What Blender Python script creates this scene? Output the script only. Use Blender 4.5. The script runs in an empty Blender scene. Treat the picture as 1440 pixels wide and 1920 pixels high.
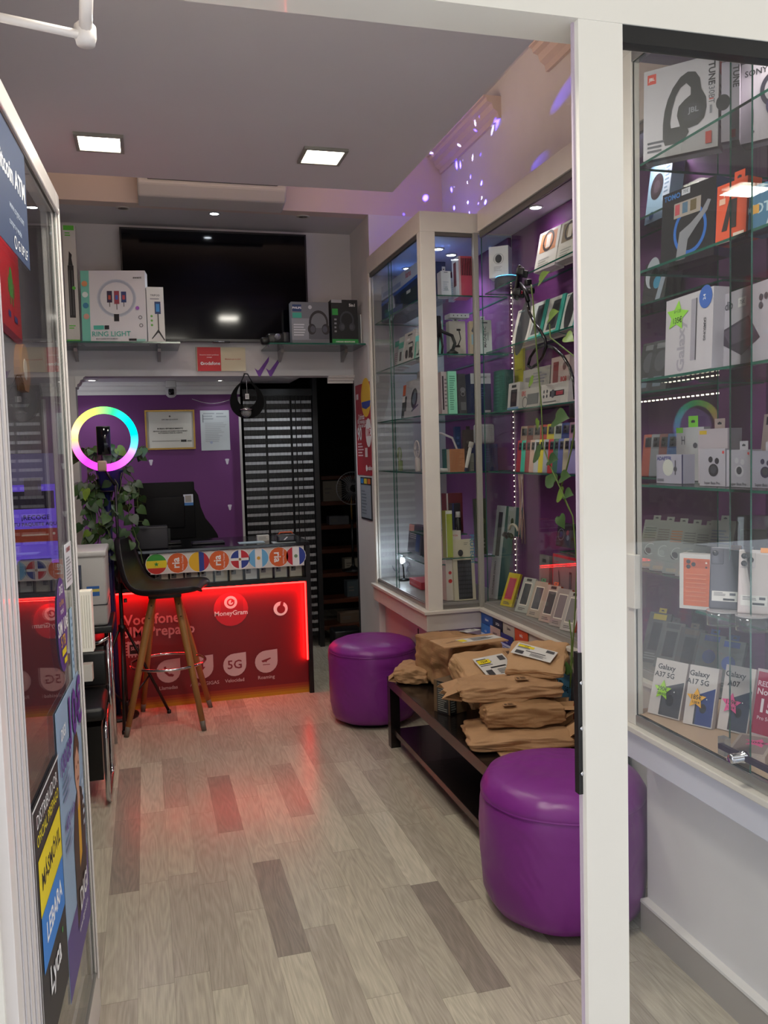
import bpy, bmesh, math, random
from mathutils import Vector, Matrix
random.seed(7)
C = bpy.context.scene.collection
PI = math.pi
S = bpy.context.scene

# ---------------------------------------------------------------- camera
F_PX = 1600.0; CX = 720.0; CY = 960.0; EYE = 1.5
Dv = Vector((271-CX, -(860-CY), -F_PX)).normalized()
_vyp = F_PX*F_PX/(100+.0272*449)
Uv = -Vector((.0272*_vyp, -_vyp, -F_PX)).normalized()
Uv = (Uv - Dv*Uv.dot(Dv)).normalized()
Rv = Dv.cross(Uv)
WM = Matrix((Rv, Dv, Uv))                      # world <- camera
cam_d = bpy.data.cameras.new('camera'); cam = bpy.data.objects.new('camera', cam_d); C.objects.link(cam)
cam_d.sensor_fit = 'VERTICAL'; cam_d.sensor_height = 24.0; cam_d.lens = 24.0*F_PX/1920.0
cam_d.clip_start = .02; cam_d.clip_end = 200
cam.matrix_world = Matrix.Translation((0, 0, EYE)) @ WM.to_4x4()
S.camera = cam

def ray(px, py): return WM @ Vector((px-CX, -(py-CY), -F_PX))
def at_z(px, py, z=0.): r = ray(px, py); return r*((z-EYE)/r.z)+Vector((0, 0, EYE))
def at_y(px, py, y): r = ray(px, py); return r*(y/r.y)+Vector((0, 0, EYE))
def at_x(px, py, x): r = ray(px, py); return r*(x/r.x)+Vector((0, 0, EYE))
def proj(p):
    c = WM.transposed() @ (Vector(p)-Vector((0, 0, EYE)))
    return CX-F_PX*c.x/c.z, CY+F_PX*c.y/c.z

# ---------------------------------------------------------------- world, lights, exposure
S.view_settings.view_transform = 'Standard'; S.view_settings.look = 'None'
S.view_settings.gamma = 1; S.view_settings.use_curve_mapping = False
S.view_settings.exposure = 0.5
W = bpy.data.worlds.new('daylight'); S.world = W; W.use_nodes = True
nt = W.node_tree; nt.nodes.clear()
wo = nt.nodes.new('ShaderNodeOutputWorld'); bg = nt.nodes.new('ShaderNodeBackground')
bg.inputs[0].default_value = (.86, .91, 1.0, 1); bg.inputs[1].default_value = 2.7
nt.links.new(bg.outputs[0], wo.inputs[0])

def lamp(kind, name, loc, power, color, direction=None, **kw):
    d = bpy.data.lights.new(name, kind); d.energy = power; d.color = color
    for k, v in kw.items(): setattr(d, k, v)
    o = bpy.data.objects.new(name, d); C.objects.link(o); o.location = loc
    if direction is not None:
        o.rotation_euler = Vector(direction).to_track_quat('-Z', 'Y').to_euler()
    return o
SUN = lamp('SUN', 'street_sun', (0, -4, 6), 6.5, (1, .99, .96), (.25, -.30, -1), angle=.02)
# warm cove lamp above the lowered ceiling, washing the fascia and the upper right wall
lamp('AREA', 'cove_lamp', (.35, 3.95, 2.87), 9, (1, .72, .52), (0, .12, 1), shape='RECTANGLE', size=1.7, size_y=.12)
lamp('AREA', 'cove_lamp', (1.05, 3.2, 2.87), .9, (1, .70, .48), (.12, 0, 1), shape='RECTANGLE', size=.15, size_y=1.6)

# ---------------------------------------------------------------- materials
def srgb(h):
    h = h.lstrip('#'); v = [int(h[i:i+2], 16)/255 for i in (0, 2, 4)]
    return tuple(x/12.92 if x <= .04045 else ((x+.055)/1.055)**2.4 for x in v)
_mc = {}
def mat(hexc, rough=.55, metal=0., emit=0., noise=0., bump=0., scale=20., coat=0., alpha=1., spec=.5, trans=0.):
    key = (hexc, rough, metal, emit, noise, bump, scale, coat, alpha, spec, trans)
    if key in _mc: return _mc[key]
    m = bpy.data.materials.new('surface_'+hexc.lstrip('#')); m.use_nodes = True
    n = m.node_tree; b = n.nodes['Principled BSDF']; c = srgb(hexc)
    b.inputs['Base Color'].default_value = (*c, 1); b.inputs['Roughness'].default_value = rough
    b.inputs['Metallic'].default_value = metal; b.inputs['Specular IOR Level'].default_value = spec
    b.inputs['Coat Weight'].default_value = coat; b.inputs['Alpha'].default_value = alpha
    b.inputs['Transmission Weight'].default_value = trans
    if emit: b.inputs['Emission Color'].default_value = (*c, 1); b.inputs['Emission Strength'].default_value = emit
    if noise or bump:
        tc = n.nodes.new('ShaderNodeTexCoord'); t = n.nodes.new('ShaderNodeTexNoise'); t.inputs['Scale'].default_value = scale
        t.inputs['Detail'].default_value = 5; n.links.new(tc.outputs['Object'], t.inputs['Vector'])
        if noise:
            mx = n.nodes.new('ShaderNodeMix'); mx.data_type = 'RGBA'
            mx.inputs[6].default_value = (*[x*(1-noise) for x in c], 1); mx.inputs[7].default_value = (*[min(1, x*(1+noise)) for x in c], 1)
            n.links.new(t.outputs[0], mx.inputs[0]); n.links.new(mx.outputs[2], b.inputs['Base Color'])
        if bump:
            bp = n.nodes.new('ShaderNodeBump'); bp.inputs['Strength'].default_value = bump; bp.inputs['Distance'].default_value = .02
            n.links.new(t.outputs[0], bp.inputs['Height']); n.links.new(bp.outputs[0], b.inputs['Normal'])
    _mc[key] = m; return m

def glass_mat(name, tint, refl=1.0, dirt=.0):
    m = bpy.data.materials.new(name); m.use_nodes = True; n = m.node_tree; n.nodes.clear()
    out = n.nodes.new('ShaderNodeOutputMaterial'); tr = n.nodes.new('ShaderNodeBsdfTransparent'); gl = n.nodes.new('ShaderNodeBsdfGlossy')
    tr.inputs[0].default_value = (*tint, 1); gl.inputs['Roughness'].default_value = 0.0
    lw = n.nodes.new('ShaderNodeLayerWeight'); lw.inputs[0].default_value = .5
    p = n.nodes.new('ShaderNodeMath'); p.operation = 'POWER'; p.inputs[1].default_value = 5
    ma = n.nodes.new('ShaderNodeMath'); ma.operation = 'MULTIPLY_ADD'; ma.inputs[1].default_value = .96*refl; ma.inputs[2].default_value = .04*refl
    mx = n.nodes.new('ShaderNodeMixShader')
    n.links.new(lw.outputs['Facing'], p.inputs[0]); n.links.new(p.outputs[0], ma.inputs[0]); n.links.new(ma.outputs[0], mx.inputs[0])
    n.links.new(tr.outputs[0], mx.inputs[1]); n.links.new(gl.outputs[0], mx.inputs[2])
    last = mx
    if dirt:
        df = n.nodes.new('ShaderNodeBsdfDiffuse'); df.inputs[0].default_value = (.8, .82, .85, 1)
        m2 = n.nodes.new('ShaderNodeMixShader'); m2.inputs[0].default_value = dirt
        n.links.new(last.outputs[0], m2.inputs[1]); n.links.new(df.outputs[0], m2.inputs[2]); last = m2
    n.links.new(last.outputs[0], out.inputs[0]); return m
GLASS = glass_mat('clear_glass', (.98, .99, .985), .6)
GLASS_DOOR = glass_mat('door_glass', (.96, .97, .975), .75, .003)
ACRYLIC = glass_mat('acrylic', (.95, .97, .97), 1.4, .05)
BLISTER = glass_mat('blister', (.97, .97, .97), 1.6, .04)
GEDGE = mat('#1f5a4c', .15, spec=.6)

def floor_mat():
    m = bpy.data.materials.new('oak_vinyl_strips'); m.use_nodes = True; n = m.node_tree; b = n.nodes['Principled BSDF']; N = n.nodes.new; L = n.links.new
    tc = N('ShaderNodeTexCoord'); sp = N('ShaderNodeSeparateXYZ'); L(tc.outputs['Object'], sp.inputs[0])
    def math_(op, a, bb=None, c=None):
        q = N('ShaderNodeMath'); q.operation = op
        for i, v in enumerate((a, bb, c)):
            if v is None: continue
            if isinstance(v, (int, float)): q.inputs[i].default_value = v
            else: L(v, q.inputs[i])
        return q.outputs[0]
    xs = math_('DIVIDE', math_('ADD', sp.outputs[0], .085), .1005); row = math_('FLOOR', xs); fx = math_('SUBTRACT', xs, row)
    w1 = N('ShaderNodeTexWhiteNoise'); w1.noise_dimensions = '1D'; L(row, w1.inputs['W'])
    ys = math_('ADD', math_('DIVIDE', sp.outputs[1], .62), math_('MULTIPLY', w1.outputs[0], 7.0)); col = math_('FLOOR', ys); fy = math_('SUBTRACT', ys, col)
    # some planks are cut in two
    cv = N('ShaderNodeCombineXYZ'); L(row, cv.inputs[0]); L(col, cv.inputs[1])
    w2 = N('ShaderNodeTexWhiteNoise'); w2.noise_dimensions = '2D'; L(cv.outputs[0], w2.inputs['Vector'])
    ramp = N('ShaderNodeValToRGB'); L(w2.outputs[0], ramp.inputs[0])
    e = ramp.color_ramp.elements; e[0].position = 0; e[0].color = (*srgb('#857b70'), 1); e[1].position = 1; e[1].color = (*srgb('#c0b9a6'), 1)
    for p, h in ((.05, '#92887c'), (.12, '#a59c8d'), (.5, '#b3ab99'), (.8, '#bab29f')):
        x = ramp.color_ramp.elements.new(p); x.color = (*srgb(h), 1)
    # grain
    off = N('ShaderNodeVectorMath'); off.operation = 'SCALE'; off.inputs['Scale'].default_value = 9.; L(w2.outputs['Color'], off.inputs[0])
    add = N('ShaderNodeVectorMath'); add.operation = 'ADD'; L(tc.outputs['Object'], add.inputs[0]); L(off.outputs[0], add.inputs[1])
    mp = N('ShaderNodeMapping'); mp.inputs['Scale'].default_value = (1, .12, 1); L(add.outputs[0], mp.inputs[0])
    n1 = N('ShaderNodeTexNoise'); n1.inputs['Scale'].default_value = 14; n1.inputs['Detail'].default_value = 1.5; L(mp.outputs[0], n1.inputs[0])
    ringv = math_('SINE', math_('MULTIPLY', n1.outputs[0], 75.)); n3 = N('ShaderNodeTexNoise'); n3.inputs['Scale'].default_value = 3.; n3.inputs['Detail'].default_value = 2; L(mp.outputs[0], n3.inputs[0])
    mp2 = N('ShaderNodeMapping'); mp2.inputs['Scale'].default_value = (1, .04, 1); L(add.outputs[0], mp2.inputs[0])
    no = N('ShaderNodeTexNoise'); no.inputs['Scale'].default_value = 260; no.inputs['Detail'].default_value = 6; L(mp2.outputs[0], no.inputs[0])
    g = math_('ADD', math_('MULTIPLY', ringv, .07), math_('MULTIPLY', no.outputs[0], .62)); g = math_('ADD', g, math_('MULTIPLY', n3.outputs[0], .34)); g = math_('ADD', g, .52)
    mul = N('ShaderNodeVectorMath'); mul.operation = 'SCALE'; L(ramp.outputs[0], mul.inputs[0]); L(g, mul.inputs['Scale'])
    # seams
    sx = math_('LESS_THAN', math_('MINIMUM', fx, math_('SUBTRACT', 1., fx)), .007)
    sy = math_('LESS_THAN', math_('MINIMUM', fy, math_('SUBTRACT', 1., fy)), .0018)
    seam = math_('MAXIMUM', sx, sy); k = math_('SUBTRACT', 1., math_('MULTIPLY', seam, .3))
    fin = N('ShaderNodeVectorMath'); fin.operation = 'SCALE'; L(mul.outputs[0], fin.inputs[0]); L(k, fin.inputs['Scale'])
    L(fin.outputs[0], b.inputs['Base Color']); b.inputs['Roughness'].default_value = .24; b.inputs['Specular IOR Level'].default_value = .5
    bp = N('ShaderNodeBump'); bp.inputs['Strength'].default_value = .12; bp.inputs['Distance'].default_value = .003; L(g, bp.inputs['Height']); L(bp.outputs[0], b.inputs['Normal'])
    return m

WHITE = mat('#d9d6d2', .5, noise=.03, scale=3); WALLW = mat('#cfccca', .7, noise=.04, bump=.05, scale=8)
CEIL = mat('#d6d1d4', .75, noise=.03, scale=3); PURPLE = mat('#632a66', .6, noise=.05, scale=5); ALU = mat('#ddd7cb', .3, noise=.03, scale=6, coat=.3)
FRAMEW = mat('#d8d2c8', .4, noise=.05, scale=12); BLACK = mat('#08080a', .4); DKWOOD = mat('#15100f', .25, noise=.2, bump=.02, scale=60, coat=.2)
CHROME = mat('#d0d0d4', .12, 1.); DGREY = mat('#2a2a2e', .5)

# ---------------------------------------------------------------- mesh helpers
_txt = {}
def text_mesh(s, bold=0.):
    k = (s, bold)
    if k in _txt: return _txt[k]
    cu = bpy.data.curves.new('lettering', 'FONT'); cu.body = s; cu.size = 1.0; cu.resolution_u = 2
    cu.align_x = 'CENTER'; cu.align_y = 'CENTER'; cu.offset = bold
    o = bpy.data.objects.new('lettering', cu); me = bpy.data.meshes.new_from_object(o)
    vs = [tuple(v.co) for v in me.vertices]; fs = [tuple(p.vertices) for p in me.polygons]
    bpy.data.objects.remove(o); bpy.data.meshes.remove(me); bpy.data.curves.remove(cu)
    _txt[k] = (vs, fs); return _txt[k]

class MB:
    def __init__(s): s.v = []; s.f = []; s.mi = []; s.sm = []; s.mats = []; s.X = Matrix.Identity(4)
    def midx(s, m):
        if m not in s.mats: s.mats.append(m)
        return s.mats.index(m)
    def add(s, vs, fs, m, smooth=False):
        b = len(s.v); s.v += [tuple(s.X @ Vector(v)) for v in vs]; i = s.midx(m)
        for f in fs: s.f.append(tuple(b+k for k in f)); s.mi.append(i); s.sm.append(smooth)
    def box(s, x0, y0, z0, x1, y1, z1, m, M=None):
        vs = [(x, y, z) for z in (z0, z1) for y in (y0, y1) for x in (x0, x1)]
        if M: vs = [tuple(M @ Vector(v)) for v in vs]
        s.add(vs, [(0, 2, 3, 1), (4, 5, 7, 6), (0, 1, 5, 4), (2, 6, 7, 3), (0, 4, 6, 2), (1, 3, 7, 5)], m)
    def cbox(s, c, sx, sy, sz, m, M=None): s.box(c[0]-sx/2, c[1]-sy/2, c[2]-sz/2, c[0]+sx/2, c[1]+sy/2, c[2]+sz/2, m, M)
    def rbox(s, x0, y0, z0, x1, y1, z1, r, m, seg=2, M=None, smooth=True):   # box with rounded edges
        bm = bmesh.new(); bmesh.ops.create_cube(bm, size=1)
        for v in bm.verts: v.co = Vector(((x0+x1)/2+v.co.x*(x1-x0), (y0+y1)/2+v.co.y*(y1-y0), (z0+z1)/2+v.co.z*(z1-z0)))
        bmesh.ops.bevel(bm, geom=bm.edges[:], offset=r, segments=seg, profile=.5, affect='EDGES')
        s.frombm(bm, m, M, smooth)
    def frombm(s, bm, m, M=None, smooth=True):
        bm.verts.index_update(); vs = [tuple((M @ v.co) if M else v.co) for v in bm.verts]; fs = [tuple(v.index for v in f.verts) for f in bm.faces]
        s.add(vs, fs, m, smooth); bm.free()
    def tube(s, pts, r, m, seg=8, caps=True, closed=False):
        pts = [Vector(p) for p in pts]; n = len(pts); rr = r if isinstance(r, (list, tuple)) else [r]*n
        vs = []; fs = []; up = None
        for i, p in enumerate(pts):
            if closed: t = (pts[(i+1) % n]-pts[i-1]).normalized()
            else: t = (pts[min(i+1, n-1)]-pts[max(i-1, 0)]).normalized()
            if up is None:
                up = Vector((0, 0, 1)) if abs(t.z) < .9 else Vector((1, 0, 0))
            a = (up-t*up.dot(t)).normalized(); up = a; bb = t.cross(a)
            for k in range(seg):
                th = 2*PI*k/seg; vs.append(tuple(p+(a*math.cos(th)+bb*math.sin(th))*rr[i]))
        for i in range(n if closed else n-1):
            j = (i+1) % n
            for k in range(seg): fs.append((i*seg+k, i*seg+(k+1) % seg, j*seg+(k+1) % seg, j*seg+k))
        if caps and not closed: fs.append(tuple(range(seg-1, -1, -1))); fs.append(tuple((n-1)*seg+k for k in range(seg)))
        s.add(vs, fs, m, True)
    def lathe(s, prof, m, center=(0, 0, 0), seg=24, M=None, smooth=True):
        vs = []; fs = []; n = len(prof)
        for (r, z) in prof:
            for k in range(seg):
                th = 2*PI*k/seg; vs.append((center[0]+r*math.cos(th), center[1]+r*math.sin(th), center[2]+z))
        for i in range(n-1):
            for k in range(seg): fs.append((i*seg+k, i*seg+(k+1) % seg, (i+1)*seg+(k+1) % seg, (i+1)*seg+k))
        if prof[0][0] > 1e-5: fs.append(tuple(range(seg-1, -1, -1)))
        if prof[-1][0] > 1e-5: fs.append(tuple((n-1)*seg+k for k in range(seg)))
        if M: vs = [tuple(M @ Vector(v)) for v in vs]
        s.add(vs, fs, m, smooth)
    def prism(s, pts, o, u, v, depth, m, mside=None):  # closed polygon in the (u,v) plane at o, extruded by depth along -(u x v)
        o, u, v = Vector(o), Vector(u), Vector(v); n = u.cross(v).normalized()
        A = [o+u*a+v*b for a, b in pts]; B = [p-n*depth for p in A]; k = len(A)
        s.add([tuple(p) for p in A], [tuple(range(k))], m); s.add([tuple(p) for p in B], [tuple(range(k-1, -1, -1))], m)
        s.add([tuple(p) for p in A+B], [(i+k, (i+1) % k+k, (i+1) % k, i) for i in range(k)], mside or m)
    def art(s, o, u, v, w, h, items, z0=.0004):
        """flat print on a face: o lower left corner, u and v unit vectors, w by h metres, items in fractions"""
        o, u, v = Vector(o), Vector(u).normalized(), Vector(v).normalized(); n = u.cross(v)
        for i, it in enumerate(items):
            oo = o+n*(z0+i*.00022); k = it[0]
            P = lambda a, b: tuple(oo+u*(a*w)+v*(b*h))
            if k == 'r': _, a, b, c, d, col = it; s.add([P(a, b), P(c, b), P(c, d), P(a, d)], [(0, 1, 2, 3)], pm(col))
            elif k == 'p': _, pts, col = it; s.add([P(a, b) for a, b in pts], [tuple(range(len(pts)))], pm(col))
            elif k == 'c':
                _, a, b, r, col = it[:5]; ay = it[5] if len(it) > 5 else 1.
                s.add([tuple(oo+u*(a*w+r*w*math.cos(t))+v*(b*h+ay*r*w*math.sin(t))) for t in [2*PI*q/20 for q in range(20)]], [tuple(range(20))], pm(col))
            elif k == 'o':
                _, a, b, r1, r2, col = it[:6]; ay = it[6] if len(it) > 6 else 1.; vs = []
                for q in range(28):
                    t = 2*PI*q/28
                    for r in (r1, r2): vs.append(tuple(oo+u*(a*w+r*w*math.cos(t))+v*(b*h+ay*r*w*math.sin(t))))
                s.add(vs, [(2*q, 2*q+1, (2*q+3) % 56, (2*q+2) % 56) for q in range(28)], pm(col))
            elif k == 't':      # ('t', text, x, y, size (metres), colour, rotation degrees, bold)
                _, t_, a, b, size, col = it[:6]; rot = math.radians(it[6]) if len(it) > 6 else 0; bold = it[7] if len(it) > 7 else 0
                stretch = it[8] if len(it) > 8 else 1.
                vs, fs = text_mesh(t_, bold); cs, sn = math.cos(rot), math.sin(rot)
                s.add([tuple(oo+u*(a*w+size*(x*stretch*cs-y*sn))+v*(b*h+size*(x*stretch*sn+y*cs))) for x, y, _z in vs], fs, pm(col))
            elif k == 'l':      # rows of tiny print
                _, a, b, c, d, nrow, col = it; vs = []; fs = []
                for q in range(nrow):
                    y0 = d-(q+.2)*(d-b)/nrow; y1 = y0-.45*(d-b)/nrow; x1 = a+(c-a)*(.6+.4*random.random()); j = len(vs)
                    vs += [P(a, y1), P(x1, y1), P(x1, y0), P(a, y0)]; fs.append((j, j+1, j+2, j+3))
                s.add(vs, fs, pm(col))
    def build(s, name, parent=None, bevel=0., shade=None, loc=None, rz=None, M=None):
        me = bpy.data.meshes.new(name); me.from_pydata(s.v, [], s.f)
        for m in s.mats: me.materials.append(m)
        me.polygons.foreach_set('material_index', s.mi); me.polygons.foreach_set('use_smooth', s.sm); me.update()
        o = bpy.data.objects.new(name, me); C.objects.link(o)
        if parent is not None: o.parent = parent
        if M is not None: o.matrix_world = M
        if loc is not None: o.location = loc
        if rz is not None: o.rotation_euler[2] = rz
        if bevel:
            b = o.modifiers.new('edges', 'BEVEL'); b.width = bevel; b.segments = 2; b.limit_method = 'ANGLE'
        return o
_pm = {}
def pm(c):
    if not isinstance(c, str): return c
    return mat(c, .5)

def tag(o, label=None, cat=None, group=None, kind=None):
    for k, v in (('label', label), ('category', cat), ('group', group), ('kind', kind)):
        if v: o[k] = v
    return o
def empty(name, loc=(0, 0, 0), rz=0, label=None, cat=None, group=None):
    o = bpy.data.objects.new(name, None); C.objects.link(o); o.location = loc; o.rotation_euler[2] = rz; o.empty_display_size = .05
    tag(o, label, cat, group); return o
def struct(mb, name, **kw): o = mb.build(name, **kw); o['kind'] = 'structure'; return o
def sbox(name, x0, y0, z0, x1, y1, z1, m): b = MB(); b.box(x0, y0, z0, x1, y1, z1, m); return struct(b, name)
def pane(b, x0, y0, z0, x1, y1, z1, g=None):      # glass sheet with green polished edges on its thin sides
    g = g or GLASS
    dx, dy, dz = x1-x0, y1-y0, z1-z0; thin = min(dx, dy, dz)
    vs = [(x, y, z) for z in (z0, z1) for y in (y0, y1) for x in (x0, x1)]
    F = {'z': [(0, 2, 3, 1), (4, 5, 7, 6)], 'y': [(0, 1, 5, 4), (2, 6, 7, 3)], 'x': [(0, 4, 6, 2), (1, 3, 7, 5)]}
    ax = 'x' if thin == dx else 'y' if thin == dy else 'z'
    for k in 'xyz': b.add(vs, F[k], g if k == ax else GEDGE)

# ---------------------------------------------------------------- the room
b = MB(); b.box(-1.2, 1.38, -.05, 2.3, 8.6, 0, floor_mat()); struct(b, 'floor')
b = MB(); b.box(-6, -9, -.12, 8, 1.38, -.02, mat('#a6a9ac', .8, noise=.1, scale=4)); struct(b, 'floor_street')
XL, XR, YS = -.78, 1.90, 1.38
b = MB(); b.box(XL-.1, 1.38, 0, XL, 5.75, 3.4, WALLW); struct(b, 'wall_left')
b = MB(); b.box(XR, 1.38, 0, XR+.1, 5.25, 3.45, WALLW); struct(b, 'wall_right')
b = MB(); b.box(XL, 1.38, 2.75, 1.21, 4.04, 2.83, CEIL); struct(b, 'ceiling')
b = MB(); b.box(XL-.1, 1.38, 3.45, 2.0, 5.9, 3.5, CEIL); struct(b, 'ceiling_upper')
# fascia over the niche, niche soffit, television wall with the low opening, right block
PEACH = mat('#cdbcb2', .7, noise=.03, scale=3); NICHE = mat('#c4c1c2', .65, noise=.04, scale=5)
b = MB(); b.box(XL, 5.25, 2.98, XR, 5.35, 3.45, PEACH); b.box(XL, 5.35, 2.98, 1.41, 5.75, 3.05, NICHE); struct(b, 'wall_fascia')
b = MB(); b.box(XL, 5.75, 2.03, 1.41, 5.90, 3.05, NICHE); struct(b, 'wall_television')
b = MB(); b.box(1.41, 5.25, 0, 2.0, 5.75, 2.98, WALLW); b.box(1.41, 5.35, 2.98, 2.0, 5.75, 3.45, WALLW); struct(b, 'wall_pillar_right')
b = MB(); b.box(XL, 5.75, 0, -.40, 5.90, 2.03, WALLW); struct(b, 'wall_pillar_left')
# back room
b = MB(); b.box(-1.2, 6.60, 0, .72, 6.70, 2.06, PURPLE); b.box(.705, 6.59, 0, .722, 6.60, 1.95, WHITE); struct(b, 'wall_back')
b = MB(); b.box(-1.2, 5.90, 2.06, 1.12, 6.70, 2.12, NICHE); struct(b, 'ceiling_back')
b = MB(); b.box(-1.25, 5.90, 0, -1.2, 6.70, 2.06, PURPLE); struct(b, 'wall_back_left')
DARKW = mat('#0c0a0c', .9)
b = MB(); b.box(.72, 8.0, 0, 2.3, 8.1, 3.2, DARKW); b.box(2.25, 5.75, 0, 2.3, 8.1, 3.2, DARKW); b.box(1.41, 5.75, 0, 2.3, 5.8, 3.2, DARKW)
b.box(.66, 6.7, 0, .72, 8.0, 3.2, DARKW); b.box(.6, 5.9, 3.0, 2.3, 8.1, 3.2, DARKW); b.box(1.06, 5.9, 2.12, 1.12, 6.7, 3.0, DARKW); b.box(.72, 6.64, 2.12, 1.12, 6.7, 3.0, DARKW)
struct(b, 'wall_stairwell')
# mouldings
def crown(name, p0, p1, out, m, h=.07, d=.06):   # stepped moulding from p0 to p1, 'out' unit vector away from wall, top at p.z
    p0, p1, out = Vector(p0), Vector(p1), Vector(out); b = MB(); up = Vector((0, 0, 1))
    pr = [(0, -h), (.15*d, -h), (.2*d, -.75*h), (.45*d, -.6*h), (.55*d, -.35*h), (.8*d, -.28*h), (.85*d, -.1*h), (d, -.08*h), (d, 0), (0, 0)]
    k = len(pr); vs = [tuple(p+out*a+up*c) for p in (p0, p1) for a, c in pr]
    b.add(vs, [(i, (i+1) % k, (i+1) % k+k, i+k) for i in range(k)]+[tuple(range(k-1, -1, -1)), tuple(range(k, 2*k))], m)
    return struct(b, name)
crown('trim_1', (-1.2, 6.6, 2.06), (.72, 6.6, 2.06), (0, -1, 0), WHITE, .09, .07)
crown('trim_2', (1.9, 5.24, 3.36), (1.9, 4.30, 3.36), (-1, 0, 0), PEACH, .11, .10)
crown('trim_3', (1.9, 3.75, 3.36), (1.9, 2.3, 3.36), (-1, 0, 0), PEACH, .11, .10)
crown('trim_4', (1.41, 5.78, 2.03), (1.23, 5.78, 2.03), (0, -1, 0), WHITE, .05, .06)
crown('trim_5', (-.40, 5.74, 2.03), (-.40, 5.92, 2.03), (1, 0, 0), WHITE, .07, .06)
# skirting
b = MB(); b.box(1.415, 1.40, 0, 1.44, 2.25, .095, mat('#9f9890', .45, noise=.05, scale=10)); b.box(1.412, 1.40, .095, 1.44, 2.25, .103, WHITE); struct(b, 'baseboard_right')
# shop front: header, mullion, jamb
b = MB(); b.box(-.60, 1.37, 2.235, 3.0, 1.46, 2.315, ALU); b.box(-.60, 1.34, 2.315, 3.0, 1.46, 2.34, ALU); b.box(-.60, 1.30, 2.34, 3.0, 1.46, 2.80, ALU); struct(b, 'trim_6')
b = MB(); b.box(.752, 1.372, -.02, .838, 1.386, 2.235, ALU); b.box(.775, 1.386, 0, .83, 1.44, 2.235, ALU); b.box(.748, 1.386, 0, .755, 1.392, 2.235, mat('#b7a7b4', .3)); struct(b, 'trim_7')
b = MB(); b.box(-.34, 1.372, -.02, -.245, 1.44, 2.235, ALU); b.box(-.36, 1.36, -.02, -.33, 1.372, 2.235, ALU); b.box(-3.2, 1.34, -.02, -.34, 1.44, 2.8, WALLW); struct(b, 'trim_8')
b = MB(); b.box(.838, 1.373, 2.205, 3.0, 1.400, 2.235, BLACK); struct(b, 'trim_9')
b = MB(); pane(b, .838, 1.384, 0, 3.0, 1.392, 2.21, GLASS_DOOR); struct(b, 'window_1')
b = MB(); b.box(-3, -.9, 2.86, 5, 1.46, 2.96, mat('#c9bfae', .7)); struct(b, 'ceiling_sky_shade')  # unseen overhang, added to keep sky light off the upper shop front
b = MB(); b.box(-14, -9.3, -.1, 16, -9, 8.5, mat('#5d564e', .8, noise=.15, scale=2)); struct(b, 'wall_street_backdrop')  # unseen facade, added so the shop glass reflects something darker than sky
b = MB(); b.box(-3, 1.40, 2.8, 5, 1.5, 4.5, mat('#c9bfae', .7)); struct(b, 'wall_facade')
b = MB(); b.box(2.0, 1.40, 0, 3.0, 1.5, 2.8, WALLW); struct(b, 'wall_facade_right')

# ---------------------------------------------------------------- ceiling lamps
EM = lambda name, col, st: _em(name, col, st)
def _em(name, col, st):
    m = bpy.data.materials.new(name); m.use_nodes = True; n = m.node_tree; n.nodes.clear()
    o = n.nodes.new('ShaderNodeOutputMaterial'); e = n.nodes.new('ShaderNodeEmission'); e.inputs[0].default_value = (*col, 1); e.inputs[1].default_value = st
    n.links.new(e.outputs[0], o.inputs[0]); return m
PANEL = _em('panel_diffuser', (1, .97, .80), 9)
def led_panel(x, y, label):
    t = empty('ceiling_light', (x, y, 2.75), 0, label, 'ceiling light', 'square panels in the lowered ceiling')
    b = MB(); w = .078
    for x0, y0, x1, y1 in ((-w-.014, -w-.014, w+.014, -w), (-w-.014, w, w+.014, w+.014), (-w-.014, -w, -w, w), (w, -w, w+.014, w)): b.box(x0, y0, -.012, x1, y1, 0, mat('#8d8880', .4))
    b.build('frame', t)
    b = MB(); b.box(-w, -w, -.006, w, w, -.002, PANEL); b.build('diffuser', t)
led_panel(-.115, 3.62, 'square white ceiling light above the open glass door, left of the two lit panels')
led_panel(.775, 3.60, 'square white ceiling light nearest the glass cabinets, right of the two lit panels')
led_panel(.35, 1.72, 'square white ceiling panel just inside the shop front, above the frame of the photo')
lamp('AREA', 'panel_light', (.35, 1.72, 2.72), 14, (1, .95, .84), (0, 0, -1), shape='SQUARE', size=.3)
lamp('AREA', 'panel_light', (-.115, 3.62, 2.72), 5, (1, .95, .84), (0, 0, -1), shape='SQUARE', size=.16)
lamp('AREA', 'panel_light', (.775, 3.60, 2.72), 5, (1, .95, .84), (0, 0, -1), shape='SQUARE', size=.16)
SPOT_ON = _em('lamp_face', (.85, .92, 1), 30); SPOT_WARM = _em('lamp_face_soft', (1, .97, .92), 14)
def downlight(x, y, z, r, on, label, power=0, col=(.9, .95, 1), group='round recessed downlights', blend=.6, size=2.2):
    t = empty('downlight', (x, y, z), 0, label, 'downlight', group)
    b = MB(); b.lathe([(r*.72, -.001), (r*.80, -.006), (r, -.004), (r, .0), (r*.72, .0)], mat('#b9b6b0', .35), seg=24); b.build('rim', t)
    b = MB(); b.lathe([(0.0001, -.003), (r*.7, -.003), (r*.7, -.0005)], on if on else mat('#6c6660', .4), seg=20); b.build('lamp_face', t)
    if power: lamp('SPOT', 'downlight_beam', (x, y, z-.02), power, col, (0, 0, -1), spot_size=size, spot_blend=blend, shadow_soft_size=.03)
p = at_z(402, 400, 2.98); downlight(p.x, p.y, 2.98, .035, SPOT_ON, 'lit round downlight above the television, middle of the three', 7)
p = at_z(230, 390, 2.98); downlight(p.x, p.y, 2.98, .04, None, 'unlit round downlight left of the lit one above the television')
p = at_z(568, 406, 2.98); downlight(p.x, p.y, 2.98, .04, None, 'unlit round downlight right of the lit one above the television')
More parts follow.
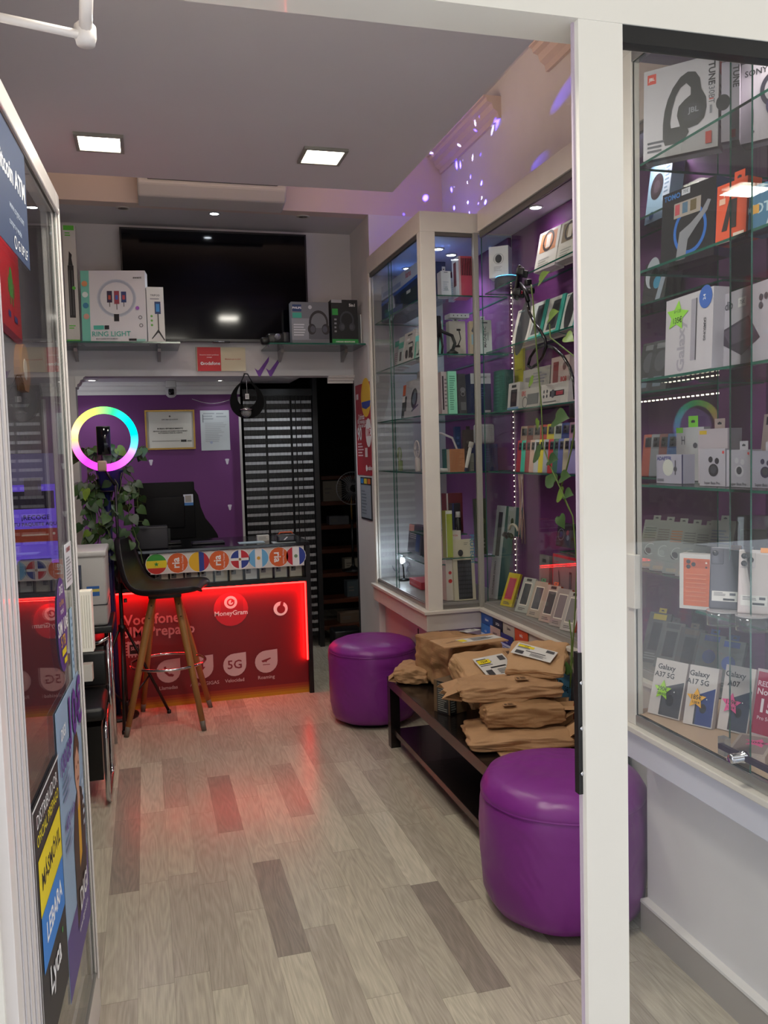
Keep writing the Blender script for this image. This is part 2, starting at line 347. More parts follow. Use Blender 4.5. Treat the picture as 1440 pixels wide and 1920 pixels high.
downlight(-.33, 6.36, 2.06, .04, SPOT_WARM, 'lit downlight in the back room ceiling, above the ring light', 4.)
downlight(1.03, 6.15, 2.06, .045, SPOT_ON, 'bright downlight in the back room ceiling, above the bead curtain', 9.)
downlight(.56, 6.40, 2.06, .03, SPOT_WARM, 'small lit downlight seen through the black hanging loop', 2.)

# ================================================================ glass cabinets along the right wall
ZB, ZT, ZTT = .70, 2.61, 2.71
SH = [1.05, 1.385, 1.69, 2.0, 2.30]
def shelf(name_parent, x0, y0, x1, y1, z, hole=None):
    b = MB(); pane(b, x0, y0, z-.007, x1, y1, z, GLASS); return b.build('shelf', name_parent)
# --- base walls under the cabinets
b = MB(); b.box(1.44, 1.40, 0, XR, 2.25, .63, WALLW); struct(b, 'wall_base_near')
b = MB(); b.box(1.72, 2.25, 0, XR, 4.2, .63, WALLW); struct(b, 'wall_base_middle')
b = MB(); b.box(1.45, 4.2, 0, XR, 5.25, .63, mat('#c3b3b6', .6, noise=.03, scale=4)); b.box(1.445, 4.55, .05, 1.45, 4.553, .5, BLACK); struct(b, 'wall_base_far')
# --- far cabinet (projecting)
A = empty('display_cabinet', (1.65, 4.7, .56), 0, 'white framed glass display cabinet jutting out at the far right, beside the wall posters', 'display cabinet')
def child(b, name, parent, **k):
    o = b.build(name, None, **k); o.parent = parent; o.matrix_parent_inverse = Matrix.Translation(-Vector(parent.location)) if parent.rotation_euler[2] == 0 else parent.matrix_world.inverted(); return o
bpy.context.view_layer.update()
LEDGE = mat('#cfc8bd', .4, noise=.06, scale=14)
b = MB(); b.box(1.375, 4.17, .56, XR, 5.25, .65, LEDGE); b.box(1.36, 4.155, .65, XR, 5.25, .668, LEDGE); child(b, 'ledge', A, bevel=.003)
b = MB(); b.box(1.40, 4.19, .668, XR, 5.25, .70, mat('#8d8a86', .4)); child(b, 'deck', A)
b = MB()
b.box(1.39, 5.21, .668, 1.42, 5.25, ZT, FRAMEW); b.box(1.39, 4.18, .668, 1.47, 4.215, ZT, FRAMEW); b.box(1.39, 4.215, .668, 1.405, 4.235, ZT, FRAMEW); b.box(1.675, 4.165, .668, 1.70, 4.20, ZT, mat('#9a9890', .4))
b.box(1.39, 4.18, ZT, XR, 5.25, ZTT, FRAMEW)
b.box(1.395, 4.235, ZT-.025, 1.41, 5.21, ZT, mat('#6f6d6a', .35, .6)); b.box(1.395, 4.235, .668, 1.415, 5.21, .695, mat('#8d8c88', .3, .7)); b.box(1.47, 4.185, .668, 1.675, 4.20, .69, mat('#8d8c88', .3, .7)); b.box(1.47, 4.185, ZT-.02, 1.675, 4.2, ZT, mat('#6f6d6a', .35, .6))
child(b, 'frame', A, bevel=.002)
b = MB(); b.box(1.41, 4.2, ZT-.006, XR, 5.24, ZT, mat('#b9c9dd', .5)); child(b, 'canopy', A)
b = MB(); b.box(1.88, 4.2, .70, 1.898, 5.24, ZT-.01, PURPLE); child(b, 'back_panel', A)
b = MB(); b.box(1.42, 5.225, .70, 1.88, 5.245, ZT-.01, mat('#a9a8aa', .5)); child(b, 'end_panel', A)
for y0, y1, x in ((4.235, 4.80, 1.398), (4.76, 5.21, 1.404)):
    b = MB(); pane(b, x, y0, .695, x+.005, y1, ZT-.025); child(b, 'glass_door', A)
b = MB(); pane(b, 1.47, 4.19, .69, 1.675, 4.195, ZT-.02); child(b, 'glass_pane', A)
for z in SH[1:]:
    b = MB(); pane(b, 1.425, 4.21, z-.007, 1.878, 5.22, z); child(b, 'shelf', A)
# --- middle cabinet (set back)
Bc = empty('display_cabinet', (1.79, 3.2, .56), 0, 'shallow glass display cabinet set back above the black bench', 'display cabinet')
bpy.context.view_layer.update()
b = MB(); b.box(1.675, 2.265, .56, XR, 4.15, .65, LEDGE); b.box(1.662, 2.265, .65, XR, 4.15, .668, LEDGE); child(b, 'ledge', Bc, bevel=.003)
b = MB(); b.box(1.70, 2.265, .668, XR, 4.15, .70, mat('#8d8a86', .4)); child(b, 'deck', Bc)
b = MB(); b.box(1.69, 2.265, ZT, XR, 4.15, ZTT, FRAMEW); b.box(1.70, 2.265, ZT-.03, 1.715, 4.15, ZT, mat('#6f6d6a', .35, .6)); child(b, 'frame', Bc, bevel=.002)
b = MB(); b.box(1.688, 2.265, .668, 1.725, 4.15, .694, mat('#8f8d88', .35)); child(b, 'door_track', Bc)
b = MB(); b.box(1.715, 2.265, ZT-.006, XR, 4.15, ZT, mat('#b3a9b8', .5)); child(b, 'canopy', Bc)
b = MB(); b.box(1.88, 2.265, .70, 1.898, 4.15, ZT-.01, PURPLE); child(b, 'back_panel', Bc)
for y0, y1, x in ((3.085, 4.15, 1.708), (2.265, 3.11, 1.702)):
    b = MB(); pane(b, x, y0, .695, x+.005, y1, ZT-.03); child(b, 'glass_door', Bc)
for z in SH[1:]:
    b = MB(); pane(b, 1.725, 2.27, z-.007, 1.878, 4.15, z); child(b, 'shelf', Bc)
b = MB(); pane(b, 1.725, 2.27, 1.043, 1.878, 3.36, 1.05); child(b, 'shelf', Bc)
b = MB(); b.box(1.727, 2.262, .70, 1.733, 2.268, 2.58, GEDGE)
# --- near cabinet (projecting, seen through the shop window)
Cc = empty('display_cabinet', (1.64, 1.85, .56), 0, 'glass display cabinet of phones right behind the shop window, right edge of the photo', 'display cabinet')
bpy.context.view_layer.update()
b = MB(); b.box(1.37, 1.42, .56, XR, 2.25, .65, mat('#c9c9d2', .45, noise=.04, scale=10)); b.box(1.352, 1.42, .65, XR, 2.258, .668, LEDGE); child(b, 'ledge', Cc, bevel=.003)
b = MB(); b.box(1.385, 1.42, .668, XR, 2.25, .70, mat('#c7a98f', .5)); child(b, 'deck', Cc)
b = MB(); b.box(1.372, 2.205, .668, 1.40, 2.25, ZT, FRAMEW); b.box(1.372, 1.42, ZT, XR, 2.25, ZTT, FRAMEW); b.box(1.374, 1.42, .668, 1.392, 2.205, .70, mat('#a9a8a4', .25, .8)); b.box(1.374, 1.42, ZT-.03, 1.40, 2.25, ZT, mat('#a9a8a4', .25, .8))
b.box(1.364, 2.19, 1.02, 1.385, 2.235, 1.18, FRAMEW); 
child(b, 'frame', Cc, bevel=.002)
b = MB(); b.box(1.40, 1.42, ZT-.006, XR, 2.25, ZT, mat('#8d7f92', .5)); child(b, 'canopy', Cc)
b = MB(); b.box(1.88, 1.42, .70, 1.898, 2.25, ZT-.01, PURPLE); child(b, 'back_panel', Cc)
for y0, y1, x in ((1.712, 2.205, 1.378), (1.42, 1.798, 1.386)):
    b = MB(); pane(b, x, y0, .70, x+.005, y1, ZT-.03); child(b, 'glass_door', Cc)
for z in SH[1:]:
    b = MB(); pane(b, 1.40, 1.43, z-.007, 1.878, 2.235, z); child(b, 'shelf', Cc)
b = MB(); pane(b, 1.42, 1.43, 1.043, 1.878, 1.98, 1.05); child(b, 'shelf', Cc)
b = MB(); pts = [at_x(1352, 1400, 1.366), at_x(1385, 1425, 1.35), at_x(1440, 1450, 1.35)]
b.box(1.355, 1.60, .735, 1.366, 1.80, .748, mat('#3a2a44', .3, .5)); b.box(1.366, 1.79, .715, 1.385, 1.815, .76, mat('#c8c8c8', .2, .8))
b.lathe([(.0, 0), (.010, 0), (.012, .004), (.012, .035), (.015, .036), (.015, .044)], CHROME, (0, 0, 0), 20, Matrix.Translation((1.322, 1.712, .742)) @ Matrix.Rotation(PI/2, 4, 'Y')); child(b, 'lock', Cc)
# cabinet lamps
downlight(1.60, 4.50, ZT-.007, .035, SPOT_ON, 'round lamp in the roof of the far glass cabinet, nearer the corner post', 7, (.72, .86, 1), 'round lamps inside the glass cabinets')
downlight(1.72, 4.62, ZT-.007, .035, SPOT_ON, 'round lamp in the roof of the far glass cabinet, nearer the wall', 6, (.72, .86, 1), 'round lamps inside the glass cabinets')
downlight(1.58, 5.0, ZT-.007, .035, SPOT_ON, 'round lamp in the roof of the far glass cabinet, farthest from the camera', 5, (.66, .82, 1), 'round lamps inside the glass cabinets')
downlight(1.78, 3.66, ZT-.007, .035, SPOT_ON, 'round lamp in the roof of the set-back cabinet, above the clip-on holder', 5, (1, .9, 1), 'round lamps inside the glass cabinets')
downlight(1.80, 2.72, ZT-.007, .035, SPOT_WARM, 'round lamp in the roof of the set-back cabinet, behind the white mullion', 4, (1, .9, 1), 'round lamps inside the glass cabinets')
downlight(1.66, 1.9, ZT-.007, .035, SPOT_WARM, 'round lamp in the roof of the near cabinet', 5, (1, .84, .8), 'round lamps inside the glass cabinets')
# disco lamp on top of the far cabinet (its dots land on the wall behind)
disco = empty('party_lamp', (1.60, 4.80, ZTT), 0, 'small ball party lamp on the roof of the far glass cabinet', 'lamp')
b = MB(); b.lathe([(.0, 0), (.05, 0), (.05, .02), (.03, .03)], BLACK, seg=20); b.build('base', disco)
b = MB(); b.lathe([(.001, .03)]+[(.035*math.sin(t), .062-.035*math.cos(t)) for t in [.3+i*.26 for i in range(10)]]+[(.001, .097)], BLISTER, seg=20); b.build('dome', disco)
def gobo(name, loc, dirv, power, col, scale, thr, ang):
    o = lamp('SPOT', name, loc, power, col, dirv, spot_size=ang, spot_blend=.5, shadow_soft_size=.002); d = o.data; d.use_nodes = True; n = d.node_tree
    e = [x for x in n.nodes if x.type == 'EMISSION'][0]; tc = n.nodes.new('ShaderNodeTexCoord'); vo = n.nodes.new('ShaderNodeTexVoronoi'); vo.inputs['Scale'].default_value = scale; vo.inputs['Randomness'].default_value = .8
    lt = n.nodes.new('ShaderNodeMapRange'); lt.inputs[1].default_value = thr; lt.inputs[2].default_value = thr*.55; lt.inputs[3].default_value = 0.0; lt.inputs[4].default_value = 1.
    n.links.new(tc.outputs['Normal'], vo.inputs['Vector']); n.links.new(vo.outputs['Distance'], lt.inputs[0])
    n.links.new(lt.outputs[0], e.inputs['Strength'])
gobo('party_dots_blue', (1.60, 4.80, ZTT+.12), (.75, .05, .75), 420, (.05, .035, 1), 4.6, .17, 2.9)
gobo('party_dots_pale', (1.59, 4.78, ZTT+.13), (.75, .0, .75), 110, (.40, .36, 1), 4.4, .13, 2.9)
lamp('POINT', 'party_glow', (1.62, 4.78, ZTT+.16), .75, (.34, .20, 1), shadow_soft_size=.04)
lamp("POINT", "ledge_glow", (1.60, 4.0, .50), .05, (.30, .15, 1), shadow_soft_size=.03)  # violet point light without a fitting, below the cabinet ledge

# ================================================================ open glass door
DA = math.atan2(.999, .047)
door = empty('door', (-.2473, 1.384, 0), DA, 'white framed glass shop door standing open on the left, covered in posters', 'door')
door.name = 'glass_door'
door_m = mat('#dcd4cf', .3, noise=.04, scale=8, coat=.3)
def dchild(b, name, **k): o = b.build(name, door, **k); return o
L = .985
b = MB(); b.box(0, -.02, .008, .185, .02, 2.175, door_m)
for s0, s1 in ((.045, .052), (.085, .09), (.125, .135), (.165, .172)): b.box(s0, -.0225, .008, s1, -.02, 2.175, mat('#c4bfc0', .35))
dchild(b, 'hinge_stile', bevel=.003)
b = MB(); b.box(L-.05, -.02, .008, L, .02, 2.175, door_m); b.box(L-.052, -.026, .12, L-.044, -.02, 2.13, door_m); b.box(L-.056, -.004, .12, L-.05, .004, 2.13, BLACK); dchild(b, 'lock_stile', bevel=.004)
b = MB(); b.box(.185, -.02, 2.12, L-.05, .02, 2.175, door_m); b.box(.185, -.026, 2.115, L-.05, -.02, 2.125, door_m); dchild(b, 'top_rail', bevel=.003)
b = MB(); b.box(.185, -.02, .008, L-.05, .02, .135, door_m); b.box(.185, -.0205, .135, L-.05, .01, .139, mat('#77746f', .4)); dchild(b, 'bottom_rail', bevel=.003)
b = MB(); pane(b, .185, -.016, .135, L-.05, -.010, 2.12, GLASS_DOOR); dchild(b, 'glass_pane')
b = MB()
b.box(L-.035, -.052, 1.00, L+.006, -.021, 1.16, mat('#e6e0d2', .4))
for i in range(4): b.box(L-.034, -.048+i*.006, 1.01, L-.036, -.046+i*.006, 1.15, mat('#c9c2b2', .4))
b.box(L-.03, -.045, .92, L+.002, -.021, .965, mat('#b9b2a6', .35, .3)); dchild(b, 'handle', bevel=.003)
def decal(name, s0, z0, s1, z1, items, lab, base='#ffffff', y=-.0185, cat='poster', shape=None):
    b = MB()
    if shape == 'oval':
        b.prism([((s1-s0)/2*math.cos(t), (z1-z0)/2*math.sin(t)) for t in [2*PI*i/32 for i in range(32)]], ((s0+s1)/2, y, (z0+z1)/2), (1, 0, 0), (0, 0, 1), .001, pm(base))
    else: b.box(s0, y, z0, s1, y+.001, z1, pm(base))
    b.art((s0, y, z0), (1, 0, 0), (0, 0, 1), s1-s0, z1-z0, items)
    o = b.build(name); o.matrix_world = Matrix.Translation(door.location) @ Matrix.Rotation(DA, 4, 'Z')
    tag(o, lab, cat); return o
W_ = '#f2f2f2'
decal('window_poster', .19, 1.885, .498, 2.112, [('t', 'Bitcoin ATM', .52, .63, .052, W_, 0, .02), ('t', 'www.crypto.com', .62, .36, .02, '#b8c4d4'), ('t', 'compra y vende', .55, .22, .018, '#b8c4d4'), ('o', .52, .09, .03, .04, W_), ('t', 'G UP LF', .75, .09, .028, W_)],
      'dark blue cash machine poster at the top of the open glass door', '#2e3f5e')
decal('window_poster', .19, .40, .50, .885, [('t', 'DISTRIBUIDOR', .54, .915, .037, '#e8e8e8'), ('t', 'OFICIAL PREPAGO', .54, .845, .031, '#e3d22c', 0, .01),
      ('r', .12, .56, .96, .78, '#e6cf1e'), ('t', 'MÁSMÓVIL', .56, .67, .046, '#1a1a1a', 0, .02), ('r', .12, .34, .96, .56, '#2f7fd0'), ('t', 'LEBARA', .56, .45, .054, W_, 0, .02), ('t', 'Lyca', .5, .24, .075, W_, 0, .02), ('c', .8, .28, .02, '#3fae49'), ('r', .0, .0, .012, 1, '#d9d9d9'), ('r', 0, .99, 1, 1, '#d9d9d9')],
      'black poster with yellow and blue bands low on the open glass door', '#26262b')
decal('window_poster', .505, .33, .885, .968, [('r', 0, 0, 1, .22, '#5b4a86'), ('p', [(0, .16), (1, .30), (1, .2), (0, .1)], '#5b4a86'),
      ('p', [(.42, .12), (.92, .22), (.98, .45), (.86, .56), (.70, .6), (.52, .56), (.42, .45)], '#3a2b2a'), ('p', [(.62, .3), (.74, .33), (.76, .56), (.66, .57)], '#d9a21e'), ('p', [(.64, .52), (.76, .54), (.74, .60), (.66, .60)], '#c9977e'),
      ('c', .70, .67, .11, '#c9977e', 1.35), ('p', [(.58, .64), (.57, .74), (.64, .8), (.76, .8), (.83, .74), (.80, .70), (.72, .75), (.62, .72)], '#4a2f22'), ('c', .66, .68, .012, '#2a1a14'), ('c', .75, .68, .012, '#2a1a14'), ('r', .67, .625, .74, .633, '#8a4038'),
      ('t', '10€', .72, .88, .15, '#5a2f8a', 0, .03), ('t', '100GB', .25, .80, .06, '#5a2f8a', 0, .02), ('t', 'DIGI', .2, .9, .035, W_, 0, .02), ('l', .1, .66, .45, .76, 4, '#7a86a8'), ('t', '400 min', .3, .58, .045, '#5a2f8a', 0, .01), ('l', .1, .48, .4, .54, 2, '#7a86a8'), ('l', .82, .4, .9, .6, 5, '#c4d2e2'),
      ('t', 'DIGI', .68, .2, .07, W_, 0, .02), ('t', 'www.digimobil.es', .62, .12, .022, W_)],
      'pale blue poster of a person in a dark jacket, on the open glass door', '#8fa9c4')
decal('window_sticker', .60, 1.02, .745, 1.235, [('t', 'DIGI', .5, .87, .03, W_, 0, .01), ('t', 'tu línea', .5, .74, .022, '#e0b030'), ('t', 'móvil', .5, .65, .022, W_), ('t', 'SIM 10€', .52, .48, .045, W_, 0, .02), ('t', '5 TB', .45, .33, .034, '#e0b030', 0, .02), ('r', .28, .18, .72, .25, '#e6cf1e'), ('r', .45, .08, .75, .14, '#e6cf1e')],
      'purple oval sticker on the open glass door, beside the handle', '#4a3480', cat='sticker', shape='oval')
decal('window_notice', .765, 1.195, .88, 1.30, [('t', 'HORARIO', .5, .85, .016, '#a03030', 0, .02), ('l', .12, .1, .88, .7, 8, '#8a8a90')], 'small white opening hours notice on the open glass door, above the oval sticker', '#d9d9de', cat='notice')
decal('window_sticker', .80, .97, .835, 1.14, [('l', .2, .1, .8, .9, 8, '#5a7ea0')], 'narrow pale blue sticker on the open glass door, beside the cream handle', '#9fc0d6', cat='sticker')
# door closer arm
pv = at_y(160, 64, 1.56); t = empty('door_closer', tuple(pv), 0, 'white door closer arm hanging from the header, top left corner', 'door closer')
b = MB(); b.tube([(.012, .0, -.004), at_y(-60, 20, 1.50)-pv], .0075, door_m, 8); b.build('lower_arm', t)
b = MB(); b.tube([(0, 0, .0), at_y(163, -40, 1.48)-pv], .011, door_m, 10); b.build('upper_arm', t)
b = MB(); b.lathe([(.0, -.018), (.015, -.018), (.018, -.006), (.018, .012), (.012, .018), (0, .018)], door_m, (0, 0, 0), 16); b.build('pivot', t)
# strike plate on the mullion
b = MB(); b.box(.744, 1.384, .86, .752, 1.40, 1.125, BLACK)
for z in (.90, .985, 1.07): b.lathe([(0, 0), (.004, 0), (.004, .002), (0, .002)], CHROME, seg=10, M=Matrix.Translation((.7505, 1.383, z)) @ Matrix.Rotation(PI/2, 4, 'X'))
tag(b.build('strike_plate'), 'black lock strike plate with screws on the left edge of the white mullion', 'lock plate')

# ---------------------------------------------------------------- left side behind the door
def wallx(name, x, p0, p1, p2, p3, items, base, lab, cat='poster', nx=1):   # flat sheet on a wall of constant x; y/z limits given
    pass
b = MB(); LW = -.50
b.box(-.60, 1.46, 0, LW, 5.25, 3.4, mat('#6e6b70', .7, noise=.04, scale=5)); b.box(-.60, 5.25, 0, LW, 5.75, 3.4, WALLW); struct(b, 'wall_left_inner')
def poster(name, o, u, w, h, items, base, lab, cat='poster', th=.004, group=None, frame=None, parent=None):
    u = Vector(u).normalized(); v = Vector((0, 0, 1)); n = u.cross(v); b = MB(); o = Vector(o)
    b.prism([(0, 0), (w, 0), (w, h), (0, h)], o+n*th, u, v, th, pm(base)); b.art(o+n*th, u, v, w, h, items)
    if frame:
        fw, fc, fd = frame; m = pm(fc)
        for x0, y0, x1, y1 in ((-fw, -fw, w+fw, 0), (-fw, h, w+fw, h+fw), (-fw, 0, 0, h), (w, 0, w+fw, h)):
            b.prism([(x0, y0), (x1, y0), (x1, y1), (x0, y1)], o+n*fd, u, v, fd, m)
    ob = b.build(name)
    if lab: tag(ob, lab, cat, group)
    return ob
poster('wall_poster', (LW, 3.55, 2.0), (0, 1, 0), .55, .42, [('r', 0, 0, 1, .08, '#7a1030'), ('r', .42, .42, .62, .62, '#3f8f3a'), ('c', .52, .62, .07, '#3f8f3a'), ('r', .37, .44, .40, .58, '#3f8f3a'), ('r', .64, .44, .67, .58, '#3f8f3a'), ('r', .44, .34, .48, .42, '#3f8f3a'), ('r', .55, .34, .59, .42, '#3f8f3a'), ('r', .3, .2, .42, .26, '#2a3a7a'), ('r', .6, .2, .76, .26, '#2a3a7a')],
       '#c2202c', 'red poster with a green robot on the left wall, seen through the door glass')
b = MB(); b.prism([(.14*math.cos(t), .14*math.sin(t)) for t in [PI*i/14 for i in range(15)]]+[(-.06, -.06), (.06, -.06)], (LW+.03, 3.95, 1.86), (0, 1, 0), (0, 0, 1), .03, pm('#9a6c48'))
b.prism([(.05*math.cos(t)-.03, .045*math.sin(t)+.03) for t in [2*PI*i/14 for i in range(14)]], (LW+.033, 3.95, 1.86), (0, 1, 0), (0, 0, 1), .003, pm('#c9c2ba'))
tag(b.build('wall_ornament'), 'tan arched cut-out ornament on the left wall below the red robot poster', 'ornament')
poster('wall_poster', (LW, 3.02, 1.85), (0, 1, 0), .35, .45, [('r', .1, .1, .9, .9, '#17496a'), ('l', .2, .3, .8, .7, 5, '#3b7fa6')], '#123a58', 'dark teal poster on the left wall, nearest the street')
# parcel pick-up stand
ps = empty('parcel_point_stand', (-.40, 3.40, 0), 0, 'narrow pick-up point stand glowing purple, seen through the open door glass', 'display stand')
b = MB(); b.box(-.085, .0, 0, .085, .10, 1.09, mat('#3b3844', .5)); b.box(-.09, -.01, 1.09, .09, .11, 1.12, mat('#2c2a33', .5)); b.build('pedestal', ps)
PURP_E = mat('#6a4fd0', .4, emit=.55)
b = MB(); b.box(-.085, .0, 1.12, .085, .02, 1.53, mat('#8f86b4', .4)); b.art((-.085, 0, 1.12), (1, 0, 0), (0, 0, 1), .17, .41, [('r', 0, 0, 1, .72, PURP_E), ('r', .0, .5, .9, .66, '#2a1f3c'), ('r', .3, .62, .65, .78, '#7a6f80'), ('t', '¡RECOGE', .5, .42, .024, '#14123a', 0, .02), ('t', 'TU PAQUETE AQUÍ', .5, .36, .018, '#14123a', 0, .02),
      ('r', .0, .2, 1, .32, '#c24f32'), ('r', .2, .255, .75, .27, '#f0d0c0'), ('c', .86, .27, .03, '#f0e0d0')]); b.build('sign_panel', ps)
b = MB(); b.rbox(-.06, -.09, 1.12, .05, -.01, 1.14, .004, DGREY); b.build('tray', ps)
# chair and printer table behind the door
t = empty('side_table', (-.315, 4.48, 0), 0, 'black side table with chrome rail carrying the printer, behind the open door', 'table')
b = MB(); b.rbox(-.17, -.2, .665, .13, .2, .70, .006, BLACK); b.build('table_top', t)
for sx, sy in ((-.14, -.17), (.10, -.17), (-.14, .17), (.10, .17)):
    b = MB(); b.tube([(sx, sy, 0), (sx, sy, .665)], .011, CHROME, 8); b.build('leg', t)
b = MB(); b.tube([(-.14, -.19, .62), (.06, -.19, .62), (.11, -.19, .645)], .009, CHROME, 8); b.build('rail', t)
b = MB(); b.rbox(-.13, -.16, .30, .09, .15, .60, .01, BLACK); b.build('storage_box', t)
pr = empty('printer', (-.315, 4.48, .70), 0, 'light grey office printer on the black side table, left of the bar stool', 'printer')
pg = mat('#b4b2b0', .45); pd_ = mat('#2a3348', .4)
b = MB(); b.rbox(-.14, -.18, .0, .11, .18, .34, .012, pg); b.box(-.142, -.182, .10, .112, -.178, .105, DGREY); b.box(.108, -.18, .105, .112, .18, .11, DGREY); b.build('body', pr)
b = MB(); b.rbox(-.145, -.185, .335, .115, .185, .365, .008, mat('#c4c2c0', .4)); b.build('scanner_lid', pr)
b = MB(); b.add([(-.14, -.26, .24), (.0, -.26, .24), (.0, -.18, .30), (-.14, -.18, .30), (-.14, -.26, .20), (.0, -.26, .20), (.0, -.18, .12), (-.14, -.18, .12)], [(0, 1, 2, 3), (4, 7, 6, 5), (0, 4, 5, 1), (1, 5, 6, 2), (0, 3, 7, 4)], pd_); b.build('control_panel', pr)
b = MB(); b.box(-.13, -.19, .11, -.01, -.18, .20, pm('#101420')); b.box(-.12, -.25, .11, -.02, -.18, .118, pd_); b.build('paper_tray', pr)
b = MB(); b.art((.01, -.1805, .13), (1, 0, 0), (0, 0, 1), .09, .17, [('r', .1, .1, .75, .38, '#2a5fa8'), ('r', .1, .22, .75, .3, '#d8c860'), ]); b.build('label', pr)
ch = empty('chair', (-.245, 4.02, 0), 0, 'black padded chair with chrome loop frame, half hidden behind the open door', 'chair')
def loop(x):
    pts = []
    for cx_, cz_, a0 in ((.11, .30, 0), (-.17, .30, 90), (-.17, .06, 180), (.11, .06, 270)):
        for q in range(6):
            a = math.radians(a0+q*18); pts.append((x, cx_+.05*math.cos(a), cz_+.05*math.sin(a)))
    return pts
for i, x in enumerate((.03, -.20)):
    b = MB(); b.tube([(x+.0, p[1], p[2]+.005) for p in loop(x)], .011, CHROME, 8, closed=True); b.build('side_frame', ch)
b = MB(); b.rbox(-.20, -.2, .37, .03, .16, .43, .02, BLACK, 3); b.build('seat', ch)
b = MB(); b.rbox(-.20, .17, .43, .03, .21, .60, .015, BLACK, 3); b.build('backrest', ch)
b = MB(); b.box(-.19, -.16, .10, .01, .12, .34, mat('#0d0b0c', .3)); b.build('under_shelf', ch)

# ================================================================ television wall
t = empty('television', (.50, 5.72, 2.22), 0, 'large black television hung on the wall above the counter', 'television')
c0 = at_y(226, 430, 5.68); c1 = at_y(571, 441, 5.68); zb = at_y(571, 638, 5.68).z; x0, x1, z0, z1 = c0.x, c1.x, zb, (c0.z+c1.z)/2
SCR = mat('#05050a', .08, spec=.3)
b = MB(); b.box(x0-.50, 5.68-5.72, z0-2.22, x1-.50, 5.70-5.72, z1-2.22, SCR); b.build('screen', t)
b = MB()
for a in ((x0-.008, z0-.012, x1+.008, z0+.002), (x0-.008, z1-.002, x1+.008, z1+.008), (x0-.008, z0, x0+.002, z1), (x1-.002, z0, x1+.008, z1)): b.box(a[0]-.5, -.045, a[1]-2.22, a[2]-.5, .028, a[3]-2.22, mat('#16161a', .3))
b.build('bezel', t)
b = MB(); cxx = at_y(415, 638, 5.68).x; b.rbox(cxx-.5-.055, -.05, z0-2.22-.022, cxx-.5+.055, -.02, z0-2.22-.010, .004, mat('#3a3a3e', .25, .5)); b.art((cxx-.5-.05, -.05, z0-2.22-.02), (1, 0, 0), (0, 0, 1), .1, .01, [('t', 'SAMSUNG', .5, .5, .008, '#d8d8d8')]); b.build('maker_badge', t)
# glass wall shelves
GS = glass_mat('smoked_glass', (.55, .58, .60), 1.2)
def wall_shelf(x0, x1, lab, brs):
    t = empty('glass_wall_shelf', ((x0+x1)/2, 5.6, 2.19), 0, lab, 'shelf', 'glass shelves below the television'); cx = (x0+x1)/2
    b = MB(); pane(b, x0-cx, -.24, 0, x1-cx, .145, .01, GS); b.build('glass_plate', t)
    for bx in brs:
        b = MB(); b.prism([(0, .0), (-.14, 0), (-.13, -.02), (0, -.07)], (bx-cx+.01, .149, .0), (0, 1, 0), (0, 0, 1), .02, mat('#9a9898', .3, .6)); b.rbox(bx-cx-.012, -.02, .0, bx-cx+.012, .02, .022, .004, mat('#9a9898', .3, .6)); b.build('bracket', t)
    return t
wall_shelf(-.46, .24, 'glass shelf holding the ring light box, left below the television', (-.38, .12))
wall_shelf(.78, 1.40, 'glass shelf holding the headphone boxes, right below the television', (.90, 1.33))
ZS = 2.201
def pbox(name, cat, lab, w, d, h, loc, rz=0, tilt=0, base='#f2f2f2', front=[], right=[], left=[], top=[], group=None, tab=None, parent=None, rnd=0):
    """a printed box: origin at the front bottom edge centre, front face looks along -y before turning"""
    b = MB(); m = pm(base)
    if rnd: b.rbox(-w/2, 0, 0, w/2, d, h, rnd, m, 3)
    else: b.box(-w/2, 0, 0, w/2, d, h, m)
    b.art((-w/2, 0, 0), (1, 0, 0), (0, 0, 1), w, h, front)
    if right: b.art((w/2, 0, 0), (0, 1, 0), (0, 0, 1), d, h, right)
    if left: b.art((-w/2, d, 0), (0, -1, 0), (0, 0, 1), d, h, left)
    if top: b.art((-w/2, 0, h), (1, 0, 0), (0, 1, 0), w, d, top)
    o = b.build(name); o.matrix_world = Matrix.Translation(loc) @ Matrix.Rotation(math.radians(rz), 4, 'Z') @ Matrix.Rotation(math.radians(-tilt), 4, 'X')
    if parent: return o
    tag(o, lab, cat, group)
    if tab:
        b = MB(); tw = w*.34; b.box(-tw/2, d*.5, h, tw/2, d*.5+.001, h+tab[1], pm(tab[0])); b.art((-tw/2, d*.5, h), (1, 0, 0), (0, 0, 1), tw, tab[1], [('r', .3, .4, .7, .6, '#30303a'), ('c', .5, .55, .1, '#30303a')])
        ob = b.build('hang_tab', o)
    return o
def span(pxl, pxr, pyb, pyt, Y):      # box extents on a plane of constant y, from the photo
    l, r = at_y(pxl, pyb, Y), at_y(pxr, pyb, Y); tp = at_y((pxl+pxr)/2, pyt, Y); return (l.x+r.x)/2, abs(r.x-l.x), tp.z-(l.z+r.z)/2
TEAL = '#58c4b0'; GRN = '#58b83a'
x, w, h = span(124, 152, 630, 405, 5.50)
pbox('tripod_box', 'box', 'tall narrow white tripod box with a green end, leftmost on the glass shelf', .075, .07, h, (x, 5.50, ZS), 0, 2, '#c9c8c2', [('r', .0, 0, 1, .035, GRN), ('r', .1, .955, .9, .995, GRN), ('r', .3, .22, .75, .66, '#201e22'), ('r', .38, .24, .42, .62, '#6b6b6b'), ('r', .6, .24, .64, .62, '#6b6b6b'), ('p', [(.35, .66), (.7, .66), (.62, .72), (.66, .75), (.45, .78), (.42, .73)], '#201e22'), ('c', .7, .47, .14, GRN), ('l', .2, .12, .8, .16, 2, GRN), ('l', .2, .9, .8, .94, 2, GRN)])
x, w, h = span(153, 276, 632, 503, 5.46)
RGB = '#d8d8e0'
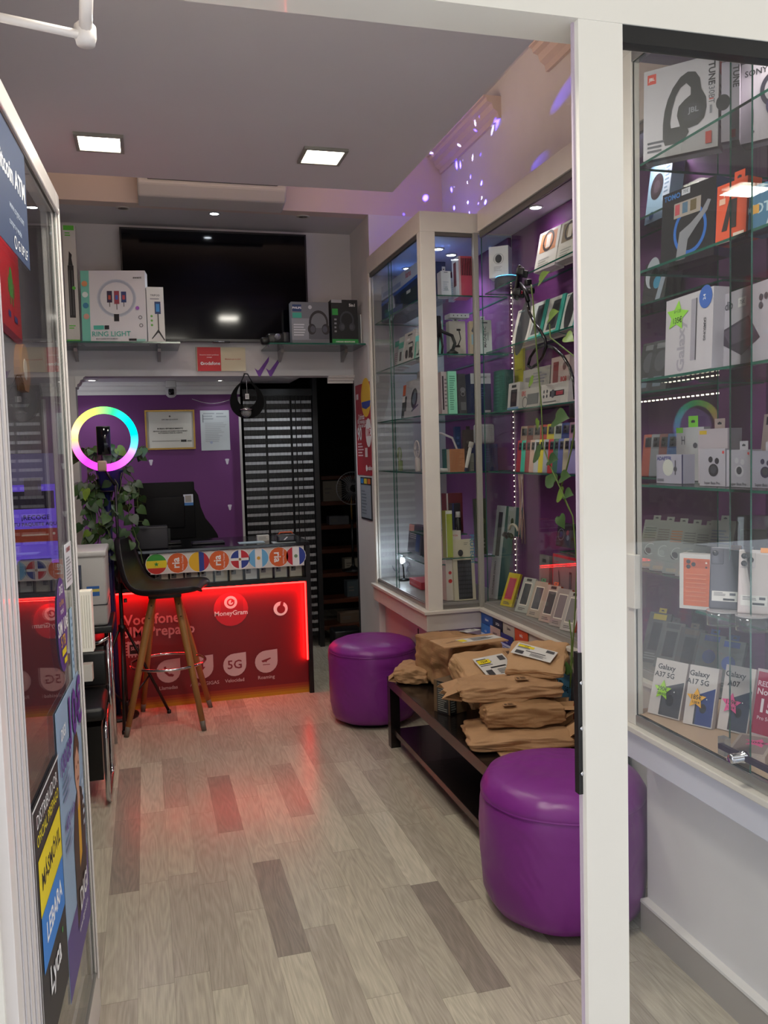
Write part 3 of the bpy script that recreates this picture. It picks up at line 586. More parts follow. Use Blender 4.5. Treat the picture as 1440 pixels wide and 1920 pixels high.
rl = pbox('ring_light_box', 'box', 'white and mint ring light box standing on the glass shelf left of the television', w, .09, h+.03, (x, 5.46, ZS), -9, 4, '#e6e6ea', [('r', 0, 0, .13, 1, '#7fd0bd'), ('o', .55, .62, .255, .30, '#b4bccb'), ('o', .55, .62, .29, .305, '#ccd3de'),
     ('r', .40, .56, .48, .72, '#3a3050'), ('r', .51, .54, .59, .72, '#a84a5c'), ('r', .62, .56, .70, .71, '#3a4a80'), ('r', .42, .6, .46, .66, '#c25a4a'), ('r', .53, .6, .57, .66, '#4a6ac0'), ('r', .64, .6, .68, .66, '#c2505a'), ('r', .435, .5, .445, .56, '#202020'), ('r', .545, .46, .555, .54, '#202020'), ('r', .655, .5, .665, .56, '#202020'), ('r', .50, .30, .58, .40, '#202024'),
     ('c', .06, .82, .045, '#e8a070'), ('c', .065, .67, .045, '#e8f4f0'), ('c', .07, .52, .045, '#4a8fb0'), ('c', .075, .37, .045, '#e0a898'), ('r', .18, .19, .34, .245, '#58c4b0'), ('r', .35, .19, .42, .245, '#303038'), ('t', 'RING LIGHT', .45, .125, .042, '#58b8a8', 0, .012), ('t', 'MULTI SCENES RING ELEMENTS', .38, .06, .009, '#50505a', 0, .02), ('r', .72, .03, .84, .06, '#1c1c22'), ('r', .84, .02, .98, .05, '#9fdccf'), ('t', 'ewent', .88, .9, .02, '#303038', 0, .02), ('c', .87, .48, .03, '#b06ad0'), ('o', .91, .35, .02, .03, '#606068'), ('o', .92, .24, .02, .03, '#606068')], left=[('r', 0, 0, 1, 1, '#4fb59f')])
x, w, h = span(278, 310, 632, 526, 5.44)
pbox('tripod_box', 'box', 'slim white phone tripod box on the glass shelf, right of the ring light box', w, .05, h, (x, 5.44, ZS), 0, 2, '#dcdcd8', [('t', 'TRIPOD', .5, .85, .016, '#606068', 0, .02), ('l', .2, .76, .8, .81, 1, '#9a9aa0'), ('r', .45, .52, .8, .74, '#203a6a'), ('r', .52, .56, .73, .70, '#3f8fd0'), ('r', .60, .18, .66, .52, '#1a1a1e'), ('p', [(.62, .25), (.2, .08), (.24, .07), (.66, .21)], '#1a1a1e'), ('p', [(.62, .25), (.98, .06), (.94, .04), (.6, .2)], '#1a1a1e'), ('c', .25, .48, .07, '#6ab04a'), ('c', .25, .40, .07, '#6ab04a'), ('c', .25, .32, .07, '#6ab04a')])
# right shelf
def headset_art(s='#1b1b20', bg='#3c3c44', cx=.6, cy=.5, r=.26):
    return [('o', cx, cy+.1, r*.78, r, s, 1.25), ('r', cx-r*1.05, cy-.28, cx+r*1.05, cy-.02, bg), ('c', cx-r*.72, cy-.05, r*.42, s, 1.3), ('c', cx+r*.72, cy-.05, r*.42, s, 1.3), ('c', cx-r*.62, cy-.05, r*.26, '#4a4a52', 1.3), ('c', cx+r*.62, cy-.05, r*.26, '#4a4a52', 1.3)]
x, w, h = span(548, 618, 637, 556, 5.48)
pbox('headphone_box', 'box', 'grey and silver headphone box on the glass shelf right below the television', w, .08, h, (x, 5.48, ZS), 0, 1, '#6f7076', [('r', 0, .12, .5, .62, '#8b8c92'), ('r', .03, .78, .27, .94, '#1f3a66'), ('t', 'PHILIPS', .15, .86, .018, W_, 0, .02), ('r', .03, .63, .27, .75, '#3aa088'), ('l', .05, .2, .42, .5, 5, '#c9c9d0')]+headset_art('#2a2426', '#55565c', .72, .42, .26)+[('c', .5, .88, .05, '#b8b8c0')])
x, w, h = span(623, 672, 637, 552, 5.46)
pbox('headset_box', 'box', 'black headset box with a green stripe, right of the grey headphone box', w, .10, h, (x, 5.46, ZS), 0, 1, '#15171a', [('r', 0, 0, 1, .13, '#1f8f3a'), ('t', 'WIRELESS HEADPHONE', .5, .07, .012, W_, 0, .02), ('r', .03, .66, .25, .80, '#2f9a40'), ('t', '5in1', .8, .88, .026, W_, 0, .02), ('l', .1, .25, .2, .6, 4, '#8a8a90')]+headset_art('#3a3a42', '#15171a', .58, .45, .27)+[('r', .0, .93, .4, 1., '#9a9a9e')])
x, w, h = span(674, 688, 637, 578, 5.5)
pbox('thin_box', 'box', 'thin white and cyan box at the right end of the glass shelf', .03, .10, h, (x, 5.5, ZS), 0, 0, '#d8dcdc', [('r', .55, 0, .8, 1, '#3fa8c8')])
t = empty('game_controller', (.85, 5.47, ZS), 0, 'black gadget with a round dial lying left on the right glass shelf', 'gadget')
b = MB(); b.rbox(-.07, -.03, 0, .06, .04, .07, .018, BLACK, 3); b.rbox(-.11, -.03, .0, -.05, .03, .045, .015, BLACK, 3); b.rbox(.03, -.035, .01, .07, .03, .075, .006, mat('#1c1c22', .4)); b.build('body', t)
b = MB(); b.lathe([(0, 0), (.02, 0), (.02, .008), (0, .008)], mat('#6c6c72', .4), seg=18, M=Matrix.Translation((-.005, -.032, .045)) @ Matrix.Rotation(PI/2, 4, 'X')); b.build('dial', t)
# air conditioner
t = empty('air_conditioner', (.45, 5.25, 2.96), 0, 'white wall air conditioner above the television, half hidden by the lowered ceiling', 'air conditioner')
acw = mat('#b8b4b2', .45)
b = MB(); prof = [(0, .0), (-.15, .02), (-.20, .08), (-.21, .30), (-.0, .31)]; n = len(prof)
vs = [(x, y, z) for x in (-.42, .42) for y, z in prof]; b.add(vs, [(i, (i+1) % n, (i+1) % n+n, i+n) for i in range(n)]+[tuple(range(n-1, -1, -1)), tuple(range(n, 2*n))], acw); b.build('body', t, bevel=.01)
b = MB(); b.box(-.36, -.2135, .115, .36, -.207, .30, mat('#c4c0be', .4)); b.box(-.365, -.212, .098, .365, -.2, .112, BLACK); b.build('louver', t)
# signs on the beam
poster('wall_sign', tuple(at_y(368, 696, 5.748)), (1, 0, 0), at_y(461, 696, 5.748).x-at_y(368, 696, 5.748).x, .155, [('r', .03, 0, .5, 1, '#c81e28'), ('t', 'Encuentra nuestros productos', .27, .68, .010, '#f0d0d0', 0, .02), ('t', 'prepago', .27, .58, .010, '#f0d0d0', 0, .02), ('c', .12, .32, .032, W_), ('c', .125, .32, .014, '#c81e28'), ('t', 'vodafone', .31, .32, .030, W_, 0, .02), ('t', 'Ministerio por tu móvil', .74, .5, .011, '#c0504a', 0, .02), ('r', 0, 0, .025, 1, '#8a8478')],
       '#cfc4a6', 'red and cream sign plate screwed under the television', 'sign', .008)
VIO = '#6a2f8f'; s0 = at_y(478, 706, 5.748)
b = MB()
for dx in (0, .075):
    b.prism([(0+dx, .055), (.02+dx, .04), (.03+dx, .045), (.10+dx, .135), (.095+dx, .10), (.035+dx, .0), (.025+dx, 0)], (s0.x, 5.748, s0.z), (1, 0, 0), (0, 0, 1), .002, pm(VIO))
tag(b.build('wall_sticker'), 'pair of purple tick marks stuck on the white beam, right of the red sign plate', 'sticker')
# black hanging loop with a crystal ball
pc = at_y(463, 745, 5.60)
t = empty('hanging_neck_loop', (pc.x, 5.60, pc.z), 0, 'black crescent shaped loop hung from the sign plate above the counter', 'hanging ornament')
b = MB(); vs = []; fs = []; K = 33
for i in range(K):
    a = math.radians(-155+310*i/(K-1)); k = abs(i/(K-1)-.5)*2; f = 1-.42*k**3
    for (x, z) in ((.118*math.sin(a)*f, -.012-.125*math.cos(a)), (.070*math.sin(a)*f, .022-.088*math.cos(a))):
        for dy in (-.014*(1-k*.7), .014*(1-k*.7)): vs.append((x, dy, z))
for i in range(K-1):
    o = i*4; fs += [(o, o+4, o+5, o+1), (o+2, o+3, o+7, o+6), (o, o+2, o+6, o+4), (o+1, o+5, o+7, o+3)]
b.add(vs, fs, mat('#060607', .75, spec=.15), False); b.build('crescent', t)
b = MB(); b.tube([(-.035, 0, .095), (-.01, 0, .15), (0, .14, .165), (.01, 0, .15), (.04, 0, .09)], .004, BLACK, 6); b.build('cord', t)
b = MB(); b.lathe([(.001, -.034)]+[(.034*math.sin(q), -.034*math.cos(q)) for q in [.3*i for i in range(1, 10)]]+[(.001, .034)], glass_mat('crystal', (.85, .88, .95), 3.0, .25), (-.01, -.02, -.098), 10, smooth=False); b.lathe([(.02, .03), (.045, .02), (.045, .028), (.02, .036)], CHROME, (-.01, -.02, -.105), 16); b.build('crystal_ball', t)
b = MB(); b.box(-.012, -.014, -.012, .012, -.012, .022, W_ and pm('#d8d8d8')); b.art((-.012, -.014, -.012), (1, 0, 0), (0, 0, 1), .024, .034, [('l', .15, .2, .85, .8, 5, '#505058')]); b.tube([(0, -.012, .02), (0, -.005, .11)], .001, pm('#c8c8c8'), 4); b.build('price_tag', t)

# ---------------------------------------------------------------- posters on the right pillar (wall of constant x)
def onpil(pxl, pxr, pyt, pyb):
    a, c = at_x(pxl, (pyt+pyb)/2, 1.41), at_x(pxr, (pyt+pyb)/2, 1.41); zt = at_x((pxl+pxr)/2, pyt, 1.41).z; zb = at_x((pxl+pxr)/2, pyb, 1.41).z; return a.y, c.y, zb, zt
ya, yb, za, zc = onpil(669, 699, 718, 891)
poster('wall_poster', (1.41, ya, za), (0, -1, 0), ya-yb, zc-za, [('c', .66, .84, .3, '#e6b91e'), ('p', [(.38, .80), (.94, .80), (.9, .74), (.66, .715), (.42, .74)], '#2a3f9a'), ('r', .06, .84, .2, .9, '#e8d8d8'), ('t', 'Disfruta', .35, .64, .05, W_, 0, .02), ('t', '500 minutos a móviles', .5, .59, .038, W_, 0, .02), ('t', 'y fijos de Colombia', .48, .545, .038, W_, 0, .02), ('t', '90', .22, .45, .12, W_, 0, .03), ('c', .78, .46, .17, W_, 1.3), ('t', '10€', .78, .46, .07, '#c02030', 0, .02), ('l', .1, .2, .5, .36, 5, '#e8c0c4'), ('r', .55, .2, .7, .3, '#e8d8d8'), ('t', 'vodafone', .82, .08, .04, W_, 0, .02), ('c', .62, .08, .05, W_)],
       '#a81c2c', 'tall red poster with a yellow and blue disc on the white pillar beside the stairwell', 'poster', .003)
ya, yb, za, zc = onpil(678, 698, 895, 974)
poster('wall_poster', (1.41, ya, za), (0, -1, 0), ya-yb, zc-za, [('r', .04, .04, .96, .82, '#8f9aa4'), ('r', .05, .85, .3, .97, '#2f7fc0'), ('r', .36, .85, .62, .97, '#d8c030'), ('r', .68, .85, .95, .97, '#d8702a'), ('l', .1, .1, .6, .7, 8, '#6a747e')],
       '#16181c', 'small black edged notice with coloured squares under the red pillar poster', 'poster', .005)

# ================================================================ counter
x0, x1 = -.30, .937; cw = x1-x0; YC = 5.25
cnt = empty('counter', (.32, YC, 0), 0, 'sales counter with red lit front panel and flag sticker band', 'counter')
def X_(b, n, **k): o = b.build(n, None, **k); o.parent = cnt; o.matrix_parent_inverse = Matrix.Translation((-.32, -YC, 0)); return o
b = MB(); b.box(x0, YC+.01, 0, x0+.03, YC+.55, .95, BLACK); b.box(x1, YC-.03, 0, x1+.028, YC+.55, .95, BLACK); b.box(x0, YC+.52, 0, x1, YC+.55, .92, BLACK); b.box(x0, YC+.012, 0, x1, YC+.03, .70, BLACK); X_(b, 'carcass')
b = MB(); b.box(x0-.02, YC-.045, .938, x1+.03, YC+.56, .957, mat('#101014', .12)); X_(b, 'worktop', bevel=.002)
b = MB(); b.box(x0, YC-.035, .715, x1, YC+.5, .735, BLACK); b.box(x0, YC-.03, .735, x0+.02, YC+.5, .94, BLACK); X_(b, 'display_shelf')
PH = .70
def cp(px, py): q = at_y(px, py, YC); return (q.x-x0)/cw, q.z/PH
LT = '#d8b4b4'
items = [('r', 0, 0, 1, .03, '#c08a1a'), ('r', 0, .03, 1, .05, '#b4701c'), ('r', 0, .05, 1, .07, '#a4501e'), ('r', 0, .07, 1, .095, '#983320')]
fx, fy = cp(285, 1161); items.append(('t', 'Vodafone', fx, fy, .088, LT, 0, .02, .95))
fx, fy = cp(298, 1183); items.append(('t', 'SIM Prepago', fx, fy, .088, LT, 0, .02, .95))
fx, fy = cp(433, 1142); items += [('c', fx, fy, .085, '#c82838'), ('r', fx-.05, fy-.05, fx+.06, fy+.1, '#b02434'), ('c', fx, fy+.06, .032, W_), ('o', fx, fy+.06, .012, .019, '#b02434'), ('p', [(fx, fy+.05), (fx+.022, fy+.075), (fx+.004, fy+.085)], '#b02434'), ('t', 'MoneyGram', fx, fy-.035, .040, W_, 0, .02)]
fx, fy = cp(526, 1141); items += [('c', fx, fy, .036, W_), ('c', fx+.002, fy-.006, .021, '#8c1420'), ('p', [(fx-.008, fy), (fx+.002, fy+.06), (fx+.018, fy+.065), (fx+.012, fy+.02)], '#8c1420')]
fx, fy = cp(252, 1217); sq = .05
items += [('r', fx-.032, fy-.055, fx+.032, fy+.055, LT)]+[('r', fx-.04, fy-.05+i*.026, fx+.04, fy-.04+i*.026, LT) for i in range(5)]+[('r', fx-.03+i*.015, fy-.07, fx-.023+i*.015, fy+.07, LT) for i in range(5)]+[('r', fx-.022, fy-.04, fx+.022, fy+.04, '#1c0a0e'), ('t', 'SIM', fx, fy+.005, .028, LT, 0, .02)]
def drop(px, py, label, lpx, lpy):
    fx, fy = cp(px, py); r = .057; q = r*cw/PH
    return [('c', fx, fy, r, LT), ('p', [(fx, fy+q), (fx+r, fy+q*1.06), (fx+r, fy), (fx, fy)], LT), ('t', label, cp(lpx, lpy)[0], cp(lpx, lpy)[1], .030, LT, 0, .01)]
items += drop(316, 1258, 'Llamadas', 316, 1289)+drop(378, 1251, 'Ancho GIGAS', 384, 1281)+drop(440, 1246, 'Velocidad', 440, 1275)+drop(499, 1240, 'Roaming', 499, 1269)
RD = '#8a2a34'
fx, fy = cp(440, 1246); items.append(('t', '5G', fx, fy, .075, RD, 0, .015))
fx, fy = cp(316, 1258); items += [('p', [(fx-.022, fy+.04), (fx-.012, fy+.045), (fx-.008, fy+.015), (fx-.012, fy+.005), (fx+.004, fy-.025), (fx+.012, fy-.022), (fx+.026, fy-.035), (fx+.02, fy-.05), (fx, fy-.045), (fx-.02, fy-.01)], RD)]
fx, fy = cp(378, 1251); items += [('p', [(fx-.008, fy+.045), (fx+.008, fy+.045), (fx+.008, fy+.005), (fx+.018, fy+.005), (fx, fy-.035), (fx-.018, fy+.005), (fx-.008, fy+.005)], RD)]
fx, fy = cp(499, 1240); items += [('p', [(fx-.025, fy+.012), (fx+.02, fy+.035), (fx+.025, fy+.028), (fx+.002, fy+.006), (fx+.002, fy-.006), (fx-.006, fy+.001), (fx-.018, fy-.004)], RD), ('r', fx-.018, fy-.028, fx+.018, fy-.022, RD)]
b = MB(); b.box(x0, YC, .002, x1, YC+.012, PH, mat('#7c1620', .35)); b.art((x0, YC, 0), (1, 0, 0), (0, 0, 1), cw, PH, items); X_(b, 'front_panel')
REDE = _em('red_strip', (1, .012, .01), 11)
b = MB(); b.box(x0+.02, YC-.014, .700, x1-.006, YC-.004, .708, REDE); X_(b, 'light_strip')
b = MB(); b.box(x1-.008, YC-.012, .21, x1-.001, YC-.004, .705, REDE); X_(b, 'light_strip')
b = MB(); b.box(x0+.004, YC-.012, .21, x0+.012, YC-.004, .705, REDE); X_(b, 'light_strip')
lamp('AREA', 'strip_glow', (x1-.02, YC-.022, .46), .45, (1, .02, .015), (-1, .6, 0), shape='RECTANGLE', size=.02, size_y=.48)
lamp('AREA', 'strip_glow', (x0+.02, YC-.022, .46), .45, (1, .02, .015), (1, .6, 0), shape='RECTANGLE', size=.02, size_y=.48)
lamp('AREA', 'strip_glow', ((x0+x1)/2, YC-.022, .698), 1.1, (1, .02, .015), (0, .6, -1), shape='RECTANGLE', size=1.2, size_y=.02)
lamp('AREA', 'strip_glow', ((x0+x1)/2, YC-.035, .695), 1.3, (1, .02, .015), (0, -.35, -1), shape='RECTANGLE', size=1.2, size_y=.02)
# flag band
b = MB(); bz0, bz1 = .812, .935; bx0 = at_y(281, 1050, YC-.035).x
b.box(bx0, YC-.034, bz0, x1-.01, YC-.030, bz1, pm('#d8d4d0'))
yf = YC-.034
def disc(px, kind):
    c = at_y(px, 1052, yf); cx, cz, r = c.x, (bz0+bz1)/2, .060; A = []
    def seg(a0, a1, col, inner=None):
        A.append(([(cx+r*math.cos(math.radians(a)), cz+r*math.sin(math.radians(a))) for a in [a0+(a1-a0)*q/16 for q in range(17)]], col))
    lay = []
    if kind == 'ria': lay = [('circle', '#e06a28')]
    def strip_v(fr, to, col):
        pts = [];
        a0 = math.acos(max(-1, min(1, fr))); a1 = math.acos(max(-1, min(1, to)))
        pts = [(r*math.cos(a0+(a1-a0)*q/8), r*math.sin(a0+(a1-a0)*q/8)) for q in range(9)]; pts += [(x, -z) for x, z in reversed(pts)]; return ([(cx+x, cz+z) for x, z in pts], col)
    def strip_h(fr, to, col):
        p, c_ = strip_v(fr, to, col); return ([(cx+(z-cz), cz+(x-cx)) for x, z in p], c_)
    T = []
    if kind == 'ria': T = [strip_v(-1, 1, '#d9622a')]
    if kind == 'sen': T = [strip_h(.33, 1, '#3a9a3a'), strip_h(-.4, .33, '#e8d024'), strip_h(-1, -.4, '#c8302a')]
    if kind == 'col': T = [strip_v(-1, 0, '#e8b822'), strip_v(0, .5, '#2a3f94'), strip_v(.5, 1, '#c02838')]
    if kind == 'arg': T = [strip_v(-1, -.35, '#6aaedc'), strip_v(-.35, .35, '#e8e8e8'), strip_v(.35, 1, '#6aaedc')]
    if kind == 'par': T = [strip_v(-1, -.35, '#c02838'), strip_v(-.35, .35, '#e8e8e8'), strip_v(.35, 1, '#2a3f94')]
    if kind == 'dom': T = [strip_v(-1, 1, '#e8e8e8')]
    for i, (p, col) in enumerate([strip_v(-1, 1, '#e8e6e4')]+T):
        yy = yf-.0006-i*.0002; s_ = 1.06 if i == 0 else 1
        b.add([(cx+(x-cx)*s_, yy, cz+(z-cz)*s_) for x, z in p], [tuple(range(len(p)))[::-1]], pm(col))
    if kind == 'dom':
        for a, col in ((0, '#c02838'), (90, '#2a3f94'), (180, '#c02838'), (270, '#2a3f94')):
            ps_ = [(cx+.008*(1 if a in (0, 270) else -1), cz+.008*(1 if a in (0, 90) else -1))]+[(cx+(r-.004)*math.cos(math.radians(a+8+t*74/8)), cz+(r-.004)*math.sin(math.radians(a+8+t*74/8))) for t in range(9)]
            b.add([(x, yf-.0014, z) for x, z in ps_], [tuple(range(len(ps_)))[::-1]], pm(col))
        b.art((cx-.008, yf-.0014, cz-.008), (1, 0, 0), (0, 0, 1), .016, .016, [('c', .5, .5, .5, '#8a6a4a')])
    if kind in ('arg', 'par'): b.art((cx-.012, yf-.0014, cz-.012), (1, 0, 0), (0, 0, 1), .024, .024, [('c', .5, .5, .45, '#d8a83a' if kind == 'arg' else '#6a8a6a')])
    if kind == 'sen': b.art((cx-.015, yf-.0014, cz-.015), (1, 0, 0), (0, 0, 1), .03, .03, [('p', [(.5+.5*(1 if k % 2 == 0 else .42)*math.sin(k*PI/5), .45+.5*(1 if k % 2 == 0 else .42)*math.cos(k*PI/5)) for k in range(10)], '#2a8a3a')])
    if kind == 'ria': b.art((cx-.06, yf-.0014, cz-.06), (1, 0, 0), (0, 0, 1), .12, .12, [('t', 'ria', .42, .5, .062, W_, 90 if px < 500 else -90, .02), ('t', 'Money Transfer', .74, .5, .014, W_, 90 if px < 500 else -90)])
for px_, k in ((293, 'sen'), (333, 'ria'), (373, 'col'), (411, 'ria'), (450, 'dom'), (485, 'arg'), (523, 'ria'), (555, 'par')): disc(px_, k)
X_(b, 'sticker_band')
b = MB(); b.box(x0+.02, YC-.02, .738, x1-.01, YC-.017, .81, GLASS); X_(b, 'display_glass')
# phone cases standing behind the display glass
cc = ['#a8a59e', '#b8b4a6', '#9aa4a8', '#b0aca0', '#98a8a8', '#c0b8a0', '#1c1c22', '#c8bea4', '#a8acb0', '#b8b09c']
fl_ = ['green flag', 'leftmost orange disc', 'leftmost orange disc', 'yellow and blue flag', 'second orange disc', 'quartered flag', 'pale blue flag', 'pale blue flag', 'rightmost orange disc', 'flag at the counter end']
for i in range(10):
    px = 303+i*28; q = at_y(px, 1078, YC+.01); b = MB()
    b.rbox(-.040, 0, 0, .040, .008, .078, .0038, pm(cc[i])); b.rbox(-.035, -.002, .004, .035, .001, .072, .0015, mat('#cfcabc' if i != 6 else '#d8d8d8', .3)); b.rbox(-.031, -.0045, .040, -.002, -.001, .068, .001, pm('#77777a')); b.lathe([(0, 0), (.006, 0), (.006, .0012), (0, .0012)], pm('#2a2a2e'), seg=10, M=Matrix.Translation((-.022, -.0045, .060)) @ Matrix.Rotation(PI/2, 4, 'X'))
    o = b.build('phone_case'); o.location = (q.x, YC+.012, .737)
    tag(o, ('black rimmed' if i == 6 else 'clear')+' phone case inside the counter below the '+('left edge of the ' if i in (1, 6) else 'right edge of the ' if i in (2, 7) else '')+fl_[i], 'phone case', 'phone cases in the counter display')
b = MB(); b.box(x0+.02, YC+.03, .735, x1, YC+.04, .93, mat('#16121a', .6)); X_(b, 'display_back')
# things on the counter
def on_counter(px): return at_y(px, 1010, 5.45).x
ZC = .9575
mo = empty('monitor', (.11, 5.55, ZC), 0, 'back of a black monitor with a pale sticker, standing on the counter', 'monitor')
b = MB(); b.rbox(-.185, -.02, .03, .185, .015, .39, .006, mat('#08080a', .6, spec=.2)); b.rbox(-.12, -.035, .10, .12, -.018, .3, .008, mat('#0c0c0e', .6, spec=.2)); b.build('screen_back', mo)
b = MB(); b.rbox(-.09, -.06, 0, .09, .09, .012, .004, BLACK); b.box(-.025, -.03, .01, .025, -.018, .12, BLACK); b.build('stand', mo)
b = MB(); b.box(.115, -.0225, .24, .175, -.0205, .31, pm('#c4cbd8')); b.art((.115, -.0225, .24), (1, 0, 0), (0, 0, 1), .06, .07, [('r', .0, .0, 1, .25, '#3f78b8'), ('r', .18, .3, .82, .9, '#8f8c86')]); b.build('sticker', mo)
o = pbox('storage_box', 'box', 'dark grey box standing on the counter in front of the monitor', .19, .12, .135, (.02, 5.27, ZC), 0, 0, '#2b2a30', [('r', .02, .9, .98, .93, '#18181c')], rnd=.006)
b = MB(); b.rbox(-.10, 0, 0, .10, .14, .012, .004, mat('#1a1822', .4)); b.box(-.09, .01, .012, .09, .12, .014, mat('#241f30', .4)); o = b.build('keyboard'); o.location = (.36, 5.38, ZC); tag(o, 'flat black keyboard lying on the counter right of the monitor', 'keyboard')
b = MB(); b.box(0, 0, 0, .16, .10, .003, pm('#9fb4c0')); o = b.build('paper_sheet'); o.location = (.54, 5.30, ZC); tag(o, 'pale blue paper sheet lying on the black counter top', 'paper')
b = MB(); b.box(0, 0, 0, .14, .10, .0025, pm('#b8c4c8')); o = b.build('paper_sheet'); o.location = (.74, 5.22, ZC); tag(o, 'pale paper at the right end of the counter under the card terminal', 'paper')
pbox('card_box', 'box', 'small white card box at the right of the counter', .075, .05, .035, (.705, 5.42, ZC), 0, 0, '#c9c7c0', [('l', .1, .2, .9, .8, 3, '#8a8a8a')])
t = empty('card_terminal', (.825, 5.27, ZC+.0035), 0, 'black and orange payment terminal near the right end of the counter', 'card terminal')
b = MB(); b.rbox(-.06, -.035, 0, .06, .05, .045, .01, mat('#1a1a1e', .35), 3); b.art((-.05, -.0352, .008), (1, 0, 0), (0, 0, 1), .1, .03, [('r', .05, .1, .95, .9, '#50545c'), ('p', [(.3, .2), (.5, .8), (.6, .8), (.4, .2)], '#d8d8e0')]); b.build('body', t)
b = MB(); b.tube([(-.045, .02, .04), (-.03, .02, .056), (.04, .02, .056), (.05, .02, .04)], .005, pm('#c8562a'), 6); b.build('clip', t)

# ================================================================ back room
q = [at_y(px, py, 6.598) for px, py in ((277, 842), (364, 842), (364, 770))]
poster('framed_certificate', (q[0].x, 6.598, q[0].z+.005), (1, 0, 0), q[1].x-q[0].x, q[2].z-q[0].z-.01, [('t', 'DIPLOMA DE HONOR', .5, .78, .012, '#55534e', 0, .02), ('c', .5, .87, .02, '#55534e'), ('t', 'BUREAU ESTABLECIMIENTO', .5, .53, .015, '#2a2826', 0, .03), ('t', 'SERVICIO DE ENVIO DE DINERO POR INTERNET', .5, .46, .0115, '#2a2826', 0, .03), ('t', 'AUTORIZADO PARA EL AGENTE', .5, .41, .012, '#2a2826', 0, .03), ('r', .1, .18, .7, .2, '#8a8880'), ('r', .72, .16, .84, .22, '#1c1a18'), ('r', .86, .17, .95, .2, '#6a6860')],
       '#c9c6bc', 'framed certificate with a gold frame on the purple back wall', 'certificate', .006, None, (.012, mat('#9a7a3a', .35, .6), .016))
q = [at_y(px, py, 6.598) for px, py in ((378, 845), (432, 845), (432, 769))]
poster('wall_paper', (q[0].x, 6.598, q[0].z), (1, 0, 0), q[1].x-q[0].x, q[2].z-q[0].z, [('l', .1, .75, .5, .95, 3, '#9aa0a4'), ('l', .55, .8, .95, .95, 2, '#9aa0a4'), ('l', .15, .2, .9, .7, 11, '#a8adb0'), ('r', .08, .7, .1, .9, '#404448'), ('c', .35, .2, .05, '#a0a8c0')], '#bcc2c4', 'sheet of printed paper taped to the purple back wall, right of the certificate', 'paper', .001)
for px, py, lab in ((283, 866, 'white paint chip on the purple back wall, below the framed certificate'), (426, 864, 'white paint chip on the purple back wall, below the paper sheet'), (431, 950, 'lowest white paint chip on the purple back wall, near its right edge')):
    q = at_y(px, py, 6.598); b = MB(); b.prism([(.014*math.cos(a)*(1+.2*math.sin(3*a)), .022*math.sin(a)+.006*math.cos(2*a)) for a in [2*PI*i/14 for i in range(14)]], (q.x, 6.598, q.z), (1, 0, 0), (0, 0, 1), .002, pm('#c9c2cc')); tag(b.build('paint_chip'), lab, 'wall mark')
q = at_y(321, 740, 6.45)
t = empty('security_camera', (q.x, 6.45, 2.06), 0, 'white security camera hanging from the back room ceiling', 'security camera')
b = MB(); b.rbox(-.038, -.03, -.05, .038, .03, 0, .006, mat('#c9c7c2', .4)); b.lathe([(.036, 0), (.040, -.03), (.036, -.055), (.02, -.07), (.001, -.073)], mat('#c9c7c2', .35), (0, 0, -.05), 20); b.build('housing', t)
b = MB(); b.lathe([(.001, .004), (.016, .0), (.02, -.01), (.018, -.02)], mat('#0c0c10', .1), seg=18, M=Matrix.Translation((0, -.043, -.085)) @ Matrix.Rotation(PI/2, 4, 'X')); b.rbox(-.02, -.042, -.105, .02, -.03, -.06, .008, BLACK, 3); b.build('lens', t)
a, c = at_y(360, 748, 6.58), at_y(430, 750, 6.58); b = MB(); b.tube([(a.x+(c.x-a.x)*s, 6.58, a.z+(c.z-a.z)*s-.03*math.sin(PI*s)) for s in [i/12 for i in range(13)]], .002, pm('#b8b4b4'), 5); tag(b.build('cable'), 'thin white cable sagging along the top of the purple back wall', 'cable')
# desk chair behind the counter
q = at_y(350, 960, 6.15)
t = empty('desk_chair', (q.x+.06, 6.25, 0), 0, 'tall black desk chair behind the counter against the purple wall', 'chair')
b = MB(); pts = [(-.20, 0), (.13, 0), (.165, .04), (.17, .10), (.155, .16), (.12, .22), (.075, .28), (.045, .36), (.03, .45), (.0, .50), (-.08, .52), (-.14, .46), (-.2, .2)]; b.prism(pts, (0, 0, .78), (1, 0, 0), (0, 0, 1), .09, mat('#08080a', .55, spec=.25)); b.build('backrest', t, bevel=.02)
b = MB(); b.rbox(-.24, -.42, .44, .24, .05, .54, .03, mat('#08080a', .55, spec=.25), 3); b.box(-.04, -.1, .50, .04, -.06, .9, BLACK); b.build('seat', t)
b = MB(); b.tube([(0, -.2, .08), (0, -.2, .45)], .03, BLACK, 12)
for i in range(5): a = i*2*PI/5; b.tube([(0, -.2, .09), (.26*math.cos(a), -.2+.26*math.sin(a)*.8, .05)], .018, BLACK, 8)
b.build('base', t)
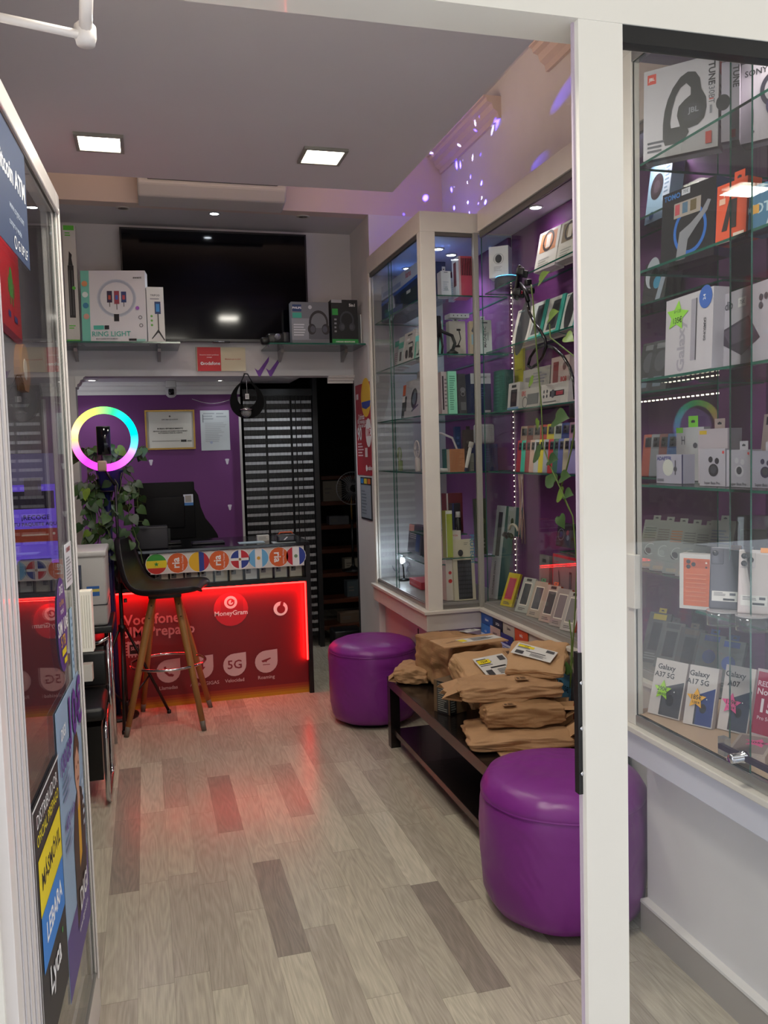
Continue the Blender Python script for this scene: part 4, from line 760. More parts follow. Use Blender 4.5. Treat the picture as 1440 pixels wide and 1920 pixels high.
# bead curtain
b = MB(); BD = mat('#0a0a0c', .3); BW = mat('#a8a8aa', .4); cx0, cx1, yc = .735, 1.245, 6.50; n = 62
zrow = [1.90-.0655*i for i in range(28)]
for i in range(n):
    x = cx0+(cx1-cx0)*i/(n-1); y = yc+.004*math.sin(i*1.7); r = .0022
    b.box(x-r, y-r, .10, x+r, y+r, 1.96, BD)
    gap = (i in (19, 20, 36, 42, 43, 47, 52)) 
    for z in zrow:
        if gap and i not in (36,): continue
        b.box(x-r*1.5, y-r*1.5, z-.011, x+r*1.5, y+r*1.5, z+.011, BW)
        b.box(x-r*1.6, y-r*1.6, z-.045, x+r*1.6, y+r*1.6, z-.015, BD)
tag(b.build('bead_curtain'), 'black and white banded bead curtain in the back doorway', 'curtain', kind='stuff')
b = MB(); b.box(.73, 6.49, 1.95, 1.27, 6.52, 2.0, BLACK); b.box(1.255, 6.46, 0, 1.29, 6.55, 2.6, mat('#0d0b0d', .5)); struct(b, 'door_frame_back')
# staircase
st = empty('staircase', (1.7, 7.2, 0), 0, 'dark wooden open staircase in the stairwell at the back right', 'staircase')
WD = mat('#4a2414', .35, noise=.15, scale=12); treads = []
for k, (px, py) in enumerate(((585, 1176), (595, 1126), (602, 1076), (602, 1031), (602, 986), (602, 941), (602, 893))):
    y = 6.60+.14*k; q = at_y(px, py, y); treads.append((y, q.z, q.x)); b = MB(); b.box(q.x-1.7, y-7.2, q.z-.035, 2.24-1.7, y+.24-7.2, q.z, WD); b.build('tread', st, bevel=.004)
b = MB(); b.box(1.98-1.7, -.2, 0, 2.02-1.7, .3, 1.0, DARKW); b.build('stringer', st)
def on_tread(k, px0, px1, pyt, lab, base, name='stored_box', d=.12, dy=.06):
    y, z, x_ = treads[k]; a = at_y(px0, 900, y+dy); c = at_y(px1, 900, y+dy); t_ = at_y((px0+px1)/2, pyt, y+dy); pbox(name, 'box', lab, c.x-a.x, d, max(.03, t_.z-z), ((a.x+c.x)/2, y+dy, z+.0005), 0, 0, base, [('l', .1, .3, .5, .7, 2, '#5a5550')])
on_tread(5, 605, 640, 902, 'beige box stored on the highest tread in view of the dark staircase', '#6b6258')
on_tread(4, 615, 652, 968, 'flat grey case stored on the staircase under the beige box', '#4a4a50', 'storage_case')
on_tread(2, 642, 668, 1048, 'pale box stored on the staircase behind the fan foot', '#8a8478', dy=.11)
on_tread(1, 645, 675, 1090, 'grey green folder box low on the staircase', '#3a4448', 'storage_case')
on_tread(0, 630, 672, 1150, 'brown and black carton on the lowest tread of the staircase', '#5a4a3c')
b = MB(); b.rbox(-.1, 0, 0, .12, .2, .16, .01, BLACK); o = b.build('storage_crate'); o.location = (1.42, 6.22, 0); tag(o, 'black crate on the floor under the staircase', 'crate')
y, z, _x = treads[2]; q = at_y(658, 915, y+.06)
fn = empty('standing_fan', (q.x, y+.06, z), 0, 'black wire caged fan standing on the staircase', 'fan'); hz = q.z-z
b = MB(); b.lathe([(0, 0), (.10, 0), (.10, .012), (.03, .03), (.012, .05), (.012, .1)], BLACK, seg=24); b.tube([(0, 0, .05), (0, 0, hz*.62)], .010, BLACK, 10); b.tube([(0, 0, hz*.62), (0, 0, hz-.02)], .008, mat('#8a6a3a', .3, .6), 10); b.build('stand', fn)
b = MB(); R = .135; WR = mat('#8a8a8e', .3, .6)
b.tube([(R*math.cos(a), -.05, hz+R*math.sin(a)) for a in [2*PI*i/32 for i in range(32)]], .004, WR, 6, closed=True)
for i in range(36): a = 2*PI*i/36; b.tube([(.03*math.cos(a), -.09, hz+.03*math.sin(a)), (R*.7*math.cos(a), -.08, hz+R*.7*math.sin(a)), (R*math.cos(a), -.05, hz+R*math.sin(a))], .0012, WR, 4, caps=False)
b.build('cage', fn)
for i in range(3):
    a = i*2*PI/3; b = MB(); b.add([(.02*math.cos(a), -.055, hz+.02*math.sin(a)), (.11*math.cos(a-.4), -.06, hz+.11*math.sin(a-.4)), (.115*math.cos(a+.3), -.05, hz+.115*math.sin(a+.3)), (.02*math.cos(a+1), -.05, hz+.02*math.sin(a+1))], [(0, 1, 2, 3)], mat('#2a2a2e', .3)); b.build('blade', fn)
b = MB(); b.lathe([(0, 0), (.035, 0), (.04, .05), (.02, .08), (0, .08)], BLACK, seg=16, M=Matrix.Translation((0, -.03, hz)) @ Matrix.Rotation(-PI/2, 4, 'X')); b.build('motor', fn)
b = MB(); b.tube([at_y(600, 1028, 6.7)+Vector((0, 0, 0)), at_y(597, 1060, 6.65), at_y(600, 1110, 6.6), at_y(603, 1135, 6.55)], .0025, pm('#8a8884'), 6); tag(b.build('cable'), 'pale cable hanging down the left side of the staircase', 'cable')

# ================================================================ bar stool
s = empty('bar_stool', (.075, 4.94, 0), 0, 'black bar stool with wooden legs and chrome foot ring before the red counter', 'bar stool')
SEAT = mat('#120f14', .42); LEGW = mat('#a0703c', .45, noise=.18, scale=9)
seat_z = .772
# moulded shell: grid over length (x) and width (y)
prof = [(.215, -.018), (.225, .004), (.20, .016), (.12, .010), (.0, .0), (-.09, .002), (-.14, .022), (-.172, .07), (-.19, .14), (-.205, .21), (-.22, .275), (-.228, .295)]
hw = [.09, .15, .185, .205, .21, .205, .20, .19, .175, .155, .125, .08]
b = MB(); vs = []; fs = []; NW = 11; K = len(prof)
for side in (0, 1):
    for i, (x, z) in enumerate(prof):
        i0, i1 = max(0, i-1), min(K-1, i+1); tx, tz = prof[i1][0]-prof[i0][0], prof[i1][1]-prof[i0][1]; l = math.hypot(tx, tz) or 1; nx, nz = tz/l, -tx/l
        for j in range(NW):
            w = (j/(NW-1)*2-1); y = hw[i]*math.sin(w*PI/2)*.98; lift = .022*abs(w)**3; off = lift-(.030 if side else 0)
            vs.append((x-(-nx)*off*1.0, y, z+(-nz)*0+(nz if nz > 0 else -nz)*off if False else z+off*abs(nz)+0)) if False else vs.append((x+nx*off, y, z+nz*off))
g = lambda sd, i, j: sd*K*NW+i*NW+j
for i in range(K-1):
    for j in range(NW-1): fs += [(g(0, i, j), g(0, i, j+1), g(0, i+1, j+1), g(0, i+1, j)), (g(1, i, j), g(1, i+1, j), g(1, i+1, j+1), g(1, i, j+1))]
for i in range(K-1): fs += [(g(0, i, 0), g(0, i+1, 0), g(1, i+1, 0), g(1, i, 0)), (g(0, i, NW-1), g(1, i, NW-1), g(1, i+1, NW-1), g(0, i+1, NW-1))]
for j in range(NW-1): fs += [(g(0, 0, j), g(1, 0, j), g(1, 0, j+1), g(0, 0, j+1)), (g(0, K-1, j), g(0, K-1, j+1), g(1, K-1, j+1), g(1, K-1, j))]
b.add([(x, y, z+seat_z) for x, y, z in vs], fs, SEAT, True); so = b.build('seat', s); so.rotation_euler[2] = -.24; sm_ = so.modifiers.new('round', 'SUBSURF'); sm_.levels = 1; sm_.render_levels = 2
b = MB(); b.rbox(-.09, -.09, seat_z-.05, .09, .09, seat_z-.016, .01, BLACK); b.build('seat_mount', s)
feet = [(-.162, 4.742), (.249, 4.703), (.315, 5.138), (-.077, 5.196)]; cen = (.075, 4.94)
for i, (fx, fy) in enumerate(feet):
    fx -= cen[0]; fy -= cen[1]; tx, ty = (.062 if fx > 0 else -.062), (.062 if fy > 0 else -.062)
    top = Vector((tx, ty, seat_z-.03)); bot = Vector((fx, fy, .0)); mid = bot.lerp(top, .07)
    b = MB(); b.tube([mid, bot.lerp(top, .5), bot.lerp(top, .85), top], [.0155, .019, .021, .018], LEGW, 12); b.tube([bot, mid], [.0135, .0155], mat('#6a6258', .6), 12)
    for q in (.84, .93):
        c_ = bot.lerp(top, q); b.lathe([(0, -.004), (.005, -.004), (.005, .0), (0, .0)], BLACK, tuple(c_+Vector((0, -.021, 0))), 8)
    b.build('leg', s)
zr = .345; cx_ = sum((f[0]-cen[0]) for f in feet)/4*.45; cy_ = sum((f[1]-cen[1]) for f in feet)/4*.45
b = MB(); b.tube([(cx_+.205*math.cos(a), cy_+.205*math.sin(a), zr) for a in [2*PI*i/48 for i in range(48)]], .0085, CHROME, 10, closed=True); b.build('foot_ring', s)

# ================================================================ ring light on its tripod
RLc = at_y(196, 823, 5.00)
r = empty('ring_light', (-.165, 5.02, 0), 0, 'rainbow lit ring light on a black tripod, left of the counter', 'ring light')
hx = RLc.x+.165; zc = RLc.z
m = bpy.data.materials.new('rainbow_tube'); m.use_nodes = True; n = m.node_tree; n.nodes.clear()
out = n.nodes.new('ShaderNodeOutputMaterial'); em = n.nodes.new('ShaderNodeEmission'); em.inputs[1].default_value = 2.2
tc = n.nodes.new('ShaderNodeTexCoord'); mp = n.nodes.new('ShaderNodeMapping'); mp.vector_type = 'POINT'; mp.inputs['Location'].default_value = (-hx, 0, -zc)
sx = n.nodes.new('ShaderNodeSeparateXYZ'); at = n.nodes.new('ShaderNodeMath'); at.operation = 'ARCTAN2'; mr = n.nodes.new('ShaderNodeMapRange'); mr.inputs[1].default_value = -PI; mr.inputs[2].default_value = PI
rp = n.nodes.new('ShaderNodeValToRGB'); rp.color_ramp.interpolation = 'LINEAR'
cols = [(0.0, (1, .35, .12)), (.06, (1, .12, .35)), (.14, (1, .03, .75)), (.30, (.95, .05, .85)), (.40, (.7, .12, 1)), (.45, (.1, .3, 1)), (.52, (.0, .65, .9)), (.60, (.0, .8, .6)), (.70, (.02, .75, .15)), (.80, (.35, .85, .08)), (.88, (.95, .8, .1)), (.95, (1, .6, .25)), (1., (1, .4, .15))]
rp.color_ramp.elements[0].position = 0; rp.color_ramp.elements[0].color = (*cols[0][1], 1); rp.color_ramp.elements[1].position = 1; rp.color_ramp.elements[1].color = (*cols[-1][1], 1)
for p, c in cols[1:-1]: e = rp.color_ramp.elements.new(p); e.color = (*c, 1)
n.links.new(tc.outputs['Object'], mp.inputs[0]); n.links.new(mp.outputs[0], sx.inputs[0]); n.links.new(sx.outputs[2], at.inputs[0]); n.links.new(sx.outputs[0], at.inputs[1]); n.links.new(at.outputs[0], mr.inputs[0]); n.links.new(mr.outputs[0], rp.inputs[0]); n.links.new(rp.outputs[0], em.inputs[0]); n.links.new(em.outputs[0], out.inputs[0])
b = MB(); b.tube([(hx+.160*math.cos(a), 0, zc+.160*math.sin(a)) for a in [-1.7-math.radians(0)+math.radians(8+345*i/60) for i in range(61)]], .020, m, 12); b.build('lamp_ring', r)
b = MB(); b.tube([(hx+.160*math.cos(a), .006, zc+.160*math.sin(a)) for a in [2*PI*i/64 for i in range(64)]], .015, mat('#c8c4c8', .4), 10, closed=True); b.build('ring_back', r)
b = MB(); b.rbox(hx-.045, -.03, zc-.18, hx+.005, .03, zc-.12, .01, mat('#a89078', .45), 3); b.build('ring_joint', r)
b = MB(); b.tube([(hx-.02, 0, zc-.15), (0, 0, zc-.26)], .008, BLACK, 10); b.tube([(0, 0, zc-.26), (0, 0, .75)], .0075, BLACK, 10); b.tube([(0, 0, .80), (0, 0, .42)], .011, BLACK, 12); b.tube([(0, 0, .60), (0, 0, .02)], .013, BLACK, 12); b.tube([(hx-.02, 0, zc-.13), (hx-.02, -.01, zc-.05)], .006, BLACK, 8); b.build('pole', r)
b = MB(); b.lathe([(.0, -.02), (.024, -.02), (.024, .02), (0, .02)], BLACK, (0, 0, .545), 14); b.build('collar', r)
b = MB(); b.lathe([(.0, -.015), (.02, -.015), (.02, .015), (0, .015)], BLACK, (0, 0, .11), 14); b.build('collar', r)
b = MB(); b.lathe([(0, 0), (.012, 0), (.012, .018), (0, .018)], mat('#8a8a8a', .3, .8), seg=12, M=Matrix.Translation((.015, 0, .70)) @ Matrix.Rotation(PI/2, 4, 'Y')); b.build('knob', r)
for a in (268, 24, 150):
    a = math.radians(a); f = Vector((.26*math.cos(a), .22*math.sin(a), .01)); hub = Vector((.02*math.cos(a), .02*math.sin(a), .54)); md = hub.lerp(f, .55)
    b = MB(); b.tube([hub, f], .0085, BLACK, 8); b.tube([(.015*math.cos(a), .015*math.sin(a), .11), md], .006, BLACK, 8); b.lathe([(0, -.012), (.012, -.012), (.012, .01), (0, .01)], BLACK, tuple(f), 10); b.build('leg', r)
ph = empty('mobile_phone', (RLc.x-.005, 4.99, zc-.09), 0, 'black phone held upright in the middle of the ring light', 'phone')
b = MB(); b.rbox(-.037, -.005, 0, .037, .004, .16, .004, mat('#050507', .2), 3); b.build('body', ph)
b = MB(); b.rbox(-.033, -.0062, .004, .033, -.005, .156, .0005, SCR, 1); b.build('screen', ph)
lamp('POINT', 'ring_glow', (RLc.x+.1, 4.94, zc), .4, (.55, .35, 1), shadow_soft_size=.12)

# ================================================================ climbing plant behind the ring light
def leaf_mesh(b, base, dirv, up, L, m):
    d = Vector(dirv).normalized(); up = Vector(up); s = d.cross(up).normalized(); nrm = s.cross(d)
    out = [(0, 0), (-.10, .20), (-.02, .36), (.18, .44), (.42, .40), (.68, .24), (.88, .09), (1.02, 0)]
    P = lambda a, w, k: tuple(Vector(base)+d*(a*L)+s*(w*L)+nrm*(k*L))
    mid = [P(a, 0, .03-.22*max(0, a)**2) for a in (0.0, .0, .05, .2, .42, .68, .88, 1.02)]
    lf = [P(a, w, .10*w+.03-.22*max(0, a)**2) for a, w in out]; rt = [P(a, -w, .10*w+.03-.22*max(0, a)**2) for a, w in out]
    fs = []; n = len(out)
    for i in range(n-1): fs += [(i, i+1, n+i+1, n+i), (i+1, i, 2*n+i, 2*n+i+1)]
    b.add(mid+lf+rt, fs, m, True)
LEAVES = [mat('#2d4a26', .4, noise=.3, scale=30), mat('#3c5a2c', .4, noise=.25, scale=30), mat('#22391f', .4, noise=.2, scale=30), mat('#6b8a2e', .4, noise=.3, scale=30)]
STEM = mat('#4a5a2c', .5)
pc = at_y(205, 880, 5.14)
pl = empty('trailing_plant', (pc.x, 5.14, 0), 0, 'leafy green trailing plant hanging behind and below the ring light', 'plant')
zt = pc.z
rnd = random.Random(3); vines = MB(); leaves_all = []
def vine(p0, pts_dir, n_leaf, L=.05):
    pts = [Vector(p0)]
    for d in pts_dir: pts.append(pts[-1]+Vector(d))
    fine = []
    for i in range(len(pts)-1):
        for q in range(5): fine.append(pts[i].lerp(pts[i+1], q/5)+Vector((rnd.uniform(-.006, .006), rnd.uniform(-.006, .006), 0)))
    fine.append(pts[-1]); vines.tube(fine, .0028, STEM, 5)
    for k in range(n_leaf):
        p = fine[int(rnd.uniform(1, len(fine)-1))]; a = rnd.uniform(PI, 2*PI) if rnd.random() < .75 else rnd.uniform(0, PI); d = Vector((math.cos(a), math.sin(a)*.8, rnd.uniform(-.8, .3))).normalized(); st_ = p+d*rnd.uniform(.02, .05)
        vines.tube([p, st_], .0015, STEM, 4, caps=False); leaves_all.append((st_, (d.x, d.y, d.z-.7), (rnd.uniform(-.5, .5), -1, .45), L*rnd.uniform(.8, 1.5), rnd.choice(LEAVES[:3]+LEAVES[:2]+([LEAVES[3]] if rnd.random() < .3 else []))))
for i in range(15):
    a = rnd.uniform(0, 2*PI); x = .12*math.cos(a); y = .10*math.sin(a); seq = [(rnd.uniform(-.05, .05), rnd.uniform(-.03, .02), -rnd.uniform(.06, .16)) for _ in range(rnd.randint(3, 5))]
    vine((x, y*.5, zt-.02), seq, 8, .052)
for i in range(9):
    a = rnd.uniform(0, 2*PI); vine((.05*math.cos(a), .03, zt), [(.10*math.cos(a), 0, .08), (.05*math.cos(a), -.01, .05), (.03*math.cos(a), -.01, -.04)], 5, .05)
o = vines.build('stems', pl)
lb = MB()
for t_ in leaves_all: leaf_mesh(lb, *t_)
lo = lb.build('foliage', pl); lo['kind'] = 'stuff'
b = MB(); b.lathe([(0, 0), (.055, 0), (.075, .11), (.08, .115), (.07, .115), (.068, .10), (0, .10)], mat('#2a2a6a', .4), (0, 0, zt-.12), 20); b.build('pot', pl)
b = MB(); b.tube([(-.02, 0, .0), (-.02, 0, zt-.12)], .02, mat('#20205a', .4), 10); b.lathe([(0, 0), (.12, 0), (.12, .012), (.02, .02)], BLACK, (-.02, 0, 0), 20); b.lathe([(0, 0), (.07, 0), (.07, .006), (0, .006)], BLACK, (0, 0, zt-.127), 20); b.build('plant_stand', pl)

# ================================================================ bench, ottomans
bn = empty('bench_table', (1.42, 3.45, 0), 0, 'long low black wood-effect bench along the glass cabinets, loaded with parcels', 'bench')
b = MB(); b.box(1.14-1.42, 2.77-3.45, .31, 1.70-1.42, 4.13-3.45, .36, DKWOOD); b.build('top', bn, bevel=.002)
for sx in (1.14, 1.65):
    for sy in (2.77, 4.08):
        b = MB(); b.box(sx-1.42, sy-3.45, 0, sx+.05-1.42, sy+.05-3.45, .31, DKWOOD); b.build('leg', bn)
b = MB(); b.box(1.155-1.42, 2.82-3.45, .07, 1.69-1.42, 4.08-3.45, .10, DKWOOD); b.build('lower_shelf', bn, bevel=.002)
def otto(name, c, r, h, seam, lab, seed):
    m = bpy.data.materials.new('purple_leatherette'); m.use_nodes = True; n = m.node_tree; p = n.nodes['Principled BSDF']; p.inputs['Base Color'].default_value = (*srgb('#7c2a84'), 1); p.inputs['Roughness'].default_value = .36; p.inputs['Specular IOR Level'].default_value = .45
    no = n.nodes.new('ShaderNodeTexNoise'); no.inputs['Scale'].default_value = 4.5; no.inputs['Distortion'].default_value = 1.2; tc = n.nodes.new('ShaderNodeTexCoord'); bp = n.nodes.new('ShaderNodeBump'); bp.inputs['Strength'].default_value = .28; bp.inputs['Distance'].default_value = .05
    n.links.new(tc.outputs['Object'], no.inputs['Vector']); n.links.new(no.outputs[0], bp.inputs['Height']); n.links.new(bp.outputs[0], p.inputs['Normal'])
    t = empty(name, (c[0], c[1], 0), 0, lab, 'ottoman', 'round purple leatherette ottomans')
    rr = random.Random(seed); ph1, ph2 = rr.uniform(0, 6), rr.uniform(0, 6)
    def body(pr, m_, amp, wr):
        vs = []; fs = []; SG = 96; n_ = len(pr)
        for (q, z) in pr:
            for k in range(SG):
                a = 2*PI*k/SG; f = 1-abs(z/h-.45)*1.2
                dr = amp*(math.sin(3*a+ph1)*.6+math.sin(5*a+ph2+z*7)*.4)
                if wr and z > seam-.10: dr += -.0022*max(0, (z-seam+.10)/.10)*(.5+.5*math.sin(44*a+2*math.sin(3*a)))*(.3+.7*max(0, math.sin(2*a+ph1)))
                dr += .004*math.sin(9*a+z*26+ph1)*max(0, f)*amp/.004
                vs.append((max(.0002, q+dr*(1 if q > .05 else 0))*math.cos(a), max(.0002, q+dr*(1 if q > .05 else 0))*math.sin(a), z))
        for i in range(n_-1):
            for k in range(SG): fs.append((i*SG+k, i*SG+(k+1) % SG, (i+1)*SG+(k+1) % SG, (i+1)*SG+k))
        bb = MB(); bb.add(vs, fs, m_, True); return bb
    body([(.0, .018), (r*.80, .018), (r*.9, .03), (r*.955, .06), (r*.985, .12), (r, .2), (r, .28), (r*.995, seam-.04), (r*.985, seam-.012), (r*.975, seam)], m, .004, True).build('side_cover', t)
    body([(r*.975, seam), (r*.985, seam+.008), (r*.97, seam+.02), (r*.90, h-.014), (r*.78, h-.002), (r*.55, h+.004), (r*.25, h+.003), (.0002, h)], m, .002, False).build('top_cover', t)
    body([(r*.979, seam-.003), (r*.994, seam), (r*.979, seam+.004)], m, .004, False).build('piping', t)
    bb = MB(); bb.lathe([(0, 0), (r*.7, 0), (r*.74, .02), (0, .02)], BLACK, seg=24); bb.build('base', t)
otto('ottoman', (1.265, 2.468), .272, .452, .385, 'purple round ottoman in front, partly behind the white mullion', 4)
otto('ottoman', (1.188, 4.596), .25, .452, .40, 'purple round ottoman farther back, between bench and counter', 9)

# ================================================================ goods in the cabinets
def y_on_x(px, X, Z):
    y = 900.
    for _ in range(8): q = at_x(px, y, X); y = proj((X, q.y, Z))[1]
    return q.y
def fit_h(x, y, Z, ytop):
    lo, hi = .005, .9
    for _ in range(30):
        m_ = (lo+hi)/2
        if proj((x, y, Z+m_))[1] > ytop: lo = m_
        else: hi = m_
    return lo
def goodsX(px0, px1, ytop, X, Z, d, name, cat, lab, base, front, tilt=6, turn=0, **k):   # stands facing -x
    a, c = y_on_x(px0, X, Z), y_on_x(px1, X, Z); w = abs(a-c); yc = (a+c)/2
    return pbox(name, cat, lab, w, d, fit_h(X, yc, Z, ytop), (X, yc, Z+.001), -90+turn, tilt, base, front, **k)
def x_on_y(px, Y, Z):
    y = 900.
    for _ in range(8): q = at_y(px, y, Y); y = proj((q.x, Y, Z))[1]
    return q.x
def goodsY(px0, px1, ytop, Y, Z, d, name, cat, lab, base, front, tilt=2, turn=0, **k):   # stands facing the street
    a, c = x_on_y(px0, Y, Z), x_on_y(px1, Y, Z); w = abs(a-c); xc = (a+c)/2
    return pbox(name, cat, lab, w, d, fit_h(xc, Y, Z, ytop), (xc, Y, Z+.001), turn, tilt, base, front, **k)
def goodsB(p0, p1, ytop, Z, d, name, cat, lab, base, front, tilt=4, **k):     # base corners from the photo
    P0, P1 = at_z(*p0, Z), at_z(*p1, Z); k_ = max(1, 1.398/min(P0.x, P1.x)); P0 = Vector((P0.x*k_, P0.y*k_, Z)); P1 = Vector((P1.x*k_, P1.y*k_, Z)); m_ = (P0+P1)/2; dv = P1-P0
    return pbox(name, cat, lab, dv.length, d, fit_h(m_.x, m_.y, Z, ytop), (m_.x, m_.y, Z+.001), math.degrees(math.atan2(dv.y, dv.x)), tilt, base, front, **k)
LN = lambda *a: ('l',)+a
def dev(kind, x=.5, y=.5, s=.3, col='#26262b'):
    if kind == 'cam': return [('c', x, y, s, col), ('c', x, y, s*.6, '#5a6a74')]
    if kind == 'bar': return [('r', x-s*.4, y-s, x+s*.4, y+s, col), ('r', x-s*.3, y-s*.85, x+s*.3, y+s*.85, '#5c636c')]
    if kind == 'arm': return [('p', [(x-s, y-s), (x+s*.2, y-s), (x+s*.2, y-s*.8), (x-s*.1, y-s*.7), (x+s*.5, y), (x+.2*s, y+s*.8), (x, y+s), (x-s*.1, y+s*.8), (x+.25*s, y), (x-s*.4, y-s*.7), (x-s, y-s*.8)], col)]
    if kind == 'radio': return [('r', x-s, y-s*.5, x+s, y+s*.5, col), ('r', x-s*.1, y-s*.35, x+s*.85, y+s*.35, '#a8404a'), ('c', x-s*.55, y, s*.28, '#54545c')]
    if kind == 'buds': return [('c', x-s*.3, y+s*.5, s*.22, col), ('c', x+s*.35, y+s*.4, s*.22, col), ('c', x, y-s*.25, s*.5, col, .9), ('c', x, y-s*.2, s*.3, '#3c3c44')]
    return []
# ---- far cabinet, front pane
YA = 4.245
goodsY(828, 846, 508, 4.26, 2.3, .06, 'gadget_box', 'box', 'narrow white box on the top shelf of the far cabinet, beside the corner post', '#dfe6ee', [('r', .3, .93, .7, .96, '#7a8894'), LN(.2, .2, .8, .6, 5, '#b4c2d0'), ('c', .5, .3, .2, '#b0bec8')], tab=('#dfe6ee', .03))
goodsY(847, 857, 520, 4.33, 2.3, .05, 'gadget_box', 'box', 'slim pale box squeezed between the white and red boxes on the top shelf', '#b8cde0', [LN(.2, .2, .8, .8, 6, '#8aa6c0')], tilt=8)
goodsY(862, 888, 480, 4.24, 2.3, .10, 'speaker_box', 'box', 'tall red and black box on the top shelf of the far cabinet', '#c0485c', [('r', .1+.12*i, .52, .17+.12*i, .95, '#1f1418') for i in range(7)]+[('r', .0, .0, .12, 1, '#c8a0a8')], left=[('r', 0, 0, 1, 1, '#d8dce4'), ('r', .2, .3, .6, .9, '#7a2a3a')])
pbox('camera_box', 'box', 'white box with a camera picture on the top shelf where the two cabinets meet', .10, .08, .155, (1.765, 4.06, 2.365), -38, 0, '#dcdcd8', [('o', .5, .6, .24, .27, '#a8a8a8'), ('c', .5, .6, .17, '#2c2c34', 1.25), LN(.25, .2, .75, .36, 4, '#a8a8a8')])
t = empty('smart_speaker', (1.80, 4.04, 2.301), 0, 'dark round smart speaker with a blue light under the white camera box', 'speaker'); b = MB(); b.lathe([(0, 0), (.058, 0), (.062, .01), (.062, .05), (.055, .062), (0, .062)], mat('#20242c', .6), seg=28); b.build('body', t)
b = MB(); b.tube([(.054*math.cos(a), .054*math.sin(a), .0625) for a in [2*PI*i/24 for i in range(24)]], .002, _em('blue_ring', (.1, .5, 1), 3), 5, closed=True); b.build('light_ring', t)
# shelf 2.0
goodsY(824, 832, 600, 4.30, 2.0, .05, 'holder_box', 'box', 'mint sided box on the second shelf behind the corner post', '#7fd0b8', [('r', .1, .7, .8, .98, '#e8e8e8'), ('r', .2, .72, .7, .9, '#2a2a30')])
goodsY(844, 874, 602, 4.33, 2.0, .05, 'holder_box', 'box', 'white box with a picture of a car phone holder on the second shelf', '#c9c4bc', dev('arm', .6, .5, .25, '#1a1a1e')+[('r', .45, .72, .7, .78, '#1a1a1e')], tab=('#e8e8e8', .02))
goodsY(882, 897, 602, 4.25, 2.0, .055, 'holder_box', 'box', 'beige box with a gooseneck holder picture on the second shelf', '#b8a890', [('p', [(.2, .7), (.45, .85), (.55, .72), (.85, .55), (.8, .3), (.75, .1), (.55, .08), (.7, .3), (.7, .52), (.4, .66)], '#3a4650'), ('r', .2, .3, .45, .6, '#8fb0c0')], turn=-10)
goodsY(898, 923, 600, 4.22, 2.0, .06, 'holder_box', 'box', 'pale mint box lettered up its front on the second shelf', '#c3d2c8', [('t', 'MAGNETIC', .5, .5, .022, '#20282a', 90, .015), ('r', .3, .9, .7, .94, '#3a4448'), LN(.66, .2, .8, .75, 1, '#9aaaa4')], tab=('#d6e0da', .025))
t = empty('phone_holder', (1.565, 4.27, 2.001), 0, 'black flexible phone holder with clamps displayed on the second shelf of the far cabinet', 'phone holder')
b = MB(); b.lathe([(0, 0), (.03, 0), (.032, .012), (.015, .022), (.01, .03)], BLACK, (.02, 0, 0), 18); b.tube([(.02, 0, .02), (.035, 0, .06), (.02, 0, .10), (-.02, 0, .115), (-.05, 0, .13)], .009, BLACK, 10); b.build('base_arm', t)
b = MB(); b.rbox(-.075, -.02, .09, -.045, .02, .20, .006, BLACK); b.tube([(-.06, -.02, .11), (-.07, -.03, .05), (-.075, -.03, .0)], .006, BLACK, 8); b.tube([(-.05, -.02, .11), (-.045, -.03, .04), (-.05, -.03, .0)], .006, BLACK, 8); b.build('clamp', t)
pbox('speaker_box', 'box', 'flat white box with four dots lying under the red box', .11, .08, .022, (1.64, 4.30, 2.20), 0, 0, '#c6cad0', [('c', .2*i+.2, .5, .03, '#3a3a44') for i in range(4)]).location
# shelf 1.69
goodsY(829, 841, 697, 4.26, 1.69, .06, 'cable_box', 'box', 'white printed side box on the third shelf beside the corner post', '#c8b8b8', [('r', .15, .1, .4, .9, '#3a2a34'), LN(.5, .15, .9, .85, 8, '#8a7a80')])
goodsY(842, 858, 696, 4.24, 1.69, .06, 'cable_box', 'box', 'mint green printed box on the third shelf of the far cabinet', '#86cfae', [LN(.15, .08, .85, .9, 16, '#4a8a70')])
goodsY(862, 878, 700, 4.30, 1.69, .03, 'blister_pack', 'pack', 'clear plastic pack on the third shelf between mint and navy boxes', '#4a4a50', [('c', .5, .6, .3, '#8a8a90'), ('r', .2, .1, .8, .3, '#7a7a80'), ('o', .5, .5, .2, .24, '#b8b8bc')], tilt=6)
goodsY(884, 922, 700, 4.24, 1.69, .08, 'modem_box', 'box', 'navy blue and white box on the third shelf of the far cabinet', '#1f2a52', [('r', 0, .74, 1, 1, '#b4b8bc'), ('t', 'MONESTYLE', .5, .9, .012, '#40444c', 0, .02), ('r', .65, .02, .95, .08, '#b0b0b8'), LN(.25, .35, .75, .65, 5, '#46527c')])
goodsX(925, 941, 695, 1.76, 1.69, .06, 'cable_box', 'box', 'dark teal box at the end of the third shelf, set-back cabinet', '#2c5450', [LN(.2, .1, .8, .9, 10, '#3e6c66')], tilt=2)
